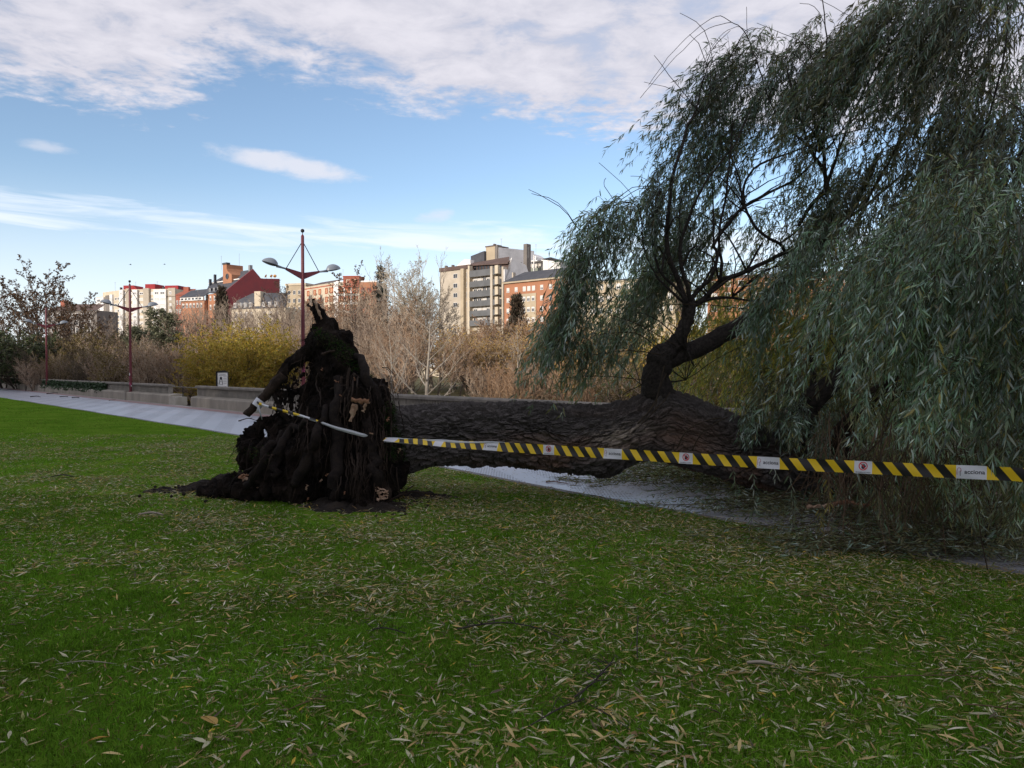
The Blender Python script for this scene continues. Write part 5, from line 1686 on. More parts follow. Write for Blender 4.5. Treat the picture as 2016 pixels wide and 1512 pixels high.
# hanging roots over the face of the plate, brown and fibrous
m_fib = mat('root_fibre', (.036, .025, .019), .9, (.018, .013, .011), 12, spec=.2)
for i in range(135):
    if i < 115:
        x = rroot.gauss(722, 26); y0 = rroot.uniform(735, 930)
    else:
        x = rroot.uniform(585, 700); y0 = rroot.uniform(700, 930)
    ln = rroot.uniform(30, 120); y1 = min(y0 + ln, 1000)
    r_ = rroot.choice([.5, .6, .8, 1.0, 1.3, 2.0])
    sl_ = rroot.gauss(0, .12) + (x - 715) * .0016
    pts = []
    for k in range(4):
        t = k / 3; xx = x + sl_ * ln * t + rroot.gauss(0, 2.5); yy = y0 + (y1 - y0) * t
        pts.append((xx, yy, front_y(xx, yy) - .012 + (.05 if k == 0 else 0), r_ * (1 - .55 * t)))
    wtube('root', pts, m_fib if i % 3 else MT['root'], 5, .004)
# loose roots curling out of the plate and from under its arms
for i in range(46):
    if i < 22:
        x, y = rroot.choice([(640, 725), (600, 712), (575, 740), (555, 765), (620, 775), (585, 785), (600, 810), (640, 690)]); x += rroot.uniform(-10, 10); y += rroot.uniform(-8, 8); yy_ = 9.08; dx0 = rroot.uniform(-34, 12)
    elif i < 34:
        x, y = rroot.uniform(480, 560), rroot.uniform(840, 930); yy_ = front_y(x, y, 9.0); dx0 = rroot.uniform(-44, -4)
    else:
        x, y = rroot.uniform(690, 770), rroot.uniform(700, 800); yy_ = front_y(x, y, 9.0); dx0 = rroot.uniform(0, 26)
    l_ = rroot.uniform(18, 62); r_ = rroot.choice([.6, .8, 1.2, 2.0])
    wtube('root', [(x, y, yy_, r_), (x + dx0 * .5, y + l_ * .25 * rroot.uniform(-1, 1), yy_ - .05, r_ * .8), (x + dx0, y + l_ * .6, yy_ - .07, r_ * .6), (x + dx0 * 1.2, y + l_, yy_ - .05, r_ * .3)], MT['root'] if i % 2 else MT['rootdark'], 5, .004)
for (pts) in ([(640, 800, 5), (628, 850, 9), (604, 905, 12), (575, 955, 10)], [(665, 740, 7), (660, 800, 11), (668, 870, 13), (660, 940, 12), (655, 985, 9)], [(560, 850, 6), (535, 880, 9), (508, 925, 10), (485, 955, 8)], [(725, 830, 9), (735, 880, 12), (742, 935, 13), (748, 960, 11)], [(600, 830, 6), (570, 850, 8), (548, 890, 9), (538, 940, 8)], [(700, 700, 7), (718, 740, 10), (738, 770, 11), (748, 800, 8)]):
    wtube('root', [(x, y, front_y(x, y) + .02, r_) for x, y, r_ in pts], MT['rootdark'], 11, .022)
# torn pale ends showing in the dark face
for i in range(14):
    x, y = rroot.uniform(600, 770), rroot.uniform(720, 985); a_ = rroot.uniform(0, 6.28); l_ = rroot.uniform(5, 11)
    SPL_LATER.append((x, y, x + math.cos(a_) * l_, y + math.sin(a_) * l_, front_y(x, y) - .03, rroot.uniform(2.5, 4.5), 2, 200 + i, MT['wood'] if i % 3 else MT['wood2']))
# thin loose roots around the silhouette and under the arms, joined (nobody could count them)
hb = MB()
sel = np.random.default_rng(3).choice(nv, 2600)
A_, B_ = [], []
for i in sel:
    p, n_ = RP_CO[i], RP_NO[i]
    A_.append(p)
    l_ = rroot.uniform(.03, .13)
    B_.append(p + n_ * l_ * .6 + np.array([rroot.gauss(0, .4), rroot.gauss(0, .4), -0.7]) * l_)
Vh, Qh = segs_arr(A_, B_, np.full(len(A_), .0035), np.full(len(A_), .0015), 3)
hb.add(Vh, Qh)
# clods strung under the root arms
cl = MB()
def clods(pts, n_, drop, r0, r1):
    for _ in range(n_):
        t = rroot.random() * (len(pts) - 1); j = min(int(t), len(pts) - 2); f = t - j
        a, b_ = pts[j], pts[j + 1]
        px, py, Y = [a[k] * (1 - f) + b_[k] * f for k in range(3)]
        py += rroot.random() ** 1.6 * drop; px += rroot.uniform(-6, 6)
        r_ = rroot.uniform(r0, r1)
        cl.ball(P(px, py, Y), (M(r_, Y) * rroot.uniform(.7, 1.3), M(r_, Y), M(r_, Y) * rroot.uniform(.8, 1.8)), 6, 5)
        if rroot.random() < .6:
            p = P(px, py, Y); hb.tube([p, P(px + rroot.uniform(-6, 6), py - rroot.uniform(8, 26), Y)], .003, 3)
clods([(640, 716, 9.15), (600, 716, 9.1), (575, 735, 9.05), (552, 756, 9.0)], 70, 40, 1.2, 4)
clods([(636, 775, 9.15), (600, 782, 9.1), (565, 786, 9.05), (545, 788, 9.0)], 80, 34, 1.2, 4.5)
clods([(614, 640, 9.2), (616, 660, 9.2), (606, 662, 9.15)], 26, 24, 1.5, 5)
clods([(604, 800, 9.1), (596, 826, 9.1)], 24, 14, 1.5, 5)
clods([(625, 700, 9.1), (628, 750, 9.15)], 24, 14, 2, 5)
tag(link('root_fibres', mesh_np('root_fibres', wl(np.concatenate(hb.V)), [np.concatenate(hb.Q)] + ([np.concatenate(hb.T)] if hb.T else []), MT['rootdark']), willow), kind='stuff')
tag(link('soil_clods', mesh_np('soil_clods', wl(np.concatenate(cl.V)), [np.concatenate(cl.Q), np.concatenate(cl.T)], MT['rootsoil'], smooth=True), willow), kind='stuff')


# ---- splintered wood
def splinter(px0, py0, px1, py1, Y, w0, w1, seed, m_, name='broken_wood', dep=.05):
    rg = random.Random(seed)
    a, b_ = P(px0, py0, Y), P(px1, py1, Y)
    ax = (b_ - a); L = ax.length; ax.normalize()
    up = Vector((0, -.25, 1)); up = (up - ax * up.dot(ax)).normalized()
    nrm = ax.cross(up)
    n_ = 9
    mb = MB(); V = []
    for i in range(n_):
        t = i / (n_ - 1)
        hw = (M(w0, Y) * (1 - t) + M(w1, Y) * t) * rg.uniform(.6, 1.2) * .5
        c = a.lerp(b_, t) + up * rg.gauss(0, .006)
        dd = dep * rg.uniform(.6, 1.1) * (1 - .5 * t)
        for (u_, v_) in ((-1, 0), (-.4, 1), (.5, .9), (1, 0), (.2, -.8)):
            V.append(c + up * hw * u_ + nrm * dd * v_ * .5 + up * rg.gauss(0, .004))
    Q = [(i * 5 + j, i * 5 + (j + 1) % 5, (i + 1) * 5 + (j + 1) % 5, (i + 1) * 5 + j) for i in range(n_ - 1) for j in range(5)]
    T = [(0, 2, 1), (0, 3, 2), (0, 4, 3)] + [((n_ - 1) * 5, (n_ - 1) * 5 + j, (n_ - 1) * 5 + j + 1) for j in range(1, 4)]
    mb.add([tuple(v - WO) for v in V], Q, T)
    return mb.build(name, m_, willow)


for s_ in SPL_LATER: splinter(*s_, dep=.03)
splinter(618, 592, 634, 628, 9.10, 10, 5, 1, MT['wood2'], dep=.04); splinter(606, 598, 616, 612, 9.12, 6, 4, 2, MT['rootdark']); splinter(617, 588, 618, 602, 9.2, 4, 7, 3, MT['rootdark'])
splinter(700, 796, 690, 830, front_y(700, 796) - .10, 16, 7, 4, MT['wood2'], dep=.05); splinter(722, 790, 716, 812, front_y(722, 790) - .10, 9, 6, 5, MT['wood2'], dep=.04); splinter(692, 786, 726, 792, front_y(692, 786) - .10, 10, 10, 6, MT['wood'], dep=.04)
for i, a in enumerate(((470, 938, 500, 948, 8), (478, 944, 511, 942, 8), (474, 936, 490, 934, 6), (486, 950, 512, 947, 6), (492, 940, 510, 948, 5))):
    splinter(a[0], a[1], a[2], a[3], 8.85, a[4], a[4] * .7, 10 + i, MT['wood'] if i % 2 == 0 else MT['wood2'], dep=.05)
splinter(487, 958, 527, 962, 8.8, 6, 5, 20, MT['wood2'], dep=.04)
for i, a in enumerate(((740, 962, 752, 984, 7), (748, 970, 765, 970, 6), (742, 982, 764, 981, 6), (748, 978, 764, 974, 5), (738, 958, 764, 968, 4))):
    splinter(a[0], a[1], a[2], a[3], 8.36, a[4], a[4] * .7, 30 + i, MT['wood2'], dep=.04)
splinter(783, 892, 790, 883, 8.78, 4, 7, 40, MT['wood2'])
splinter(1588, 998, 1640, 994, 7.6, 7, 9, 50, MT['wood2'], dep=.05); splinter(1634, 994, 1668, 987, 7.62, 9, 7, 51, MT['wood'], dep=.05); splinter(1664, 987, 1702, 997, 7.64, 8, 4, 52, MT['wood'], dep=.05); splinter(1690, 992, 1726, 997, 7.7, 6, 3, 53, MT['wood'], dep=.05)

# ---- turf on the tilted plate
def blades_on(pts, nrm, n_each, ln, wd, cols, seed, lean):
    rng = np.random.default_rng(seed)
    idx = np.repeat(np.arange(len(pts)), n_each)
    p = pts[idx] + rng.normal(size=(len(idx), 3)) * .012
    d = unit(nrm[idx] * .5 + rng.normal(size=p.shape) * .45 + lean)
    s = unit(np.cross(d, rng.normal(size=p.shape)))
    l_ = rng.uniform(ln * .5, ln, len(idx))
    V, T = leaves_arr(p, d, s, l_, np.full(len(idx), wd))
    c = np.array(cols)[rng.integers(0, len(cols), len(idx))] * rng.uniform(.6, 1.4, (len(idx), 1))
    return V, T, np.repeat(c, 4, 0)


def proj(co_):
    x, y, z = co_[:, 0], co_[:, 1], co_[:, 2] - EYE
    f = y * ct - z * st; u_ = y * st + z * ct
    return CX + F_PX * x / f, CY - F_PX * u_ / f


qx, qy = proj(RP_CO)
facing = RP_NO[:, 1] < .25
# a tongue of turf from (620,655) down to (735,725), and down the right rim
along = (qx - 622) / (732 - 622)
yc = 655 + 85 * along
m1 = (along > 0) & (along < 1) & (np.abs(qy - yc) < 9 + 22 * along * (1 - along) * 2) & facing & (RP_CO[:, 1] < 9.2)
m2 = (qx > 752) & (qy > 790) & (qy < 905) & (RP_CO[:, 1] < 9.3)
m3 = (qx > 460) & (qx < 545) & (qy > 880) & (qy < 945) & (RP_NO[:, 2] > .2)
gr_cols = [(.020, .050, .012), (.026, .058, .014), (.016, .04, .012), (.06, .06, .03)]
Vg, Tg, Cg, off = [], [], [], 0
for k_, (m_, ne, ln_) in enumerate(((m1, 2, .08), (m2, 2, .08), (m3, 1, .06))):
    i_ = np.where(m_)[0]
    if len(i_) == 0: continue
    i_ = i_[::2] if len(i_) > 2500 else i_
    V_, T_, C_ = blades_on(RP_CO[i_], RP_NO[i_], ne, ln_, .006, gr_cols if k_ < 2 else gr_cols + [(.10, .085, .035)], 5 + k_, np.array([0, -.3, -.35]))
    Vg.append(V_); Tg.append(T_ + off); Cg.append(C_); off += len(V_)
tag(link('turf', mesh_np('turf', wl(np.concatenate(Vg)), [np.concatenate(Tg)], MT['blade'], None, np.concatenate(Cg)), willow), kind='stuff')

# ---- limbs
BR = MT['branch']
wtube('limb', [(1298, 812, 9.62, 44), (1294, 780, 9.52, 34), (1290, 742, 9.43, 27), (1300, 705, 9.4, 25), (1318, 688, 9.38, 18), (1336, 668, 9.35, 14.5), (1350, 638, 9.35, 13), (1357, 606, 9.35, 13), (1358, 586, 9.35, 10)], BR, 16, .008)
wtube('limb', [(1302, 716, 9.42, 20), (1330, 702, 9.45, 19), (1377, 684, 9.5, 18), (1421, 660, 9.55, 17), (1469, 634, 9.6, 16), (1500, 602, 9.6, 14), (1530, 566, 9.6, 13), (1585, 510, 9.6, 11), (1640, 452, 9.5, 9), (1690, 390, 9.4, 6), (1730, 300, 9.3, 4)], BR, 14, .008)
wtube('limb', [(1560, 860, 9.2, 34), (1589, 800, 9.1, 26), (1625, 765, 9.0, 20), (1665, 735, 8.9, 17), (1712, 706, 8.7, 14), (1760, 650, 8.5, 10), (1800, 560, 8.3, 7)], BR, 14, .010)
wtube('limb', [(1640, 900, 8.8, 36), (1693, 826, 8.5, 26), (1735, 780, 8.2, 22), (1785, 730, 7.9, 17), (1850, 640, 7.6, 12), (1900, 520, 7.3, 8)], MT['root'], 14, .010)
wtube('limb', [(1598, 700, 9.3, 5), (1601, 740, 9.3, 6), (1599, 790, 9.2, 9)], BR, 8, .004)
wtube('limb', [(1595, 690, 9.3, 8), (1606, 650, 9.3, 7), (1625, 600, 9.3, 5), (1660, 540, 9.2, 3)], BR, 8, .006)
BRANCHES = [
    [(1352, 600, 9.3, 9), (1334, 550, 9.25, 8), (1318, 510, 9.2, 7), (1312, 462, 9.2, 6.5), (1318, 391, 9.15, 5.5), (1326, 339, 9.1, 5), (1342, 292, 9.1, 4.5), (1354, 247, 9.1, 3.8), (1371, 217, 9.1, 2.6), (1379, 178, 9.1, 2), (1393, 131, 9.1, 1.4), (1407, 108, 9.1, .9)],
    [(1354, 247, 9.1, 3), (1376, 221, 9.05, 2.2), (1394, 205, 9.0, 1.8), (1398, 180, 9.0, 1.4), (1410, 150, 9.0, 1), (1436, 113, 9.0, .8), (1455, 108, 9.0, .7)],
    [(1358, 592, 9.3, 7), (1354, 566, 9.25, 6.5), (1341, 526, 9.2, 6), (1340, 478, 9.15, 5), (1358, 427, 9.1, 4.2), (1377, 379, 9.0, 3.4), (1410, 330, 8.95, 2.6), (1450, 280, 8.9, 1.8), (1480, 210, 8.9, 1.2)],
    [(1360, 590, 9.35, 7), (1380, 566, 9.35, 6), (1400, 546, 9.3, 5.5), (1413, 500, 9.25, 5), (1405, 480, 9.2, 5), (1437, 438, 9.2, 5), (1465, 407, 9.2, 4.5), (1516, 379, 9.1, 4), (1570, 350, 9.1, 3), (1620, 300, 9, 2)],
    [(1362, 600, 9.4, 9), (1385, 590, 9.4, 8), (1417, 554, 9.4, 7), (1440, 545, 9.4, 7), (1469, 534, 9.4, 6.5), (1536, 502, 9.35, 6), (1570, 488, 9.3, 5.5), (1640, 448, 9.3, 5), (1700, 408, 9.2, 4), (1780, 340, 9.1, 3)],
    [(1417, 554, 9.35, 5), (1420, 520, 9.3, 4.5), (1415, 478, 9.25, 4), (1418, 440, 9.2, 3.8), (1425, 411, 9.2, 3.5), (1433, 351, 9.1, 2.6), (1440, 270, 9.1, 1.8), (1445, 200, 9.0, 1.2)],
    [(1544, 494, 9.3, 5), (1536, 480, 9.25, 4.8), (1516, 470, 9.2, 4.5), (1490, 450, 9.15, 4.5), (1472, 420, 9.1, 4), (1463, 390, 9.1, 4), (1469, 355, 9.05, 3.6), (1497, 323, 9.0, 3.2), (1560, 300, 9.0, 2.6), (1640, 268, 9.0, 2), (1720, 250, 8.9, 1.2)],
    [(1350, 590, 9.3, 5), (1325, 560, 9.2, 4.4), (1302, 538, 9.15, 4), (1288, 500, 9.1, 3.4), (1283, 460, 9.05, 3), (1287, 420, 9.0, 2.4), (1300, 370, 9.0, 1.6)],
    [(1350, 600, 9.3, 4.5), (1318, 570, 9.15, 3.6), (1290, 540, 9.05, 3), (1268, 490, 9.0, 2.4), (1262, 430, 8.95, 1.8), (1250, 402, 8.9, 1.5), (1215, 402, 8.85, 1.2), (1175, 420, 8.8, 1), (1140, 452, 8.75, .8), (1118, 520, 8.7, .6)],
    [(1626, 372, 9.0, 6), (1622, 300, 8.95, 5), (1622, 222, 8.9, 4), (1628, 119, 8.85, 2.6), (1626, 52, 8.8, 1.8), (1617, -20, 8.8, 1.2)],
    [(1571, 445, 9.2, 5), (1600, 400, 9.1, 6), (1626, 372, 9.0, 6.5), (1622, 337, 9.0, 6), (1604, 310, 8.95, 5), (1590, 280, 8.95, 4), (1578, 240, 8.9, 3), (1560, 180, 8.9, 2), (1548, 130, 8.9, 1.5)],
    [(1626, 372, 9.0, 5), (1650, 300, 8.9, 4), (1690, 200, 8.8, 3), (1740, 110, 8.7, 2.2), (1790, 40, 8.6, 1.6)],
    [(1700, 408, 9.0, 5), (1760, 300, 8.6, 4), (1830, 180, 8.3, 3), (1900, 60, 8.0, 2.2), (1960, -40, 7.8, 1.6)],
    [(1800, 560, 8.3, 6), (1870, 420, 7.8, 4.5), (1930, 280, 7.4, 3.4), (1975, 120, 7.1, 2.6), (1985, 20, 7.0, 2), (1978, -60, 7.0, 1.5)],
    [(1900, 520, 7.3, 7), (1960, 400, 6.9, 5), (2030, 260, 6.5, 4), (2090, 120, 6.2, 3)],
    [(1362, 600, 9.4, 6), (1400, 588, 9.4, 5), (1440, 586, 9.4, 4), (1480, 592, 9.4, 3), (1540, 588, 9.4, 2)],
    [(1340, 660, 9.35, 5), (1352, 690, 9.3, 4), (1366, 720, 9.25, 2)],
    [(1290, 760, 9.2, 2.4), (1262, 758, 9.1, 1.6), (1225, 778, 9.0, 1)],
    [(1320, 752, 9.2, 2.6), (1350, 748, 9.2, 1.8)],
    [(1640, 746, 9.0, 5), (1655, 700, 8.9, 4), (1700, 620, 8.8, 3), (1740, 520, 8.7, 2)],
    [(1482, 110, 9.1, 2), (1479, 92, 9.1, 1.7), (1471, 72, 9.1, 1.5), (1457, 53, 9.1, 1.3), (1440, 44, 9.1, 1.1), (1418, 32, 9.1, 1), (1390, 42, 9.1, .9), (1351, 75, 9.1, .8), (1315, 114, 9.1, .7), (1276, 168, 9.1, .6)],
    [(1440, 44, 9.1, 1), (1407, 51, 9.08, .9), (1371, 72, 9.06, .8), (1332, 111, 9.05, .7), (1296, 150, 9.05, .7), (1261, 193, 9.05, .6)],
    [(1471, 72, 9.1, 1), (1470, 45, 9.1, .7), (1470, 14, 9.1, .4)],
    [(1482, 100, 9.1, 1.6), (1500, 150, 9.1, 2), (1512, 190, 9.1, 2.4), (1540, 240, 9.1, 3), (1590, 285, 9.05, 3.6), (1615, 300, 9.0, 4)],
    [(1615, 300, 9.0, 3), (1600, 200, 8.95, 2), (1596, 110, 8.9, 1.6), (1588, 92, 8.9, 1.3), (1578, 87, 8.9, 1), (1568, 100, 8.9, .8), (1556, 132, 8.9, .6)],
    [(1600, 150, 8.9, 1.6), (1580, 120, 8.9, 1.3), (1555, 104, 8.9, 1), (1525, 104, 8.9, .8), (1500, 112, 8.9, .6)],
    [(1262, 412, 8.9, 1.2), (1248, 388, 8.9, .9), (1222, 358, 8.9, .7), (1178, 320, 8.9, .5)],
    [(1300, 380, 9.0, .8), (1270, 352, 9.0, .6), (1240, 346, 9.0, .4)],
    [(1379, 178, 9.1, 1), (1385, 130, 9.1, .8), (1400, 95, 9.1, .7), (1424, 66, 9.1, .6), (1450, 52, 9.1, .5), (1472, 62, 9.1, .5)],
    [(1340, 152, 9.1, .6), (1370, 138, 9.1, .7), (1400, 122, 9.1, .8), (1440, 122, 9.1, .8), (1466, 112, 9.1, .8)],
    [(1602, -8, 8.8, .6), (1660, 25, 8.8, .6), (1690, 40, 8.8, .7), (1705, 60, 8.8, .8)],
]
for pts in BRANCHES:
    pts = [(x, y, Y, max(.5, r_ * .68)) for x, y, Y, r_ in pts]
    wtube('branch', pts, BR, 7 if pts[0][3] > 3 else 5, .003, sub=3)
# side shoots springing from the branches
rsh = random.Random(77)
for k_ in range(120):
    pts = BRANCHES[rsh.randrange(0, 20)]
    j = rsh.randrange(1, max(2, len(pts) - 1))
    x, y, Y, r_ = pts[j]
    a_ = rsh.uniform(-2.6, -.5); L_ = rsh.uniform(60, 190)
    x1, y1 = x + math.cos(a_) * L_ * .5, y + math.sin(a_) * L_ * .5
    x2, y2 = x + math.cos(a_) * L_ + rsh.uniform(-30, 30), y + math.sin(a_) * L_ * .9 + rsh.uniform(0, 40)
    wtube('branch', [(x, y, Y, max(r_ * .4, .8)), (x1, y1, Y + rsh.uniform(-.2, .2), max(r_ * .3, .7)), (x2, y2, Y + rsh.uniform(-.4, .4), .5)], BR, 4, .004, sub=3)

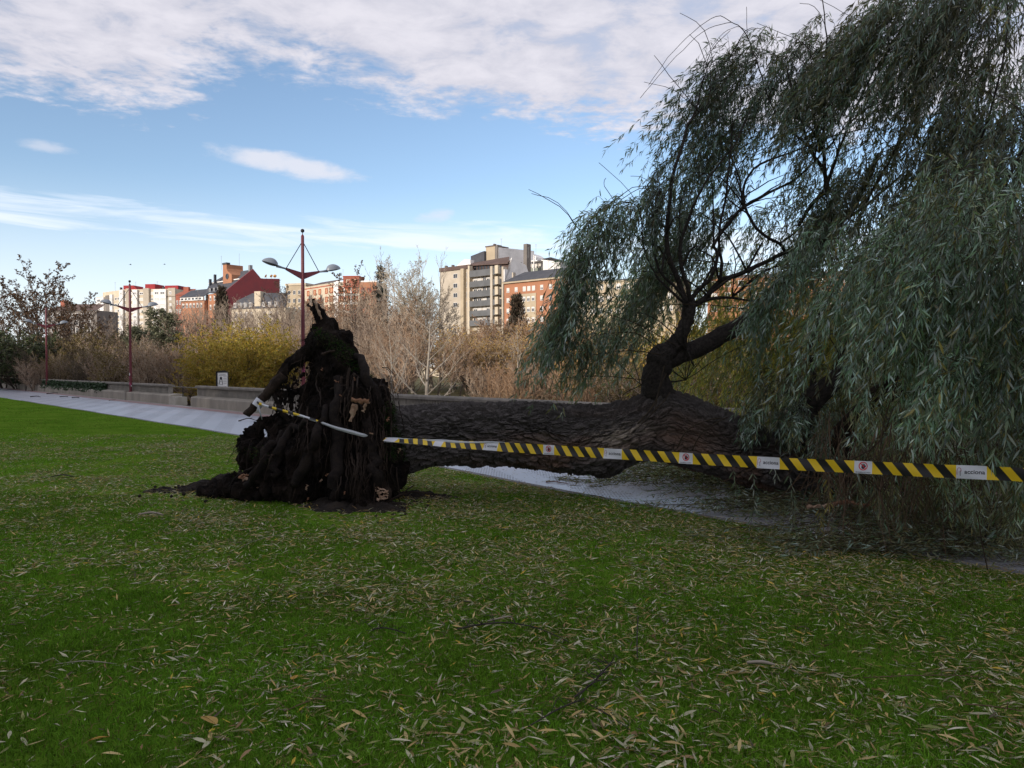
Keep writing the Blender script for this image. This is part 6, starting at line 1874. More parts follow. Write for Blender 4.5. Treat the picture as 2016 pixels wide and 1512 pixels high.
# ---- hanging shoots with leaves: (arch polyline, strands, hang vector, length range, share of grey-green, seed spread)
rngF = np.random.default_rng(2024)
ARCH = [
    # left cascade
    ([(1262, 412, 8.9), (1240, 400, 8.85), (1208, 403, 8.8), (1178, 425, 8.75), (1156, 450, 8.7)], 75, (-.55, 0, -1), (.4, .8), .9, .05),
    ([(1200, 418, 8.8), (1172, 445, 8.75), (1152, 490, 8.7), (1136, 540, 8.65), (1122, 590, 8.65)], 140, (-.20, 0, -1), (.7, 1.25), .92, .05),
    ([(1250, 420, 8.95), (1215, 470, 8.9), (1175, 520, 8.9), (1140, 590, 8.85), (1110, 640, 8.8)], 70, (-.45, 0, -1), (.6, 1.1), .8, .06),
    ([(1150, 620, 8.9), (1110, 640, 8.9), (1085, 640, 8.8)], 60, (-.15, 0, -1), (.4, .75), .6, .07),
    ([(1230, 640, 9.2), (1190, 670, 9.1), (1150, 690, 9.0)], 70, (-.3, 0, -1), (.4, .7), .55, .07),
    # narrow tress down from the tall bare shoot
    ([(1340, 276, 9.1), (1318, 300, 9.1), (1300, 345, 9.05), (1288, 400, 9.0), (1278, 440, 9.0)], 90, (-.3, 0, -1), (.5, .9), .92, .035),
    ([(1340, 330, 9.7), (1325, 400, 9.7), (1305, 470, 9.7), (1285, 520, 9.7), (1265, 560, 9.7)], 110, (-.4, 0, -1), (.7, 1.5), .75, .12),
    ([(1290, 560, 9.6), (1250, 600, 9.6), (1215, 650, 9.6), (1190, 690, 9.6)], 90, (-.6, 0, -1), (.5, 1.0), .45, .12),
    ([(1340, 540, 10.2), (1290, 600, 10.2), (1250, 650, 10.2)], 100, (-.55, 0, -1), (.6, 1.2), .45, .2),
    # first big fall
    ([(1535, 150, 9.5), (1520, 108, 9.5), (1495, 95, 9.5), (1462, 105, 9.45), (1436, 130, 9.4)], 120, (-.72, 0, -1), (1.0, 1.9), .8, .07),
    ([(1470, 130, 9.5), (1440, 180, 9.5), (1410, 240, 9.5), (1380, 300, 9.4)], 150, (-.62, 0, -1), (.8, 1.6), .85, .08),
    ([(1450, 230, 9.7), (1420, 310, 9.7), (1385, 380, 9.7), (1350, 440, 9.7)], 110, (-.55, 0, -1), (.7, 1.4), .8, .12),
    ([(1400, 420, 9.9), (1370, 470, 9.9), (1340, 520, 9.9), (1300, 570, 9.9)], 90, (-.45, 0, -1), (.6, 1.1), .6, .15),
    ([(1560, 170, 9.6), (1530, 200, 9.6), (1490, 240, 9.6), (1460, 270, 9.6)], 70, (-.6, 0, -1), (.5, 1.0), .4, .12),
    # next falls to the right
    ([(1650, 120, 9.3), (1620, 90, 9.3), (1590, 100, 9.25), (1566, 130, 9.2), (1540, 180, 9.2)], 95, (-.65, 0, -1), (.7, 1.4), .6, .09),
    ([(1660, 180, 9.4), (1620, 220, 9.4), (1580, 260, 9.4)], 60, (-.6, 0, -1), (.5, 1.1), .45, .12),
    ([(1720, 70, 9.0), (1680, 90, 9.0), (1640, 130, 9.0), (1610, 180, 9.0)], 120, (-.6, 0, -1), (.8, 1.6), .55, .13),
    ([(1800, 10, 8.8), (1760, 20, 8.8), (1720, 50, 8.8), (1680, 95, 8.8)], 160, (-.65, 0, -1), (1.0, 1.9), .5, .15),
    ([(1880, -30, 8.6), (1840, 0, 8.6), (1790, 40, 8.6), (1740, 90, 8.6)], 170, (-.55, 0, -1), (1.0, 2.1), .4, .2),
    ([(1960, -80, 8.2), (1910, -60, 8.2), (1860, -10, 8.2), (1810, 40, 8.2)], 190, (-.45, 0, -1), (1.2, 2.3), .35, .2),
    ([(2060, -60, 7.8), (2010, -30, 7.8), (1960, 30, 7.8), (1900, 90, 7.8)], 190, (-.35, 0, -1), (1.2, 2.3), .35, .25),
    ([(2100, 60, 7.2), (2060, 120, 7.2), (2010, 190, 7.2), (1950, 260, 7.2)], 140, (-.22, 0, -1), (1.0, 2.0), .45, .25),
    # middle depth of the crown
    ([(1720, 280, 9.8), (1680, 320, 9.8), (1630, 370, 9.8)], 70, (-.45, 0, -1), (.6, 1.2), .5, .2),
    ([(1800, 240, 9.2), (1740, 280, 9.2), (1690, 340, 9.2), (1650, 400, 9.1)], 140, (-.38, 0, -1), (.8, 1.6), .5, .2),
    ([(1900, 220, 8.6), (1840, 260, 8.6), (1780, 330, 8.5), (1730, 400, 8.5)], 180, (-.32, 0, -1), (.9, 1.8), .5, .25),
    ([(2040, 240, 7.8), (1980, 270, 7.8), (1910, 330, 7.7), (1850, 400, 7.6)], 190, (-.22, 0, -1), (.9, 1.8), .55, .25),
    ([(1600, 310, 9.9), (1550, 340, 9.9), (1490, 360, 9.9), (1440, 370, 9.9)], 70, (-.5, 0, -1), (.5, 1.1), .5, .2),
    ([(1620, 400, 10.2), (1560, 420, 10.2), (1500, 440, 10.2), (1440, 450, 10.2)], 75, (-.45, 0, -1), (.5, 1.0), .4, .2),
    ([(1540, 500, 10.4), (1480, 520, 10.4), (1420, 540, 10.4), (1370, 560, 10.4)], 80, (-.45, 0, -1), (.4, .8), .25, .2),
    # grey-green cascade beside the thick limb
    ([(1640, 450, 8.6), (1600, 480, 8.5), (1565, 520, 8.4), (1535, 560, 8.3), (1515, 600, 8.3)], 115, (-.4, 0, -1), (.45, .9), .97, .07),
    # olive back of the crown, behind limb and trunk
    ([(1340, 640, 10.6), (1400, 630, 10.8), (1480, 610, 11.0), (1580, 590, 11.0), (1700, 560, 11.0)], 230, (-.35, 0, -1), (.7, 1.4), .12, .3),
    ([(1340, 700, 11.4), (1420, 690, 11.6), (1520, 660, 11.8), (1640, 640, 11.8), (1800, 620, 11.6)], 260, (-.4, 0, -1), (.6, 1.3), .10, .35),
    ([(1560, 540, 10.2), (1620, 520, 10.2), (1740, 480, 10.2)], 150, (-.3, 0, -1), (.8, 1.6), .2, .35),
    ([(1560, 640, 10.0), (1640, 600, 10.0), (1740, 560, 10.0), (1860, 540, 9.8)], 200, (-.3, 0, -1), (.8, 1.6), .2, .35),
    ([(1480, 720, 10.4), (1560, 700, 10.4), (1660, 690, 10.2)], 150, (-.45, 0, -1), (.5, 1.1), .2, .3),
    # right front curtain
    ([(1740, 480, 7.8), (1700, 520, 7.6), (1660, 560, 7.5)], 80, (-.3, 0, -1), (.6, 1.2), .75, .15),
    ([(1820, 400, 7.2), (1780, 440, 7.1), (1740, 500, 7.0), (1710, 540, 6.9)], 115, (-.25, 0, -1), (.7, 1.4), .85, .16),
    ([(1920, 380, 6.8), (1870, 420, 6.7), (1820, 470, 6.6), (1780, 520, 6.5)], 130, (-.18, 0, -1), (.8, 1.6), .9, .18),
    ([(2040, 360, 6.3), (1980, 400, 6.2), (1920, 440, 6.1), (1870, 500, 6.0)], 130, (-.08, 0, -1), (.8, 1.5), .9, .18),
    ([(2100, 480, 5.8), (2040, 500, 5.7), (1980, 530, 5.7), (1930, 580, 5.7)], 70, (0, 0, -1), (.6, 1.2), .9, .16),
    ([(1900, 560, 6.6), (1850, 600, 6.5), (1810, 640, 6.5)], 90, (-.15, 0, -1), (.5, 1.0), .9, .18),
    ([(2040, 640, 6.4), (1980, 660, 6.3), (1920, 690, 6.3)], 80, (0, 0, -1), (.4, .9), .7, .2),
    ([(2060, 720, 5.9), (1990, 730, 5.9), (1930, 740, 5.9), (1870, 750, 6.0)], 85, (-.05, 0, -1), (.35, .75), .85, .14),
    ([(1880, 700, 6.4), (1820, 720, 6.5), (1770, 740, 6.6)], 75, (-.1, 0, -1), (.4, .75), .85, .14),
    ([(1800, 760, 7.0), (1750, 780, 7.2), (1690, 800, 7.5)], 50, (-.1, 0, -1), (.25, .55), .6, .14),
    ([(1720, 640, 7.8), (1690, 660, 7.9), (1660, 690, 8.0)], 40, (-.25, 0, -1), (.3, .6), .6, .14),
    ([(2240, 200, 5.6), (2200, 350, 5.5), (2160, 500, 5.4), (2130, 640, 5.4)], 110, (-.05, 0, -1), (.8, 1.7), .8, .25),  # this and the next two, right of and above the view, added for shade
    ([(2260, 560, 5.3), (2200, 640, 5.2), (2140, 700, 5.3)], 80, (0, 0, -1), (.6, 1.2), .7, .25),
    ([(1950, -300, 6.0), (2050, -200, 5.8), (2180, -60, 5.6)], 120, (-.2, 0, -1), (.6, 1.3), .5, .3),
    ([(2010, 880, 6.0), (2060, 900, 5.8), (2120, 920, 5.6)], 60, (0, 0, -1), (.3, .7), .4, .18),
    # over the trunk, behind the tape
    ([(1470, 785, 9.0), (1510, 790, 8.9), (1560, 800, 8.8), (1600, 810, 8.7)], 95, (-.3, -.1, -1), (.25, .6), .85, .12),
    ([(1450, 812, 8.9), (1480, 806, 8.85)], 22, (-.3, -.2, -1), (.3, .55), .95, .07),
    ([(1530, 840, 8.6), (1580, 830, 8.5), (1630, 838, 8.4)], 60, (.0, -.15, -1), (.25, .5), .55, .12),
    ([(1640, 700, 8.9), (1600, 730, 9.0), (1540, 760, 9.1)], 70, (-.3, 0, -1), (.4, .8), .35, .18),
    # dim rear and underside, right
    ([(1660, 780, 9.6), (1760, 760, 9.4), (1880, 740, 9.2), (2040, 720, 9.0)], 260, (0, 0, -1), (.8, 1.6), .4, .4),
    ([(1560, 900, 10.2), (1700, 860, 10.0), (1860, 840, 9.8), (2060, 820, 9.6)], 280, (0, 0, -1), (.6, 1.2), .3, .4),
    ([(1720, 930, 8.4), (1800, 900, 8.0), (1920, 880, 7.6), (2060, 870, 7.2)], 230, (0, 0, -1), (.6, 1.1), .25, .35),
    ([(1740, 980, 7.4), (1840, 960, 6.9), (1940, 940, 6.6), (2060, 930, 6.4)], 120, (0, 0, -1), (.4, .9), .2, .3),
    ([(2080, 300, 9.0), (2120, 500, 8.6), (2140, 700, 8.2)], 150, (0, 0, -1), (.9, 1.6), .5, .4),
    ([(1900, 300, 11.5), (2050, 400, 11.0), (2100, 600, 10.5)], 160, (0, 0, -1), (1.2, 2.2), .3, .5),
]
K = 34


def polyl(pts, t):
    """points along a measured polyline at parameters t in 0..1"""
    W = np.array([tuple(P(*p)) for p in pts])
    f = t * (len(W) - 1)
    j = np.minimum(f.astype(int), len(W) - 2)
    return W[j] + (W[j + 1] - W[j]) * (f - j)[:, None], unit(W[j + 1] - W[j])


def strands(p0, d0, hang, length, sway):
    n_ = len(p0)
    Pn = np.zeros((n_, K, 3)); Dn = np.zeros((n_, K, 3))
    p = p0.copy()
    ph = rngF.random((n_, 1)) * 6.28
    for k in range(K):
        a = np.clip(k / (K * .30), 0, 1); a = a * a * (3 - 2 * a)
        sw = np.concatenate([np.sin(ph + k * .23), np.cos(ph * 1.7 + k * .19), 0 * ph], 1) * sway
        d = unit(d0 * (1 - a) + hang * a + sw)
        Pn[:, k] = p; Dn[:, k] = d
        p = p + d * (length / (K - 1))[:, None]
    return Pn, Dn


LP, LD, LC, SA, SB, SR = [], [], [], [], [], []
LLEN = []
c_grey = np.array([[.135, .215, .15], [.165, .25, .205], [.11, .19, .115], [.215, .295, .26], [.34, .40, .385]])
c_oliv = np.array([[.15, .155, .078], [.12, .135, .068], [.17, .16, .085], [.10, .12, .066]])  # backlit olive painted into crown leaves; ground sprays share it
c_backlit = np.array([[.34, .33, .075], [.27, .29, .07], [.38, .33, .08], [.21, .26, .08]])  # brighter olive of the backlit rear crown, put into the leaf colour
c_yel = np.array([[.20, .17, .04], [.26, .20, .05]])
for (pts, n_, hang, lr, grey, spread) in ARCH:
    n_ = int(n_ * (.74 if pts[0][1] < 330 and pts[0][0] < 2070 else 1.05))
    ncl = max(3, n_ // 9)
    cid_ = rngF.integers(0, ncl, n_)
    t = np.clip(rngF.random(ncl)[cid_] + rngF.normal(0, .025, n_), 0, .999)
    p0, tg = polyl(pts, t)
    sp_ = np.array([spread, spread * 1.5, spread * .7])
    p0 = p0 + rngF.normal(size=(ncl, 3))[cid_] * sp_ + rngF.normal(size=p0.shape) * np.array([.035, .05, .05])
    d0 = unit(tg * rngF.choice([.8, .8, -.3], (n_, 1)) + rngF.normal(size=p0.shape) * .45 + np.array([0, 0, .25]))
    hg = unit(np.array([hang]) + rngF.normal(size=(ncl, 3))[cid_] * (np.array([.30, .22, .10]) if pts[0][2] < 8 and pts[0][1] > 300 else np.array([.13, .12, .04])) + rngF.normal(size=p0.shape) * np.array([.10, .10, .04]))
    ln = rngF.uniform(lr[0], lr[1], n_) * rngF.uniform(.75, 1.15, ncl)[cid_]
    # never below the ground
    ln = np.minimum(ln, np.maximum(.12, (p0[:, 2] - .05) / .95))
    Pn, Dn = strands(p0, d0, hg, ln, .10)
    tone = np.clip(rngF.normal(grey, .12, n_) + rngF.normal(0, .25, ncl)[cid_], 0, 1)
    brt = rngF.uniform(.55, 1.4, ncl)[cid_]
    for k in range(0, K - 3, 3):
        SA.append(Pn[:, k]); SB.append(Pn[:, k + 3])
    rs = rngF.uniform(.0016, .0030, n_)
    for k in range(0, K - 3, 3):
        f0 = 1 - k / K * .75
        SR.append(np.stack([rs * f0, rs * (f0 - .06)], 1))
    # leaf nodes at an even spacing whatever the length
    nn = np.maximum(4, (ln / .027)).astype(int)
    si = np.repeat(np.arange(n_), nn)
    tt = rngF.random(len(si)) ** .85
    f = tt * (K - 1.001); j = f.astype(int); fr_ = (f - j)[:, None]
    LP.append(Pn[si, j] * (1 - fr_) + Pn[si, j + 1] * fr_)
    LD.append(Dn[si, j])
    tn = np.clip(tone[si] + rngF.normal(0, .15, len(si)), 0, 1)
    g = c_grey[rngF.integers(0, 5, len(si))]; o_ = (c_backlit if pts[0][2] > 9.95 and grey < .3 else c_oliv)[rngF.integers(0, 4, len(si))]
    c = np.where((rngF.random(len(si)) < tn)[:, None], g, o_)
    yl = rngF.random(len(si)) < .012
    c[yl] = c_yel[rngF.integers(0, 2, yl.sum())]
    c = c * (np.array([.74, .78, .84]) if pts[0][1] < 330 else (np.array([1.30, 1.36, 1.40]) if pts[0][2] < 8.7 else np.array([1.08, 1.1, 1.14])))  # upper falls painted darker as backlit, nearer ones paler and silvery
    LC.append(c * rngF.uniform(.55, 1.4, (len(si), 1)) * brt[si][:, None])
LP = np.concatenate(LP); LD = np.concatenate(LD); LC = np.concatenate(LC)
nL = len(LP)
a_ = unit(np.cross(LD, rngF.normal(size=LD.shape)))
al = rngF.uniform(.20, 1.05, (nL, 1))
dirs = unit(LD * np.cos(al) + a_ * np.sin(al) + np.array([0, 0, -.22]))
side = unit(np.cross(dirs, unit(np.cross(a_, dirs) + rngF.normal(size=dirs.shape) * .55)))
ll = rngF.uniform(.060, .118, nL); lw_ = ll * rngF.uniform(.125, .165, nL)
near = np.argsort(LP[:, 1] - .0 * LP[:, 0])
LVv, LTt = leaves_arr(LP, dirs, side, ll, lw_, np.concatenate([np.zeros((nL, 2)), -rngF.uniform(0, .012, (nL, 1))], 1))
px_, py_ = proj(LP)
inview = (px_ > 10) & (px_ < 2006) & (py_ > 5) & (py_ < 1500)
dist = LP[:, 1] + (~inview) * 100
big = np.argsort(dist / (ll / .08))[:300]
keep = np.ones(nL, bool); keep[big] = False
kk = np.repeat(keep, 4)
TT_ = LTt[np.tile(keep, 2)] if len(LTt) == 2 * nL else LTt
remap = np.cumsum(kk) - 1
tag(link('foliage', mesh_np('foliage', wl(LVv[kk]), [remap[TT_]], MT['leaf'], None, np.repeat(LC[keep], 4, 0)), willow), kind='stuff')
# the 300 leaves that show largest: curved blades of their own
def leaf_mesh(name, col, m_, curl=.12, wid=.16):
    V = []
    for i, (t, w_) in enumerate(((0, .06), (.18, .6), (.42, 1), (.7, .75), (1, 0.02))):
        z = -curl * t * t
        V += [(t, w_ * wid / 2, z + .02 * w_), (t, 0, z), (t, -w_ * wid / 2, z + .02 * w_)]
    Q = []
    for i in range(4):
        for j in range(2):
            Q.append((i * 3 + j, i * 3 + j + 1, (i + 1) * 3 + j + 1, (i + 1) * 3 + j))
    return mesh_np(name, V, [np.array(Q)], m_, None, np.tile(np.array(col), (len(V), 1)), True)


lmeshes = [leaf_mesh('willow_leaf', c, MT['leaf'], cu, wi) for c, cu, wi in (((.14, .20, .14), .10, .15), ((.30, .345, .32), -.08, .14), ((.11, .165, .09), .2, .16), ((.20, .19, .06), .12, .15), ((.34, .29, .09), .1, .17))]
for n_, i in enumerate(big):
    x_ = Vector(dirs[i]); y_ = Vector(side[i]); y_ = (y_ - x_ * y_.dot(x_)).normalized(); z_ = x_.cross(y_)
    Mx = Matrix((x_, y_, z_)).transposed().to_4x4()
    Mx = Matrix.Translation(Vector(LP[i]) - WO) @ Mx @ Matrix.Scale(ll[i] * 1.05, 4)
    o = bpy.data.objects.new('leaf', lmeshes[[0, 0, 1, 2, 2, 3, 0, 1, 2, 4][n_ % 10]])
    COL.objects.link(o); o.parent = willow; o.matrix_local = Mx
SA, SB, SR = np.concatenate(SA), np.concatenate(SB), np.concatenate(SR)
Vs, Qs = segs_arr(SA, SB, SR[:, 0], SR[:, 1], 3)
tag(link('hanging_shoots', mesh_np('hanging_shoots', wl(Vs), [Qs], MT['withy']), willow), kind='stuff')

# ---- bare twigs trailing to the ground under the right of the crown
TA, TB, TRr = [], [], []
rt2 = np.random.default_rng(8)
for i in range(420):
    x = rt2.uniform(1600, 2050); Y = rt2.uniform(6.0, 9.0)
    y0 = rt2.uniform(800, 960)
    p = P(x, y0, Y); zend = rt2.uniform(.02, .5)
    dx_, dy_ = rt2.normal(0, .30), rt2.normal(0, .22)
    prev = p
    for k in range(1, 6):
        t = k / 5
        q = Vector((p.x + dx_ * t + rt2.normal(0, .012), p.y + dy_ * t * t, p.z + (zend - p.z) * t))
        TA.append(tuple(prev)); TB.append(tuple(q)); TRr.append((.0042 * (1 - .7 * t) + .0009, .0042 * (1 - .7 * t - .1) + .0009)); prev = q
TRr = np.array(TRr) * rt2.choice([.7, 1, 1.6], (len(TRr), 1), p=[.5, .4, .1])
Vs, Qs = segs_arr(TA, TB, TRr[:, 0], TRr[:, 1], 3)
tag(link('bare_twigs', mesh_np('bare_twigs', wl(Vs), [Qs], mat('bare_twig', (.10, .062, .036), .8, (.06, .038, .026), 3)), willow), kind='stuff')
# long straight bare shoots that show singly
for pts in ([(1600, 784, 8.6, 1.4), (1660, 715, 8.5, 1.3), (1720, 640, 8.4, 1.2), (1808, 556, 8.3, 1)], [(1674, 900, 6.2, 1.4), (1690, 930, 6.2, 1.4), (1736, 968, 6.2, 1)], [(1640, 1062, 6.9, 1), (1690, 1010, 6.9, 1.4), (1760, 930, 6.9, 1.4), (1800, 850, 6.9, 1.2)],
            [(1734, 968, 6.2, 1.2), (1733, 900, 6.2, 1.4), (1740, 830, 6.3, 1.4), (1770, 740, 6.4, 1.2)], [(1945, 1128, 5.9, 1.2), (1932, 1060, 5.9, 1.4), (1916, 970, 5.9, 1.4), (1900, 890, 6.0, 1.2)], [(1985, 780, 5.9, 1.6), (2000, 700, 5.9, 1.6), (2012, 620, 5.9, 1.4)],
            [(1978, 900, 5.9, 1.2), (1990, 780, 5.9, 1.4), (2005, 660, 5.9, 1.4)], [(1676, 905, 6.3, 1.4), (1730, 870, 6.3, 1.4), (1760, 800, 6.4, 1.2)], [(1334, 882, 8.9, 1.3), (1350, 850, 8.85, 1.3), (1385, 830, 8.85, 1.1), (1420, 822, 8.9, .9)], [(1363, 886, 8.9, 1.3), (1378, 858, 8.85, 1.3), (1400, 838, 8.85, 1.1), (1432, 822, 8.9, .9)],
            [(1255, 835, 8.85, 1.3), (1285, 800, 8.9, 1.3), (1300, 760, 9.0, 1.2), (1312, 735, 9.1, 1)], [(1262, 835, 8.85, 1), (1298, 800, 8.9, 1.2), (1320, 772, 9.0, 1)], [(1290, 808, 8.85, 1.2), (1292, 790, 8.9, 1), (1308, 720, 9.1, .9)],
            [(1100, 745, 9.0, .8), (1180, 740, 9.0, .9), (1270, 748, 9.1, 1)], [(1160, 700, 9.0, .7), (1240, 690, 9.0, .9), (1310, 700, 9.2, 1)], [(1200, 620, 9.0, .7), (1260, 640, 9.0, .9), (1330, 680, 9.2, 1)], [(1170, 660, 9.1, .7), (1250, 655, 9.1, .9), (1300, 690, 9.2, 1)], [(1300, 520, 9.0, .7), (1360, 512, 9.0, .9), (1440, 520, 9.1, 1)], [(1310, 600, 9.0, .7), (1400, 600, 9.0, .9), (1490, 612, 9.1, 1)]):
    wtube('shoot', pts, MT['withy'], 4, .002, sub=3)
# ================================================================== BARRIER TAPE
tape = empty('barrier_tape', (0, 8, .85), 0, 'yellow and black striped barrier tape stretched in front of the fallen trunk', 'tape')
TO = Vector(tape.location)
TA0, TA1 = Vector((-1.45, 8.505, 0)), Vector((5.79, 3.31, 0))
TL = (TA1 - TA0).length
tdir = (TA1 - TA0).normalized()
tnrm = Vector((tdir.y, -tdir.x, 0))     # towards the camera side
if tnrm.y > 0: tnrm = -tnrm
WT_ = 0.092


def tape_mid(s):
    p = TA0 + tdir * s
    # height measured from the photograph along the run
    px = CX + F_PX * p.x / p.y
    py = np.interp(px, [700, 780, 900, 1000, 1080, 1205, 1355, 1522, 1708, 1915, 2016, 2200], [861, 866, 875, 880, 886, 893, 902.5, 912, 920.5, 930, 934.5, 943])
    z = P(px, float(py), p.y).z if px < 2016 else P(2016, 934.5, 5.01).z
    return Vector((p.x, p.y, z))


ss_ = np.linspace(0, TL, 240)
zz_a = np.array([tape_mid(s).z for s in ss_])
zz_a = np.convolve(np.pad(zz_a, 12, mode='edge'), np.ones(25) / 25, 'valid')


def tape_pt(s, v, lift=0.0):
    """v: -.5..+.5 across the width in tape widths"""
    p = TA0 + tdir * s
    z = float(np.interp(s, ss_, zz_a))
    tw = float(np.interp(s, [0, .5, 1.4, 1.9, 6], [1.25, 1.0, .5, .12, .05]))      # leans over on the left
    hgt = WT_
    up = Vector((0, 0, 1)) * math.cos(tw) + tnrm * (-math.sin(tw)) * .9
    wave = .006 * math.sin(s * 7.3) + .004 * math.sin(s * 17.1 + v * 4)
    return p + Vector((0, 0, z)) + up * (v * hgt) + tnrm * (lift + wave) - TO


# pattern along the tape, in tape widths
SL = .80
seq = []
def add_stripes(x, n_):
    for i in range(n_):
        seq.append(('k', x, x + .78)); x += .78
        if i < n_ - 1:
            seq.append(('y', x, x + .70)); x += .70
    return x
PER = 2.8 + 2.15 + 8 * .78 + 6 * .70
s_acc = (0.49 * math.hypot(4.49, 3.2)) / WT_       # measured centre of the first word panel, in widths
tgt = CX
# find s whose centre projects at px=1205
ssr = np.linspace(0, TL, 2000)
pxr = np.array([CX + F_PX * (TA0 + tdir * s).x / (TA0 + tdir * s).y for s in ssr])
c0 = ssr[np.argmin(abs(pxr - 1207))] / WT_
c1 = ssr[np.argmin(abs(pxr - 1523))] / WT_
c2 = ssr[np.argmin(abs(pxr - 1915))] / WT_
PERM = (c2 - c0) / 2
kx = PERM / PER
band = MB()
MATS = [MT['t_blk'], MT['t_yel'], MT['t_white']]
SMAX = TL / WT_


def strip(x0, x1, sl0, sl1, mi, v0=-.5, v1=.5):
    """parallelogram / trapezoid between x0 (left edge) and x1 (right edge) with slants of the two edges (top leans left)"""
    nv_ = 6; nu_ = max(1, int((x1 - x0) * 3))
    V = []
    for j in range(nv_ + 1):
        v = v0 + (v1 - v0) * j / nv_
        a = x0 - sl0 * (v) ; b_ = x1 - sl1 * (v)
        for i in range(nu_ + 1):
            x = a + (b_ - a) * i / nu_
            x = min(max(x, 0.02), SMAX - .02)
            V.append(tuple(tape_pt(x * WT_, v)))
    k = nu_ + 1
    band.add(V, [(j * k + i, j * k + i + 1, (j + 1) * k + i + 1, (j + 1) * k + i) for j in range(nv_) for i in range(nu_)], (), mi)


words, signs = [], []
for rep in range(-3, 5):
    x = c0 + rep * PERM
    aw = 1.0 * kx
    # word panel: white with upright sides, a yellow wedge on either side
    strip(x - aw, x + aw, 0, 0, 2)
    strip(x - aw - .42 * kx, x - aw, SL * kx, 0, 1); strip(x + aw, x + aw + .42 * kx, 0, SL * kx, 1)
    words.append(x)
    e = x + aw + .42 * kx
    for i in range(4):
        strip(e, e + .78 * kx, SL * kx, SL * kx, 0); e += .78 * kx
        if i < 3:
            strip(e, e + .70 * kx, SL * kx, SL * kx, 1); e += .70 * kx
    sw_ = .675 * kx
    strip(e, e + .42 * kx, SL * kx, 0, 1); e += .42 * kx
    strip(e, e + 2 * sw_, 0, 0, 2); signs.append(e + sw_); e += 2 * sw_
    strip(e, e + .42 * kx, 0, SL * kx, 1); e += .42 * kx
    nxt = c0 + (rep + 1) * PERM - aw - .42 * kx
    rem = nxt - e
    bw = rem * (.78 * 4) / (.78 * 4 + .70 * 3) / 4; yw = rem * (.70 * 3) / (.78 * 4 + .70 * 3) / 3
    for i in range(4):
        strip(e, e + bw, SL * kx, SL * kx, 0); e += bw
        if i < 3:
            strip(e, e + yw, SL * kx, SL * kx, 1); e += yw
band.build('printed_band', MATS, tape, True)


def flat_to_tape(V2, xc, size, lift):
    """V2 (n,2) in letter units -> on the tape, centred at width-coordinate xc"""
    return [tuple(tape_pt((xc + a * size) * WT_, b_ * size, lift)) for a, b_ in V2]


def text_mesh(s, bold=0.0):
    cu = bpy.data.curves.new('t', 'FONT'); cu.body = s; cu.align_x = 'CENTER'; cu.align_y = 'CENTER'; cu.resolution_u = 3; cu.offset = bold
    ob = bpy.data.objects.new('t', cu); COL.objects.link(ob)
    dg_ = bpy.context.evaluated_depsgraph_get(); dg_.update()
    me = bpy.data.meshes.new_from_object(ob.evaluated_get(dg_))
    bpy.data.objects.remove(ob); bpy.data.curves.remove(cu)
    V = np.array([v.co[:2] for v in me.vertices]); Fp = [list(p.vertices) for p in me.polygons]
    bpy.data.meshes.remove(me)
    return V, Fp


def put_flat(name, V2, Fp, xc, size, m_, lift=.0016):
    V = flat_to_tape(V2, xc, size, lift)
    T = []
    for f in Fp:
        for i in range(1, len(f) - 1): T.append((f[0], f[i], f[i + 1]))
    mb = MB(); mb.add(V, (), T)
    return mb.build(name, m_, tape)


def ring(r0, r1, n_=24, a0=0, a1=2 * PI):
    V = []
    for i in range(n_ + 1):
        a = a0 + (a1 - a0) * i / n_
        V += [(r0 * math.cos(a), r0 * math.sin(a)), (r1 * math.cos(a), r1 * math.sin(a))]
    return np.array(V), [(2 * i, 2 * i + 1, 2 * i + 3, 2 * i + 2) for i in range(n_)]


def stroke(pts, w_):
    V, F_ = [], []
    for i, p in enumerate(pts):
        a = pts[max(i - 1, 0)]; b_ = pts[min(i + 1, len(pts) - 1)]
        dx_, dy_ = b_[0] - a[0], b_[1] - a[1]; l_ = math.hypot(dx_, dy_) or 1
        V += [(p[0] - dy_ / l_ * w_, p[1] + dx_ / l_ * w_), (p[0] + dy_ / l_ * w_, p[1] - dx_ / l_ * w_)]
    return np.array(V), [(2 * i, 2 * i + 1, 2 * i + 3, 2 * i + 2) for i in range(len(pts) - 1)]


tv, tf = text_mesh('acciona', .012)
wv, wf = text_mesh('PROHIBIDO EL PASO', .012)
wid = tv[:, 0].max() - tv[:, 0].min(); wid2 = wv[:, 0].max() - wv[:, 0].min()
hand = np.array([(-.10, -.20), (.06, -.20), (.16, -.06), (.20, .08), (.14, .08), (.10, .02), (.09, .20), (.04, .20), (.02, .04), (-.01, .22), (-.06, .22), (-.07, .04), (-.11, .18), (-.15, .17), (-.14, 0), (-.17, -.08)])
hv = np.concatenate([[[0, -.04]], hand]); hf = [(0, 1 + i, 1 + (i + 1) % len(hand)) for i in range(len(hand))]
for x in words:
    s_ = x * WT_
    if not (.9 < s_ < TL - .2): continue
    sz = 1.34 * kx / wid
    put_flat('lettering', tv + np.array([[.22 * kx / sz, .04]]), tf, x, sz, MT['ink'])
    arc = [(-.80 + .14 * math.cos(a), .02 + .30 * math.sin(a)) for a in np.linspace(0.1, PI, 9)] + [(-.94, -.12), (-.93, -.22)]
    v_, f_ = stroke([(a * kx, b_) for a, b_ in arc], .018); put_flat('logo_arch', v_, f_, x, 1, MT['pink'])
    v_, f_ = stroke([(-.72 * kx, .10), (-.73 * kx, -.10), (-.72 * kx, -.30)], .016); put_flat('logo_stem', v_, f_, x, 1, MT['ink'])
    v_, f_ = stroke([(-.66 * kx, .12), (-.72 * kx, .02), (-.84 * kx, -.02)], .014); put_flat('logo_branch', v_, f_, x, 1, MT['pink'])
